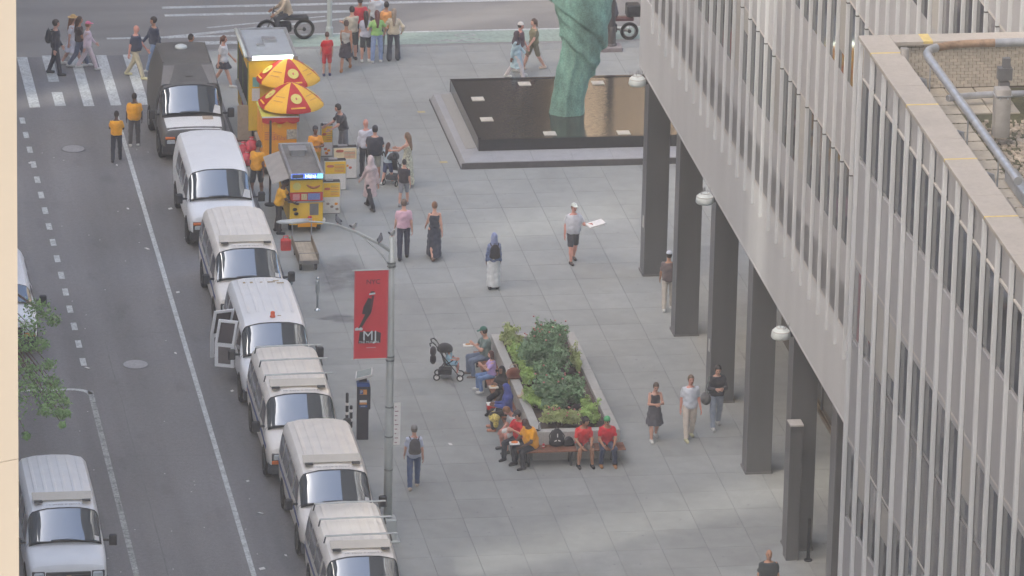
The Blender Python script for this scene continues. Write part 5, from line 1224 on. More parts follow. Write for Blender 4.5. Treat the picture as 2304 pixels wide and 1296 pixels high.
# ================================================================== PEOPLE (one continuous surface each, grown from a distance field)
def surfnet(F, o, h):
    """naive surface nets: scalar grid -> verts, quads"""
    nx, ny, nz = F.shape; ins = F < 0
    c = [ins[i:nx-1+i, j:ny-1+j, k:nz-1+k] for i in (0,1) for j in (0,1) for k in (0,1)]
    cnt = sum(x.astype(np.int8) for x in c); mask = (cnt > 0) & (cnt < 8)
    idx = -np.ones(mask.shape, np.int64); cells = np.argwhere(mask); idx[mask] = np.arange(len(cells))
    if len(cells) == 0: return np.zeros((0,3)), []
    acc = np.zeros((len(cells), 3)); n = np.zeros(len(cells)); corners = [(i,j,k) for i in (0,1) for j in (0,1) for k in (0,1)]
    vals = [F[cells[:,0]+i, cells[:,1]+j, cells[:,2]+k] for i,j,k in corners]
    for a in range(8):
        for b in range(a+1, 8):
            d = [abs(corners[a][q]-corners[b][q]) for q in range(3)]
            if sum(d) != 1: continue
            fa, fb = vals[a], vals[b]; m = (fa < 0) != (fb < 0)
            if not m.any(): continue
            t = fa[m]/(fa[m]-fb[m]); pa = np.array(corners[a], float); pb_ = np.array(corners[b], float)
            acc[m] += pa+(pb_-pa)*t[:, None]; n[m] += 1
    V = o+h*(cells+acc/n[:, None]); Q = []
    for ax in range(3):
        sl0 = [slice(None)]*3; sl1 = [slice(None)]*3; sl0[ax] = slice(0, -1); sl1[ax] = slice(1, None)
        e = ins[tuple(sl0)] != ins[tuple(sl1)]; u, v = (ax+1) % 3, (ax+2) % 3
        E_ = np.argwhere(e); E_ = E_[(E_[:,u] > 0) & (E_[:,v] > 0) & (E_[:,u] < F.shape[u]-1) & (E_[:,v] < F.shape[v]-1)]
        if not len(E_): continue
        def g(du, dv):
            q = E_.copy(); q[:,u] -= du; q[:,v] -= dv; return idx[q[:,0], q[:,1], q[:,2]]
        a, b, c_, d_ = g(1,1), g(0,1), g(0,0), g(1,0); fl = ins[E_[:,0], E_[:,1], E_[:,2]]
        qd = np.stack([a,b,c_,d_], 1); qd[~fl] = qd[~fl][:, ::-1]; Q.append(qd)
    return V, np.concatenate(Q)
class SDF:
    def __init__(s, h=.02, k=.03): s.p = []; s.h = h; s.k = k
    def cap(s, a, b, ra, rb, k=None): s.p.append(('c', np.array(a, float), np.array(b, float), ra, rb, k)); return s
    def ell(s, c, r, R=None, k=None): s.p.append(('e', np.array(c, float), np.array(r, float), R, None, k)); return s
    def tor(s, o, R, prof, inf, t0, t1, k=None): s.p.append(('t', np.array(o, float), R, prof, (inf, t0, t1), k)); return s
    def cone(s, pts, k=None, pleat=0.): s.p.append(('s', pts, pleat, None, None, k)); return s
    def bounds(s):
        lo = np.full(3, 9.); hi = -lo
        for q in s.p:
            if q[0] == 'c': P = [q[1]-q[3], q[1]+q[3], q[2]-q[4], q[2]+q[4]]
            elif q[0] == 'e': P = [q[1]-max(q[2]), q[1]+max(q[2])]
            elif q[0] == 't': P = [q[1]+q[2]@np.array([x, y, z]) for x in (-.27,.27) for y in (-.2,.2) for z in (q[4][1], q[4][2])]
            else: P = [np.array([x+sx*rx*1.1, y+sy*ry*1.1, z]) for (x, y, z, rx, ry) in q[1] for sx in (-1,1) for sy in (-1,1)]
            for p in P: lo = np.minimum(lo, p); hi = np.maximum(hi, p)
        return lo, hi
    def mesh(s, cuts=(), mask=None):
        lo, hi = s.bounds(); h = s.h; lo = lo-3*h; hi = hi+3*h; n = np.ceil((hi-lo)/h).astype(int)+1
        F = np.full(n, .25); ax = [lo[i]+h*np.arange(n[i]) for i in range(3)]
        for q in s.p:
            one = SDF(h); one.p = [q]; a, b = one.bounds(); m = .09
            i0 = np.maximum(0, ((a-m-lo)/h).astype(int)); i1 = np.minimum(n, ((b+m-lo)/h).astype(int)+2)
            if (i1 <= i0).any(): continue
            X, Y, Z = np.meshgrid(*[ax[i][i0[i]:i1[i]] for i in range(3)], indexing='ij')
            if q[0] == 'c':
                A, B, ra, rb = q[1:5]; d = B-A; L2 = max(1e-9, d@d); t = np.clip(((X-A[0])*d[0]+(Y-A[1])*d[1]+(Z-A[2])*d[2])/L2, 0, 1)
                D = np.sqrt((X-A[0]-d[0]*t)**2+(Y-A[1]-d[1]*t)**2+(Z-A[2]-d[2]*t)**2)-(ra+(rb-ra)*t)
            elif q[0] == 'e':
                P = np.stack([X-q[1][0], Y-q[1][1], Z-q[1][2]], -1)
                if q[3] is not None: P = P@q[3]
                r = q[2]; D = (np.sqrt(((P/r)**2).sum(-1))-1)*r.min()
            elif q[0] == 't':
                P = np.stack([X-q[1][0], Y-q[1][1], Z-q[1][2]], -1)@q[2]; pr = np.array(q[3]); inf, t0, t1 = q[4]; t = P[...,2]
                rx = np.interp(t, pr[:,0], pr[:,1])+inf; ry = np.interp(t, pr[:,0], pr[:,2])+inf
                D = (np.sqrt((P[...,0]/rx)**2+(P[...,1]/ry)**2)-1)*np.minimum(rx, ry); D = np.maximum(D, np.maximum(t0-t, t-t1))
            else:
                pr = np.array(sorted(q[1], key=lambda w: w[2])); z = np.clip(Z, pr[0,2], pr[-1,2]); cx = np.interp(z, pr[:,2], pr[:,0]); cy = np.interp(z, pr[:,2], pr[:,1]); rx = np.interp(z, pr[:,2], pr[:,3]); ry = np.interp(z, pr[:,2], pr[:,4])
                if q[2]:
                    th = np.arctan2(Y-cy, X-cx); w = (pr[-1,2]-z)/(pr[-1,2]-pr[0,2]); f_ = 1+q[2]*w*np.cos(8*th+1.); rx = rx*f_; ry = ry*f_
                D = (np.sqrt(((X-cx)/rx)**2+((Y-cy)/ry)**2)-1)*np.minimum(rx, ry); D = np.maximum(D, np.maximum(pr[0,2]-Z, Z-pr[-1,2]))
            k = q[5] if q[5] is not None else s.k; G = F[i0[0]:i1[0], i0[1]:i1[1], i0[2]:i1[2]]
            hh = np.clip(.5+.5*(G-D)/k, 0, 1); F[i0[0]:i1[0], i0[1]:i1[1], i0[2]:i1[2]] = D*hh+G*(1-hh)-k*hh*(1-hh)
        if cuts:
            X, Y, Z = np.meshgrid(*ax, indexing='ij')
            for fn in cuts: F = np.maximum(F, fn(X, Y, Z))
        return surfnet(F, lo, h)
def rx_(a): c, s = math.cos(a), math.sin(a); return np.array([[1,0,0],[0,c,-s],[0,s,c]])
def rz_(a): c, s = math.cos(a), math.sin(a); return np.array([[c,-s,0],[s,c,0],[0,0,1]])
def ry_(a): c, s = math.cos(a), math.sin(a); return np.array([[c,0,s],[0,1,0],[-s,0,c]])
# hand template: wrist at origin, fingers along -z, palm towards +x, thumb towards -y (right-side hand; mirrored for the other)
_h = SDF(.0075, .008); _h.ell((0,0,-.045), (.014,.038,.05)); _h.cap((0,0,.02), (0,0,-.02), .025, .026)
for yv, ln in ((-.028,.072),(-.009,.082),(.010,.076),(.028,.06)):
    _h.cap((0,yv,-.082), (.008,yv,-.082-ln*.5), .0105, .0098, .004).cap((.008,yv,-.082-ln*.5), (.028,yv,-.082-ln), .0098, .0085, .004)
_h.cap((0,-.032,-.03), (.012,-.058,-.058), .0125, .011, .006).cap((.012,-.058,-.058), (.022,-.062,-.09), .011, .009, .004)
HV, HQ = _h.mesh()
SKIN = {'light': (206,160,140), 'pink': (208,150,134), 'tan': (178,132,106), 'brown': (128,92,74), 'dark': (88,66,58)}
def cloth(c, pat=None):
    key = 'cloth_%d_%d_%d%s' % (*c, pat or '')
    if key in MATS: return MATS[key]
    if pat == 'print': return mat(key, c, .85, var=.5, scale=22, detail=2, sheen=.1)
    return mat(key, c, .88, var=.14, scale=7, sheen=.15, bump=.25)
def hairm(c): return mat('hair_%d_%d_%d' % c, c, .6, var=.25, scale=30)
M_eye = mat('eye_dark', (48,38,34), .3); M_lip = mat('lips', (160,96,88), .6)
MALE = [(-.10,.10,.09),(-.05,.16,.115),(.02,.168,.12),(.12,.155,.115),(.25,.165,.118),(.36,.178,.118),(.42,.166,.1),(.46,.125,.085),(.50,.075,.065),(.53,.055,.055)]
FEM = [(-.10,.10,.09),(-.05,.165,.115),(.02,.17,.12),(.13,.13,.1),(.24,.14,.112),(.34,.15,.118),(.41,.142,.092),(.46,.10,.075),(.50,.062,.056),(.53,.05,.05)]
BIG = [(-.10,.11,.1),(-.05,.18,.14),(.02,.195,.155),(.12,.2,.165),(.25,.195,.15),(.36,.198,.135),(.42,.182,.11),(.46,.14,.095),(.50,.085,.075),(.53,.06,.06)]
POSE = {   # (left leg flex, knee), (right leg ...), arms: flex, abduct, elbow, inward ; L/R as the body's -x / +x side
 'stand': dict(L=(2,3,3), R=(-2,3,3), AL=(4,8,14,.2), AR=(6,8,14,.2)),
 'walk': dict(L=(24,6,1), R=(-16,16,1), AL=(-18,7,12,.1), AR=(22,7,22,.1)),
 'walk2': dict(L=(-14,20,1), R=(20,4,1), AL=(20,7,25,.1), AR=(-16,7,10,.1)),
 'stroll': dict(L=(12,4,2), R=(-9,12,2), AL=(-8,8,14,.1), AR=(10,8,18,.1)),
 'phone': dict(L=(14,4,2), R=(-10,14,2), AL=(22,10,88,.55), AR=(24,10,88,.55)),
 'hips': dict(L=(3,3,5), R=(-3,3,5), AL=(-12,34,62,.9), AR=(-12,34,62,.9)),
 'reach': dict(L=(4,4,5), R=(-4,6,5), AL=(45,8,40,.2), AR=(50,8,30,.2)),
 'carry': dict(L=(14,4,2), R=(-9,12,2), AL=(-6,8,12,.1), AR=(20,22,80,-.4)),
 'sit': dict(L=(84,86,6), R=(82,88,6), AL=(26,8,70,.4), AR=(26,8,70,.4)),
 'sitlean': dict(L=(86,92,9), R=(84,88,9), AL=(36,10,52,.5), AR=(34,10,52,.5)),
 'eat': dict(L=(84,86,7), R=(82,90,7), AL=(38,10,86,.5), AR=(40,10,96,.45)),
 'ride': dict(L=(72,86,14), R=(72,86,14), AL=(46,16,26,.0), AR=(46,16,26,.0)),
}
npeople = 0; rf = random.Random(77)
def person(label, loc, face=0., h=1.72, sk='light', body='m', pose='stand', top=('tee',(120,120,120)), bottom=('pants',(60,60,70)), shoes=(50,50,52), hair=('short',(60,48,40)), hat=None, lean=0., tilt=0., turn=0., seat=None, wide=1., group=None, name='person', cat='person', vox=.021, cant=0.):
    """loc: (px,py) feet pixel for a standing figure, or a world Vector (seat centre) when seat is given"""
    global npeople; npeople += 1
    k = h/1.75; P = POSE[pose] if isinstance(pose, str) else pose; prof = {'m': MALE, 'f': FEM, 'b': BIG}[body]
    prof = [(t*k, a*k*wide, b*k*wide) for t, a, b in prof]
    pel = np.array([0, 0, .95*k]); RL = rx_(rad(lean)); up = lambda v: pel+RL@(np.array(v, float)*k)
    J = {}
    for s, n in ((-1,'L'), (1,'R')):
        f_, kn, ab = [rad(v) for v in P[n]]; hip = pel+np.array([s*.092*wide, 0, -.03])*k
        kd = np.array([s*math.sin(ab), -math.sin(f_)*math.cos(ab), -math.cos(f_)*math.cos(ab)]); knee = hip+kd*.43*k
        a2 = f_-kn; sdv = np.array([s*math.sin(ab)*.4, -math.sin(a2), -math.cos(a2)]); sdv /= np.linalg.norm(sdv); ank = knee+sdv*.425*k
        J['hip'+n], J['knee'+n], J['ank'+n] = hip, knee, ank
        sf, abd, el, inw = P['A'+n][0], P['A'+n][1], P['A'+n][2], P['A'+n][3]; sf, abd, el = rad(sf), rad(abd), rad(el)
        sh = up((s*(.168 if body == 'm' else .182 if body == 'b' else .146)*wide, .0, .425)); ud = np.array([s*math.sin(abd), -math.sin(sf)*math.cos(abd), -math.cos(sf)*math.cos(abd)]); ud = RL@ud
        bend = RL@np.array([-s*inw, -1., .15]); bend -= ud*(bend@ud); bend /= np.linalg.norm(bend); elb = sh+ud*.285*k
        fd = ud*math.cos(el)+bend*math.sin(el); wr = elb+fd*.25*k
        J['sh'+n], J['el'+n], J['wr'+n], J['fd'+n], J['bd'+n] = sh, elb, wr, fd, bend
    # settle on the ground or on the seat
    dz = (seat+.115*k-pel[2]) if seat is not None else (.078*k-min(J['ankL'][2], J['ankR'][2]))
    for q in J:
        if q[:2] not in ('fd','bd'): J[q] = J[q]+np.array([0,0,dz])
    pel = pel+np.array([0,0,dz]); up = lambda v: pel+RL@(np.array(v, float)*k)
    neck = up((0,0,.50)); RH = rz_(rad(turn))@RL@rx_(rad(tilt)); hc = up((0,.0,.53))+RH@(np.array([0,-.025,.155])*k)
    hp = lambda v: hc+RH@(np.array(v, float)*k)
    if seat is None and not isinstance(loc, Vector): w = at(loc[0], loc[1]); wl_ = Vector((w.x, w.y, 0 if w.x > XC else ZR))
    else: wl_ = Vector(loc)
    if seat is None and not isinstance(loc, Vector) and w.x <= XC: w = at(loc[0], loc[1], ZR); wl_ = Vector((w.x, w.y, ZR))
    t = thing(name, label, cat, wl_, rad(face), group)
    # ---------------- body
    B = SDF(vox*.95, .03*k); B.tor(pel, RL, prof, 0., -.09*k, .50*k)
    B.cap(neck-RL@np.array([0,0,.03])*k, hp((0,.02,-.05)), .056*k, .05*k); B.ell(hc, np.array([.074,.092,.112])*k, RH); B.ell(hp((0,-.03,-.055)), np.array([.052,.055,.055])*k, RH)
    B.cap(hp((0,-.09,.015)), hp((0,-.108,-.018)), .010*k, .014*k, .012)
    for s in (-1, 1): B.ell(hp((s*.076,.005,-.005)), np.array([.012,.02,.03])*k, RH, .01)
    for n in 'LR':
        B.cap(J['hip'+n], J['knee'+n], .082*k*wide, .056*k); B.cap(J['knee'+n], J['knee'+n]*.6+J['ank'+n]*.4, .056*k, .056*k); B.cap(J['knee'+n]*.6+J['ank'+n]*.4, J['ank'+n], .056*k, .037*k)
        B.cap(J['ank'+n]+np.array([0,.03,-.03])*k, J['ank'+n]+np.array([0,-.13,-.045])*k, .034*k, .028*k)
        B.cap(J['sh'+n], J['el'+n], .05*k*wide, .04*k); B.cap(J['el'+n], J['wr'+n], .041*k, .028*k)
    V, Q = B.mesh(); Q = [tuple(q) for q in Q]; mi = np.zeros(len(Q), int)
    cen = V[np.array(Q)].mean(1)
    for s in (-1, 1): mi[np.linalg.norm(cen-hp((s*.032,-.088,.012)), axis=1) < .014*k] = 1
    mi[np.linalg.norm((cen-hp((0,-.092,-.055)))*np.array([.5,1,1]), axis=1) < .012*k] = 2
    VV = [V]; off = len(V); mi = list(mi)
    for s, n in ((-1,'L'), (1,'R')):                       # hands with five fingers
        z = -J['fd'+n]; x = -s*np.array([1.,0,0])+.001; x = x-z*(x@z)
        if np.linalg.norm(x) < .2: x = J['bd'+n]-z*(J['bd'+n]@z)
        x /= np.linalg.norm(x); y = np.cross(z, x); H = HV*np.array([1, 1 if np.cross(z, x)[1] > 0 else -1, 1])*k
        M_ = np.stack([x, y, z], 1); VV.append(J['wr'+n]+H@M_.T); Q += [tuple(int(i)+off for i in q) for q in HQ]; mi += [0]*len(HQ); off += len(HV)
    V = np.concatenate(VV); me = bpy.data.meshes.new('body'); me.from_pydata(V.tolist(), [], Q)
    for m_ in (mat('skin_'+sk, SKIN[sk], .55, var=.06, scale=6), M_eye, M_lip): me.materials.append(m_)
    me.polygons.foreach_set('material_index', mi); me.polygons.foreach_set('use_smooth', [True]*len(Q)); me.update(); mk('body', me, t)
    def put(nm, S, m_, cuts=()):
        V, Q = S.mesh(cuts)
        if len(V) == 0: return
        me = bpy.data.meshes.new(nm); me.from_pydata(V.tolist(), [], [tuple(q) for q in Q]); me.materials.append(m_)
        if nm not in ('shoe', 'hair', 'cap', 'sun_hat'):       # creases in the cloth
            me.update(); N = np.zeros(len(V)*3); me.vertices.foreach_get('normal', N); N = N.reshape(-1, 3); a_, b_ = rf.uniform(0, 6), rf.uniform(0, 6)
            D_ = .0055*np.sin(34*V[:,2]+18*V[:,0]+a_+2.2*np.sin(13*V[:,1]+b_))+.005*np.sin(21*V[:,2]-30*V[:,0]+b_+1.8*np.sin(17*V[:,2]+a_))
            me.vertices.foreach_set('co', (V+N*(D_*(1. if nm in ('shirt','jacket','coat','skirt') else .45)+.0)[:, None]).ravel())
        me.update(); me.polygons.foreach_set('use_smooth', [True]*len(Q)); me.update(); return mk(nm, me, t)
    lerp = lambda a, b, q: a+(b-a)*q
    # ---------------- lower garment
    bk, bc = bottom[0], bottom[1]; pat = bottom[2] if len(bottom) > 2 else None
    if bk in ('pants', 'flare', 'shorts', 'jeans'):
        S = SDF(vox, .025*k); S.tor(pel, RL, prof, .010*k, -.09*k, .07*k)
        for n in 'LR':
            hip, kn, an = J['hip'+n], J['knee'+n], J['ank'+n]
            if bk == 'shorts': S.cap(hip, lerp(hip, kn, .86), .098*k*wide, .086*k)
            else:
                S.cap(hip, kn, .100*k*wide, .078*k); S.cap(kn, lerp(kn, an, .93), .077*k, (.095 if bk == 'flare' else .066)*k)
        put({'shorts':'shorts','jeans':'jeans'}.get(bk, 'trousers'), S, cloth(bc, pat))
    elif bk in ('skirt', 'longskirt', 'miniskirt'):
        z0 = pel[2]+.1*k; hem = {'skirt': .48, 'longskirt': .10, 'miniskirt': .62}[bk]*k; kx = (J['kneeL']+J['kneeR'])/2; ax_ = (J['ankL']+J['ankR'])/2; zc = lerp(kx, ax_, .6) if bk == 'longskirt' else kx
        spread = abs(J['ankL'][1]-J['ankR'][1])/2*(.75 if bk == 'longskirt' else .35)
        wb = .24*k if bk != 'longskirt' else .2*k
        pts = [(pel[0], pel[1], z0, prof[3][1]+.02, prof[3][2]+.02), (pel[0], pel[1], pel[2]-.06*k, .19*k, .15*k), (zc[0]*.7, zc[1]*.7, hem, wb, .17*k+spread)]
        put('skirt', SDF(vox, .02).cone(pts, pleat=.07), cloth(bc, pat))
    # ---------------- top
    tk, tc_ = top[0], top[1]; pat = top[2] if len(top) > 2 else None
    S = SDF(vox, .028*k); inf = .032*k if tk not in ('tank',) else .013*k; hem = {'tee': -.02, 'long': -.05, 'tank': .05, 'untuck': -.08, 'jacket': -.10, 'crop': .06, 'coat': -.06}.get(tk, -.02)
    S.tor(pel, RL, prof, inf, hem*k, (.475 if tk != 'tank' else .41)*k)
    for n in 'LR':
        sh, el, wr = J['sh'+n], J['el'+n], J['wr'+n]
        if tk in ('tee', 'untuck', 'crop'): S.cap(sh, lerp(sh, el, .62), .056*k*wide, .061*k)
        elif tk in ('long', 'jacket', 'coat'): S.cap(sh, el, .058*k*wide, .055*k); S.cap(el, lerp(el, wr, .92), .055*k, .044*k)
        elif tk == 'half': S.cap(sh, el, .058*k*wide, .06*k); S.cap(el, lerp(el, wr, .3), .058*k, .054*k)
        elif tk == 'tank': S.cap(lerp(sh, neck, .35), up((sh[0]/k*.6, -.06, .36)), .03*k, .03*k)
    if tk == 'coat':
        S.cone([(pel[0], pel[1], pel[2]+.1*k, .17*k, .14*k), ((J['kneeL']+J['kneeR'])[0]/2, (J['kneeL']+J['kneeR'])[1]/2, .42*k+0*dz, .22*k, .22*k)], pleat=.04)
    put({'coat':'coat','jacket':'jacket'}.get(tk, 'shirt'), S, cloth(tc_, pat))
    if tk in ('jacket',): pass
    # ---------------- shoes
    if shoes:
        for n in 'LR':
            S = SDF(vox*.8, .015); a = J['ank'+n]; S.cap(a+np.array([0,.035,-.032])*k, a+np.array([0,-.15,-.04])*k, .05*k, .043*k); S.cap(a+np.array([0,.01,.0])*k, a+np.array([0,.03,-.03])*k, .045*k, .05*k)
            put('shoe', S, mat('shoe_%d_%d_%d' % shoes, shoes, .6, var=.1, scale=20))
    # ---------------- hair / headgear
    if hair and hair[0] != 'bald' and not (hat and hat[0] == 'hijab'):
        S = SDF(vox*.75, .02); S.ell(hp((0,.012,.015)), np.array([.086,.1,.12])*k, RH); hk = hair[0]
        if hk == 'long': S.cap(hp((0,.06,-.02)), up((0,.10,.36)), .085*k, .06*k); S.cap(hp((0,.07,-.05)), up((.0,.12,.28)), .07*k, .045*k)
        if hk == 'bob': S.cap(hp((-.03,.04,-.04)), hp((-.035,.04,-.12)), .07*k, .06*k); S.cap(hp((.03,.04,-.04)), hp((.035,.04,-.12)), .07*k, .06*k)
        if hk == 'bun': S.ell(hp((0,.085,.10)), np.array([.045,.045,.05])*k)
        if hk == 'tail': S.cap(hp((0,.10,.03)), hp((0,.13,-.16)), .04*k, .025*k)
        if hk == 'wavy': S.ell(hp((0,.02,.04)), np.array([.1,.11,.1])*k)
        RT_ = np.linalg.inv(RH)
        def cutf(X, Y, Z):
            q = np.stack([X-hc[0], Y-hc[1], Z-hc[2]], -1)@RH/k
            face = np.maximum(q[...,1]+.045, q[...,2]-.048)          # open over the face
            lowr = np.maximum(-.045-q[...,2], .5*0+q[...,1]-.02) if hk in ('short','wavy','bun','tail') else face*0-1
            nape = np.maximum(q[...,2]+.07, q[...,1]-.2) if hk in ('short','wavy','bun') else face*0+1
            return np.maximum(-face, -nape)*k
        put('hair', S, hairm(hair[1]), [cutf])
    if hat:
        hk, c_ = hat; S = SDF(vox*.75, .012)
        if hk == 'cap':
            S.ell(hp((0,.005,.04)), np.array([.09,.106,.1])*k, RH); S.ell(hp((0,-.12,.055)), np.array([.068,.07,.012])*k, RH)
            put('cap', S, cloth(c_), [lambda X,Y,Z: (.045-((np.stack([X-hc[0],Y-hc[1],Z-hc[2]],-1)@RH)[...,2])/k)*k])
        elif hk == 'beanie':
            S.ell(hp((0,.008,.04)), np.array([.092,.108,.1])*k, RH); put('cap', S, cloth(c_), [lambda X,Y,Z: (.035-((np.stack([X-hc[0],Y-hc[1],Z-hc[2]],-1)@RH)[...,2])/k)*k])
        elif hk == 'straw':
            S.ell(hp((0,0,.07)), np.array([.088,.1,.085])*k, RH); S.ell(hp((0,0,.06)), np.array([.19,.2,.014])*k, RH); put('sun_hat', S, cloth(c_))
        elif hk == 'hijab':
            S = SDF(vox*.8, .035); S.ell(hp((0,.012,.005)), np.array([.098,.118,.135])*k, RH); S.cap(hp((0,.03,-.06)), up((0,.02,.44)), .095*k, .13*k); S.ell(up((0,.0,.40)), np.array([.2,.15,.12])*k, RL)
            def cutf(X, Y, Z):
                q = np.stack([X-hc[0], Y-hc[1], Z-hc[2]], -1)@RH/k
                return -np.maximum(np.maximum(q[...,1]+.05, np.abs(q[...,0])-.058), np.maximum(q[...,2]-.065, -.085-q[...,2]))*k
            put('headscarf', S, cloth(c_), [cutf])
    t['_j'] = 0; del t['_j']
    return t, {q: Vector(v) for q, v in J.items()}, Vector(pel), Vector(hc)
def wpos(t, v):
    return Matrix.Translation(t.location) @ Matrix.Rotation(t.rotation_euler[2], 4, 'Z') @ Vector(v)
def backpack(t, J, pel, label, col, hip=False, hk=1.):
    """rucksack worn on the back of a figure"""
    o = thing('backpack', label, 'backpack', wpos(t, (0, .22*hk, pel.z+.3*hk)), t.rotation_euler[2])
    S = SDF(.02, .03); S.ell((0,0,0), (.15*hk,.09*hk,.22*hk)); S.cap((-.08*hk,0,-.14*hk), (.08*hk,0,-.14*hk), .09*hk, .09*hk); S.ell((0,.07*hk,-.08*hk), (.1*hk,.05*hk,.09*hk)); V, Q = S.mesh()
    me = bpy.data.meshes.new('pack'); me.from_pydata(V.tolist(), [], [tuple(q) for q in Q]); me.materials.append(cloth(col)); me.polygons.foreach_set('use_smooth', [True]*len(Q)); mk('pack', me, o)
    for s in (-1, 1): MB().tube([(s*.1*hk,-.06*hk,.16*hk), (s*.125*hk,-.18*hk,.20*hk), (s*.125*hk,-.34*hk,.1*hk), (s*.12*hk,-.3*hk,-.08*hk), (s*.12*hk,-.1*hk,-.16*hk)], .016, 5).build('strap', cloth(tuple(int(c*.75) for c in col)), o)
    MB().tube([(-.03,0,.21*hk),(-.03,0,.25*hk),(.03,0,.25*hk),(.03,0,.21*hk)], .008, 5).build('loop', M_black, o)
    return o
DK = (58,58,64); NAVY = (58,62,80); JEAN = (92,112,146); KHAKI = (176,164,136); BLK = (46,46,50); WHT = (218,218,220); YEL = (250,172,36)
BH = ('short', (46,38,36)); BRN = (86,64,52)
G1 = 'people crossing at the crosswalk'; G2 = 'people waiting at the avenue kerb'; G3 = 'people round the food carts'; G4 = 'people walking over the plaza'; G5 = 'people sitting round the planter'
SW = (208,208,204)
t, J, pel, hd = person('man in dark suit walking over the crosswalk with a black backpack', (125,168), 80, 1.8, 'light', 'm', 'stroll', ('jacket',(54,52,62)), ('pants',(52,50,60)), BLK, ('wavy',(58,46,42)), group=G1)
backpack(t, J, pel, 'black backpack worn by the man in the dark suit', (44,44,50))
person('woman in straw hat and white top on the crosswalk', (163,147), 85, 1.7, 'light', 'f', 'walk', ('tee',(214,214,222)), ('skirt',(206,206,218)), SW, ('long',(130,86,58)), ('straw',(206,166,104)), group=G1)
person('woman in dark top and blue jeans beside the straw hat', (178,150), 85, 1.68, 'tan', 'f', 'walk2', ('tee',(66,54,56)), ('jeans',(96,104,124)), SW, ('long',(84,60,48)), group=G1)
person('person in pink cap and pale pink clothes on the crosswalk', (197,155), 85, 1.6, 'light', 'f', 'walk', ('long',(212,192,200)), ('pants',(212,196,200)), SW, ('short',(150,110,80)), ('cap',(224,120,150)), group=G1)
person('man with shaved head in navy shirt and khaki trousers at the crosswalk', (305,174), 60, 1.76, 'pink', 'b', 'walk', ('tee',NAVY), ('pants',(186,176,150)), (196,190,150), ('bald',BLK), group=G1)
person('man with thick dark hair in navy jumper and jeans beside the box truck', (346,158), -70, 1.78, 'tan', 'm', 'walk2', ('long',NAVY), ('jeans',(118,138,168)), SW, ('wavy',(52,42,40)), group=G1)
person('person of whom only the dark head shows above the box truck', (428,196), 90, 1.72, 'tan', 'm', 'stand', ('tee',(150,150,150)), ('pants',DK), BLK, BH, group=G1)
person('woman in loose white top and short dark skirt between truck and kiosk', (502,193), 70, 1.68, 'light', 'f', 'walk', ('untuck',(216,216,218)), ('miniskirt',(70,70,78)), SW, ('tail',(112,76,58)), wide=1.1, group=G1)
person('man in orange yellow shirt with waist bag standing in the street', (262,362), 172, 1.58, 'dark', 'm', 'phone', ('tee',YEL), ('pants',(56,58,68)), BLK, BH, group='vendors in yellow shirts')
person('stocky man in orange yellow shirt and grey trousers next to the box truck', (302,328), 176, 1.66, 'dark', 'b', 'stand', ('untuck',YEL), ('pants',(84,82,84)), SW, BH, group='vendors in yellow shirts')
person('man in orange yellow shirt and dark shorts behind the plain white van', (577,446), 150, 1.76, 'brown', 'm', 'stroll', ('untuck',(250,170,36)), ('shorts',(62,62,66)), BLK, BH, lean=10, group='vendors in yellow shirts')
person('vendor in yellow shirt bending over the hot dog cart', (627,524), 75, 1.7, 'dark', 'm', 'reach', ('untuck',(244,180,44)), ('pants',(64,60,60)), BLK, BH, lean=14, tilt=10, group='vendors in yellow shirts')
person('vendor in orange shirt and yellow apron standing behind the menu boards', (708,402), 10, 1.66, 'brown', 'm', 'phone', ('tee',(250,164,56)), ('pants',(220,170,66)), BLK, BH, ('beanie',(62,62,70)), group='vendors in yellow shirts')
# avenue group
person('boy in long red football shirt seen from behind', (735,170), 180, 1.42, 'light', 'm', 'stand', ('untuck',(210,38,46)), ('shorts',(196,50,58)), (72,74,110), ('short',(96,70,58)), group=G2)
person('woman in sleeveless top and dark skirt strolling with a black bag', (778,158), 165, 1.68, 'tan', 'f', 'walk', ('tank',(176,176,172)), ('skirt',(72,66,72)), (166,110,62), ('short',(84,66,60)), group=G2)
person('man in beige shirt and dark shorts holding his head up at the kerb', (791,136), 195, 1.78, 'light', 'm', 'reach', ('tee',(192,186,168)), ('shorts',(88,92,90)), BLK, BH, group=G2)
person('person in bright red shirt in the middle of the kerb group', (809,116), 185, 1.8, 'tan', 'm', 'stand', ('tee',(206,62,72)), ('pants',DK), BLK, BH, group=G2)
person('woman in pale grey shirt and black shorts with long black hair', (822,139), 178, 1.66, 'light', 'f', 'stand', ('untuck',(192,192,204)), ('shorts',(62,66,70)), SW, ('long',(60,46,44)), group=G2)
person('woman in green top and light jeans with hands on hips', (847,140), 182, 1.7, 'light', 'f', 'hips', ('tee',(152,196,118)), ('jeans',(142,160,196)), SW, ('long',(104,58,58)), group=G2)
person('woman in beige cardigan and dark flared trousers at the end of the group', (885,136), 176, 1.7, 'light', 'f', 'hips', ('long',(204,192,168)), ('flare',(76,78,86)), BLK, ('long',(150,134,118)), group=G2)
person('person in orange shirt half hidden in the kerb group', (868,120), 170, 1.7, 'tan', 'm', 'stand', ('untuck',(230,164,98)), ('pants',(120,130,126)), BLK, BH, group=G2)
person('person in white top at the very top edge behind the kerb group', (846,100), 180, 1.8, 'light', 'm', 'stand', ('untuck',(206,212,216)), ('pants',DK), BLK, BH, ('cap',(52,46,50)), group=G2)
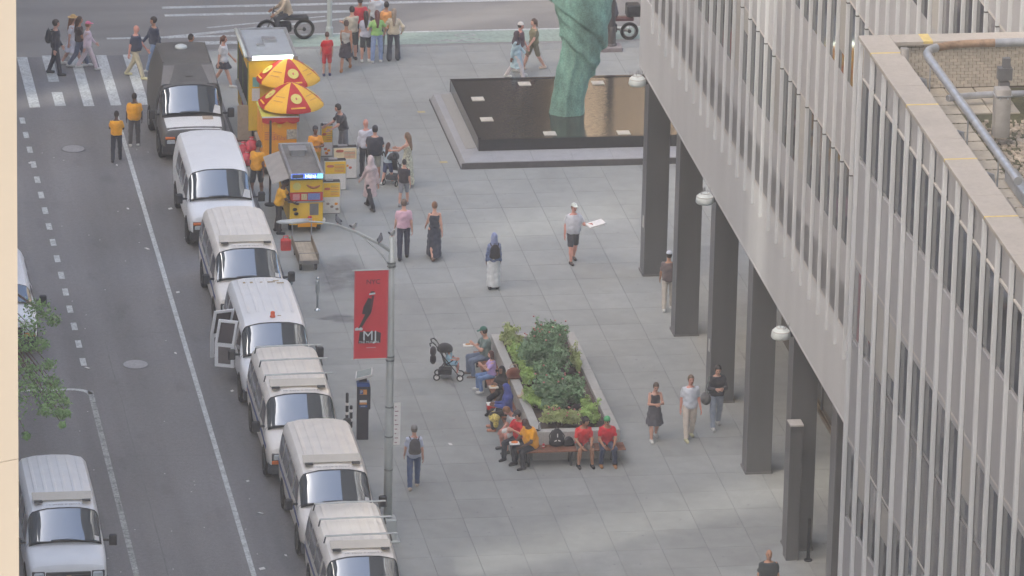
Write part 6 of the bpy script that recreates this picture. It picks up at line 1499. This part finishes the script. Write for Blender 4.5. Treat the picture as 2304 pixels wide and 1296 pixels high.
# behind the pool
person('woman in pale blue coat and dark headscarf walking behind the pool', (1160,178), 70, 1.62, 'brown', 'f', 'walk', ('coat',(172,196,204)), ('pants',(204,196,196)), SW, None, ('hijab',(74,62,70)), group=G4)
person('man in white hat walking behind the pale blue coat', (1168,166), 60, 1.7, 'pink', 'm', 'stroll', ('tee',(96,72,78)), ('pants',(206,198,194)), SW, BH, ('beanie',(222,218,212)), group=G4)
person('woman in olive top with bare legs walking past the pool', (1200,156), -70, 1.72, 'light', 'f', 'walk', ('tee',(128,124,98)), ('shorts',(122,116,96)), (214,190,170), ('tail',(84,62,56)), group=G4)
# round the carts
person('man in black top leaning on the counter by the narrow menu board', (772,358), -75, 1.78, 'light', 'm', 'reach', ('tee',(66,66,72)), ('pants',(112,116,124)), BLK, BH, lean=14, group=G3)
person('bald man in white shirt beside the large cream menu board', (822,398), 195, 1.8, 'pink', 'm', 'stand', ('long',(208,210,220)), ('pants',(54,54,60)), BLK, ('bald',BLK), group=G3)
person('broad man in black tee and dark cap with khaki shorts', (842,412), 168, 1.8, 'light', 'b', 'phone', ('untuck',(60,62,72)), ('shorts',(170,170,160)), SW, BH, ('cap',(62,62,70)), group=G3)
person('girl in pale blue tee and navy shorts with long brown hair', (872,414), 140, 1.3, 'light', 'f', 'phone', ('tee',(190,206,216)), ('shorts',(76,84,116)), SW, ('long',(92,62,54)), group=G3)
person('woman with long hair in a pale flowered dress pushing the pram', (916,420), -125, 1.68, 'light', 'f', 'reach', ('tank',(186,184,164),'print'), ('longskirt',(190,190,170),'print'), SW, ('long',(128,104,84)), group=G3)
person('woman in pink coat and headscarf walking past the carts', (833,470), 205, 1.68, 'light', 'f', 'walk', ('coat',(204,184,184)), ('pants',(56,54,58)), (70,68,72), None, ('hijab',(206,190,190)), group=G3)
person('boy in black tee and grey shorts following the pram', (908,462), 160, 1.42, 'light', 'm', 'stroll', ('untuck',(62,58,64)), ('shorts',(142,144,150)), (150,150,154), ('short',(56,48,46)), group=G3)
# open plaza
person('man in pink shirt and dark trousers seen from behind', (907,582), 176, 1.8, 'light', 'm', 'stroll', ('tee',(214,176,192)), ('pants',(60,62,80)), BLK, ('short',(110,92,82)), group=G4)
person('woman in long black sleeveless dress seen from behind', (976,580), 184, 1.74, 'light', 'f', 'walk', ('tank',(60,64,76)), ('longskirt',(62,66,78)), (120,96,84), ('bun',(134,100,78)), group=G4)
t, J, pel, hd = person('woman in blue patterned jacket and long white skirt with headscarf', (1110,650), 178, 1.66, 'brown', 'f', 'stand', ('jacket',(110,124,158),'print'), ('longskirt',(208,212,212)), BLK, None, ('hijab',(142,152,186)), group=G4)
backpack(t, J, pel, 'slim black backpack on the woman with the long white skirt', (46,44,50), hk=.95)
t, J, pel, hd = person('man in white tee and cap with black shorts carrying a flat box', (1288,590), 12, 1.8, 'pink', 'b', 'carry', ('untuck',(206,208,214)), ('shorts',(66,66,72)), (70,58,56), ('short',(120,90,70)), ('cap',(214,220,214)), group=G4)
w = wpos(t, J['wrR']); bx = thing('pizza_box', 'flat white box carried under the arm of the man in the white tee', 'box', (w.x+.16, w.y-.05, w.z+.02), rad(10)); MB().obox((0,0,0), (.24,0,.05), (0,.2,0), (-.004,0,.022)).build('box', M_wht, bx); MB().obox((0,0,.025), (.236,0,.05), (0,.197,0), (0,0,.003)).build('lid', M_wht, bx)
person('man in brown shirt and white cap passing behind the second column', (1502,697), 172, 1.74, 'tan', 'm', 'stroll', ('untuck',(104,92,92)), ('pants',(184,178,168)), SW, BH, ('cap',(214,220,232)), group=G4)
person('woman in black dress looking at her phone near the columns', (1471,990), 4, 1.68, 'light', 'f', 'phone', ('tank',(72,70,74)), ('skirt',(86,86,92)), SW, ('tail',(86,76,68)), tilt=22, group=G4)
person('man in loose white shirt and beige trousers walking towards the camera', (1550,988), 6, 1.82, 'pink', 'm', 'stroll', ('untuck',(204,210,218)), ('pants',(206,196,184)), (198,196,160), ('short',(122,106,90)), wide=1.05, group=G4)
t, J, pel, hd = person('man in black top and grey jeans looking at a phone by the column', (1610,962), 2, 1.82, 'light', 'm', 'phone', ('long',(54,54,60)), ('jeans',(138,148,162)), SW, BH, tilt=18, group=G4)
w = wpos(t, J['hipL']); bg_ = thing('duffel_bag', 'dark grey duffel bag hanging beside the man in black top', 'bag', (w.x-.2, w.y-.02, w.z-.1)); S = SDF(.02,.03); S.ell((0,0,0), (.14,.2,.18)); V, Q = S.mesh(); me = bpy.data.meshes.new('bag'); me.from_pydata(V.tolist(), [], [tuple(q) for q in Q]); me.materials.append(cloth((92,92,92))); me.polygons.foreach_set('use_smooth', [True]*len(Q)); mk('bag', me, bg_); MB().tube([(0,.1,.14),(.08,.04,.62),(.08,-.04,.62),(0,-.1,.14)], .014, 5).build('strap', cloth((120,128,124)), bg_)
person('bald man in dark tee cut off by the bottom edge', (1725,1388), 0, 1.8, 'tan', 'b', 'stroll', ('tee',(60,66,68)), ('pants',(80,80,84)), BLK, ('bald',BLK), group=G4)
t, J, pel, hd = person('man in pale blue shirt and jeans walking away with a rucksack', (930,1098), 178, 1.74, 'light', 'm', 'stroll', ('untuck',(190,198,216)), ('jeans',(74,92,126)), (200,186,170), ('short',(110,100,92)), ('beanie',(142,140,136)), group=G4)
backpack(t, J, pel, 'dark grey rucksack on the man in the pale blue shirt', (78,76,80))
# seated
def onbench(px, py): return at(px, py, .55).y
BX = -1.82
t, J, pel, hd = person('man in green cap and green tee eating on the side bench', Vector((BX, onbench(1088,800), 0)), -82, 1.8, 'light', 'm', 'eat', ('tee',(112,130,126)), ('jeans',(110,124,146)), (110,100,94), ('short',(60,50,46)), ('cap',(64,112,98)), tilt=14, seat=.455, group=G5)
w = wpos(t, (J['wrL']+J['wrR'])/2); fp = thing('food_tray', 'white food tray held by the man in the green cap', 'tray', (w.x-.14, w.y-.02, w.z-.03)); MB().cbox(-.13, .13, -.09, .09, 0, .035, .01).build('tray', M_wht, fp); MB().ell((0,0,.04), (.08,.06,.025), 8, 5).build('food', mat('food_tan', (196,150,96), .7, var=.3, scale=30), fp)
person('girl in purple tee and jeans drinking on the side bench', Vector((BX-.05, onbench(1092,842), 0)), -86, 1.46, 'light', 'f', 'eat', ('tee',(186,162,214)), ('jeans',(112,138,180)), SW, ('bob',(84,58,54)), tilt=4, seat=.455, group=G5)
t, J, pel, hd = person('woman in black headscarf eating on the side bench', Vector((BX, onbench(1122,885), 0)), -40, 1.66, 'brown', 'f', 'eat', ('long',(46,42,44)), ('pants',(48,44,46)), BLK, None, ('hijab',(44,40,42)), seat=.455, group=G5)
w = wpos(t, (J['wrL']+J['wrR'])/2); fp = thing('food_tray', 'foil food tray held by the woman in the black headscarf', 'tray', (w.x-.06, w.y-.08, w.z-.03)); MB().cbox(-.13, .13, -.09, .09, 0, .04, .012).build('tray', mat('foil', (206,198,186), .4, .3), fp); MB().ell((0,0,.045), (.09,.06,.02), 8, 5).build('food', mat('food_tan', (196,150,96)), fp)
t, J, pel, hd = person('woman in royal blue headscarf and black trousers on the side bench', Vector((BX-.05, onbench(1132,925), 0)), -100, 1.66, 'brown', 'f', 'sit', ('long',(72,84,150)), ('pants',(52,48,48)), (190,130,104), None, ('hijab',(70,82,152)), tilt=10, seat=.455, group=G5)
w = wpos(t, (J['kneeL']+J['kneeR'])/2); fp = thing('yellow_bag', 'pale yellow carrier bag on the lap of the woman in blue', 'bag', (w.x+.05, w.y-.1, w.z-.08)); S = SDF(.02,.03); S.ell((0,0,0), (.16,.2,.15)); S.ell((.02,-.05,-.16), (.09,.1,.14)); V, Q = S.mesh(); me = bpy.data.meshes.new('bag'); me.from_pydata(V.tolist(), [], [tuple(q) for q in Q]); me.materials.append(cloth((222,196,110),'print')); me.polygons.foreach_set('use_smooth', [True]*len(Q)); mk('bag', me, fp); MB().tube([(0,0,.14),(.03,.03,.24),(-.02,.06,.14)], .01, 5).build('handle', M_wht, fp)
w2 = w+Vector((.0,.35,.16)); fp = thing('red_food_box', 'red takeaway box between the two women in headscarves', 'box', (w.x+.02, w.y+.3, w.z+.02)); MB().cbox(-.12,.12,-.12,.12,0,.12,.02).build('box', M_red, fp); MB().box(-.125,.125,-.125,.125,.122,.135).build('lid', M_wht, fp)
person('man in light grey tee and shorts hunched on the side bench', Vector((BX+.02, onbench(1165,968), 0)), -75, 1.76, 'pink', 'm', 'sitlean', ('tee',(192,194,196)), ('shorts',(206,204,200)), (84,84,86), ('short',(150,112,84)), lean=24, tilt=22, seat=.455, group=G5)
t, J, pel, hd = person('man in red football shirt and black cap at the bench corner', Vector((-1.86, -13.72, 0)), -50, 1.78, 'light', 'm', 'eat', ('tee',(206,36,46)), ('pants',(54,56,64)), BLK, BH, ('cap',(72,68,70)), lean=4, tilt=14, seat=.455, group=G5)
t, J, pel, hd = person('man in yellow shirt with shaved head at the end of the front bench', Vector((-1.62, -14.22, 0)), -62, 1.8, 'dark', 'b', 'sitlean', ('untuck',(246,168,28)), ('pants',(54,56,62)), BLK, ('bald',BLK), lean=12, tilt=20, seat=.455, group=G5)
w = wpos(t, (J['wrL']+J['wrR'])/2); fp = thing('food_tray', 'orange and white food tray between the red shirt and yellow shirt', 'tray', (w.x-.1, w.y+.02, w.z+.02)); MB().cbox(-.13, .13, -.1, .1, 0, .04, .012).build('tray', M_wht, fp); MB().ell((0,0,.05), (.1,.075,.03), 8, 5).build('food', mat('food_orange', (224,128,62), .7, var=.25, scale=30), fp)
person('dark haired man in red tee and shorts sitting on the front bench', Vector((at(1316,1015,.5).x, -14.2, 0)), 6, 1.76, 'tan', 'm', 'sitlean', ('untuck',(214,48,50)), ('shorts',(96,92,86)), BLK, ('wavy',(48,40,38)), lean=16, turn=25, seat=.455, group=G5)
person('man in red and blue shirt with green cap on the front bench', Vector((at(1371,1015,.5).x, -14.2, 0)), 0, 1.76, 'tan', 'm', 'sitlean', ('tee',(206,40,54)), ('jeans',(62,70,92)), (168,122,84), BH, ('beanie',(84,164,110)), lean=16, turn=-20, seat=.455, group=G5)
p = at(684, 88, ZR); person('rider in beige top and dark trousers on the motorbike', Vector((p.x-.62+.1, p.y, ZR)), -90, 1.78, 'tan', 'm', 'ride', ('long',(196,176,150)), ('pants',(64,66,72)), BLK, BH, ('beanie',(52,52,54)), lean=16, seat=.79, group='riders on the avenue')
p = at(1414, 90, ZR); person('rider in dark grey jacket on the red scooter', Vector((p.x-.6+.1, p.y, ZR)), -90, 1.76, 'tan', 'm', 'ride', ('long',(92,90,98)), ('pants',(96,66,66)), BLK, BH, ('beanie',(52,52,54)), lean=12, seat=.79, group='riders on the avenue')

# ================================================================== PRAMS, BAGS AND SMALL THINGS ON THE BENCH
def pram(label, loc, rz, col=(50,50,54)):
    t = thing('pram', label, 'pram', loc, rz); cm = cloth(col)     # faces -y
    for x in (-.2, .2):
        for yv in (-.34, .3):
            w_ = torus(.075, .02, (x, yv, .095), 18, 6).build('wheel', M_tyre, t, smooth=True); MB().lathe([(.001,-.01),(.062,-.01),(.062,.01),(.001,.01)], (x, yv, .095), 12, 'X').build('rim', M_wht, w_)
        MB().tube([(x,-.34,.12),(x*.95,-.1,.42),(x*.9,.22,.82),(x*.9,.34,1.02)], .014, 6).build('frame', M_black, t); MB().tube([(x,.3,.12),(x*.95,.08,.45),(x*.92,-.14,.6)], .014, 6).build('frame', M_black, t)
        MB().tube([(x*.9,.34,1.02),(x*.9,.42,1.09),(x*.9,.5,1.06),(x*.9,.48,.98)], .02, 6).build('handle', M_rub, t)
    MB().patch([[(x, yv, z) for x in (-.17,-.05,.05,.17)] for yv, z in ((-.3,.3),(-.24,.44),(.02,.42),(.1,.46),(.2,.78),(.24,.9))]).build('seat', cm, t, smooth=True)
    S = SDF(.022, .03); S.ell((0,.1,.86), (.19,.22,.17)); V, Q = S.mesh([lambda X,Y,Z: .80-Z]); me = bpy.data.meshes.new('hood'); me.from_pydata(V.tolist(), [], [tuple(q) for q in Q]); me.materials.append(cm); me.polygons.foreach_set('use_smooth', [True]*len(Q)); mk('hood', me, t)
    MB().cbox(-.17, .17, -.1, .26, .17, .3, .03).build('basket', cm, t); MB().tube([(-.18,-.2,.52),(0,-.24,.54),(.18,-.2,.52)], .012, 5).build('bar', M_rub, t)
    return t
p = at(1008, 852); pt = pram('black folding pram with bags parked facing the bench', (p.x, p.y, 0), rad(78))
for i, (z, lab) in enumerate(((.78, 'black round bag hung highest on the pram handle'), (.55, 'black round bag hung below another on the pram'))):
    w = wpos(pt, (0, .42, z)); bgt = thing('pram_bag', lab, 'bag', w, rad(78)); S = SDF(.02,.02); S.ell((0,0,0), (.15,.09,.14)); V, Q = S.mesh(); me = bpy.data.meshes.new('bag'); me.from_pydata(V.tolist(), [], [tuple(q) for q in Q]); me.materials.append(cloth((48,44,50))); me.polygons.foreach_set('use_smooth', [True]*len(Q)); mk('bag', me, bgt); MB().box(-.05,.05,.085,.094,-.03,.03).build('logo_patch', M_wht, bgt)
person('small child with fair skin sitting in the black pram', Vector(wpos(pt, (0,-.02,0))), 78, 1.0, 'pink', 'm', 'sit', ('tee',(164,204,220)), ('shorts',(150,186,206)), SW, ('short',(150,116,92)), seat=.42, group=G5)
p = at(886, 412); pram('black pram with grey seat between the girl and the flowered dress', (p.x, p.y, 0), rad(150), (60,62,68))
def softbag(name, label, cat, loc, rad3, col, extra=None, cut=None):
    t = thing(name, label, cat, loc); S = SDF(.018, .03); S.ell((0,0,rad3[2]), rad3); S.cap((-rad3[0]*.6,0,rad3[2]*.5), (rad3[0]*.6,0,rad3[2]*.5), rad3[1]*.9, rad3[1]*.9); V, Q = S.mesh([lambda X,Y,Z: -Z]); me = bpy.data.meshes.new('bag'); me.from_pydata(V.tolist(), [], [tuple(q) for q in Q]); me.materials.append(cloth(col)); me.polygons.foreach_set('use_smooth', [True]*len(Q)); mk('bag', me, t)
    return t
x = at(1252,1000,.5).x; t = softbag('backpack', 'black backpack with white marks standing on the front bench', 'backpack', (x, -14.15, .457), (.17,.12,.25), (44,44,48)); MB().box(-.012,.012,-.13,-.12,.3,.4).obox((-.05,-.125,.2), (.03,0,.012), (0,.004,0), (.0,0,.014)).obox((.05,-.125,.2), (.03,0,-.012), (0,.004,0), (.0,0,.014)).build('white_mark', M_wht, t); MB().tube([(-.05,0,.48),(-.04,0,.54),(.04,0,.54),(.05,0,.48)], .01, 5).build('loop', M_black, t)
for s in (-1,1): MB().tube([(s*.1,.1,.42),(s*.2,.02,.3),(s*.17,-.02,.1)], .015, 5).build('strap', cloth((40,40,44)), t)
x = at(1281,1003,.5).x; t = softbag('shoulder_bag', 'small black bag beside the backpack on the front bench', 'bag', (x, -14.12, .457), (.12,.1,.13), (48,48,52)); MB().box(-.1,.1,-.1,-.09,.1,.2).build('flap', cloth((40,40,44)), t)
x = at(1226,1012,.5).x; t = thing('drink_can', 'red drink can standing on the front bench', 'can', (x, -14.25, .457)); MB().lathe([(.03,0),(.034,.01),(.034,.11),(.028,.125)], n=12).build('can', mat('can_red', (206,74,84), .3, .4), t); MB().lathe([(.0345,.05),(.0345,.07)], n=12).build('band', M_wht, t)
p = at(1216,966,.8); t = thing('water_bottle', 'clear plastic water bottle on the planter corner', 'bottle', (-1.36, -13.86, .802)); MB().lathe([(.03,0),(.034,.01),(.034,.15),(.015,.2),(.015,.22)], n=12).build('bottle', mat('clear_plastic', (200,208,214), .08, trans=.7, var=.02), t, smooth=True); MB().lathe([(.017,.22),(.017,.24)], n=10).build('cap', M_wht, t)
t = softbag('sunglasses_case', 'small black case lying on the planter corner by the bottle', 'case', (-1.46, -13.88, .802), (.09,.04,.03), (46,46,50)); MB().box(-.03,.03,-.043,-.036,.02,.04).build('clasp', M_chrome, t)
p = at(1150,858,.8); t = softbag('handbag', 'brown studded handbag on the planter wall', 'handbag', (-1.44, onbench(1140,875)+.1, .802), (.2,.1,.16), (122,72,56)); 
for k in range(8): MB().ell((-.14+k*.04, -.02+.01*k, .3-.012*k), (.014,.014,.014), 6, 4).build('stud', M_wht, t)
MB().tube([(-.12,0,.26),(-.06,.03,.4),(.06,.03,.4),(.12,0,.26)], .012, 5).build('handle', M_card, t)
t = thing('paper_bag', 'open brown paper bag behind the woman in the black headscarf', 'bag', (-1.64, onbench(1130,868), .457)); b = MB(); b.loft([[(-.1,-.07,0),(.1,-.07,0),(.1,.07,0),(-.1,.07,0)], [(-.13,-.09,.36),(.12,-.1,.38),(.13,.1,.35),(-.12,.09,.37)]], cap1=False); b.build('bag', mat('kraft_paper', (206,166,108), .8, var=.12, scale=9), t); MB().patch([[(-.11,-.08,.34),(.11,-.08,.34)],[(-.1,.05,.46),(.1,.05,.44)]]).build('flap', mat('kraft_paper', (206,166,108)), t)
t = thing('takeaway_box', 'small open cardboard box on the planter wall behind the blue headscarf', 'box', (-1.46, onbench(1155,915), .802)); MB().cbox(-.1,.1,-.08,.08,0,.06,.005).build('box', M_card, t); MB().obox((.08,.06,.12), (.03,.07,.06), (-.06,.05,0), (0,.002,.004)).build('lid', M_card, t)
for i, (px, py) in enumerate(((1105,822),(1108,842))): 
    t = thing('napkin', ['white napkin on the side bench beside the girl in purple', 'second white napkin lower down on the side bench'][i], 'napkin', (-1.72, onbench(px,py), .458)); MB().obox((0,0,.006), (.07,.02,.003), (-.02,.06,0), (0,0,.003)).obox((.02,.01,.014), (.05,.02,.004), (-.02,.04,.004), (0,0,.002)).build('sheet', M_paper, t)
p = at(1455, 985)
# ================================================================== HAZE: the summer air between the camera and the plaza
b = MB().box(-240, 240, -240, 240, -1.2, 72.); hz = b.build('haze', bpy.data.materials.new('haze_air')); stuff(hz); hz['label'] = 'thin pale summer haze filling the air over the plaza'
hm = hz.data.materials[0]; hm.use_nodes = True; hn = hm.node_tree.nodes; hl_ = hm.node_tree.links; hn.remove(hn['Principled BSDF'])
hv = hn.new('ShaderNodeVolumePrincipled'); hv.inputs['Color'].default_value = (.94, .94, .95, 1); hv.inputs['Density'].default_value = .00044; hv.inputs['Anisotropy'].default_value = 0.
hl_.new(hv.outputs[0], hn['Material Output'].inputs['Volume'])
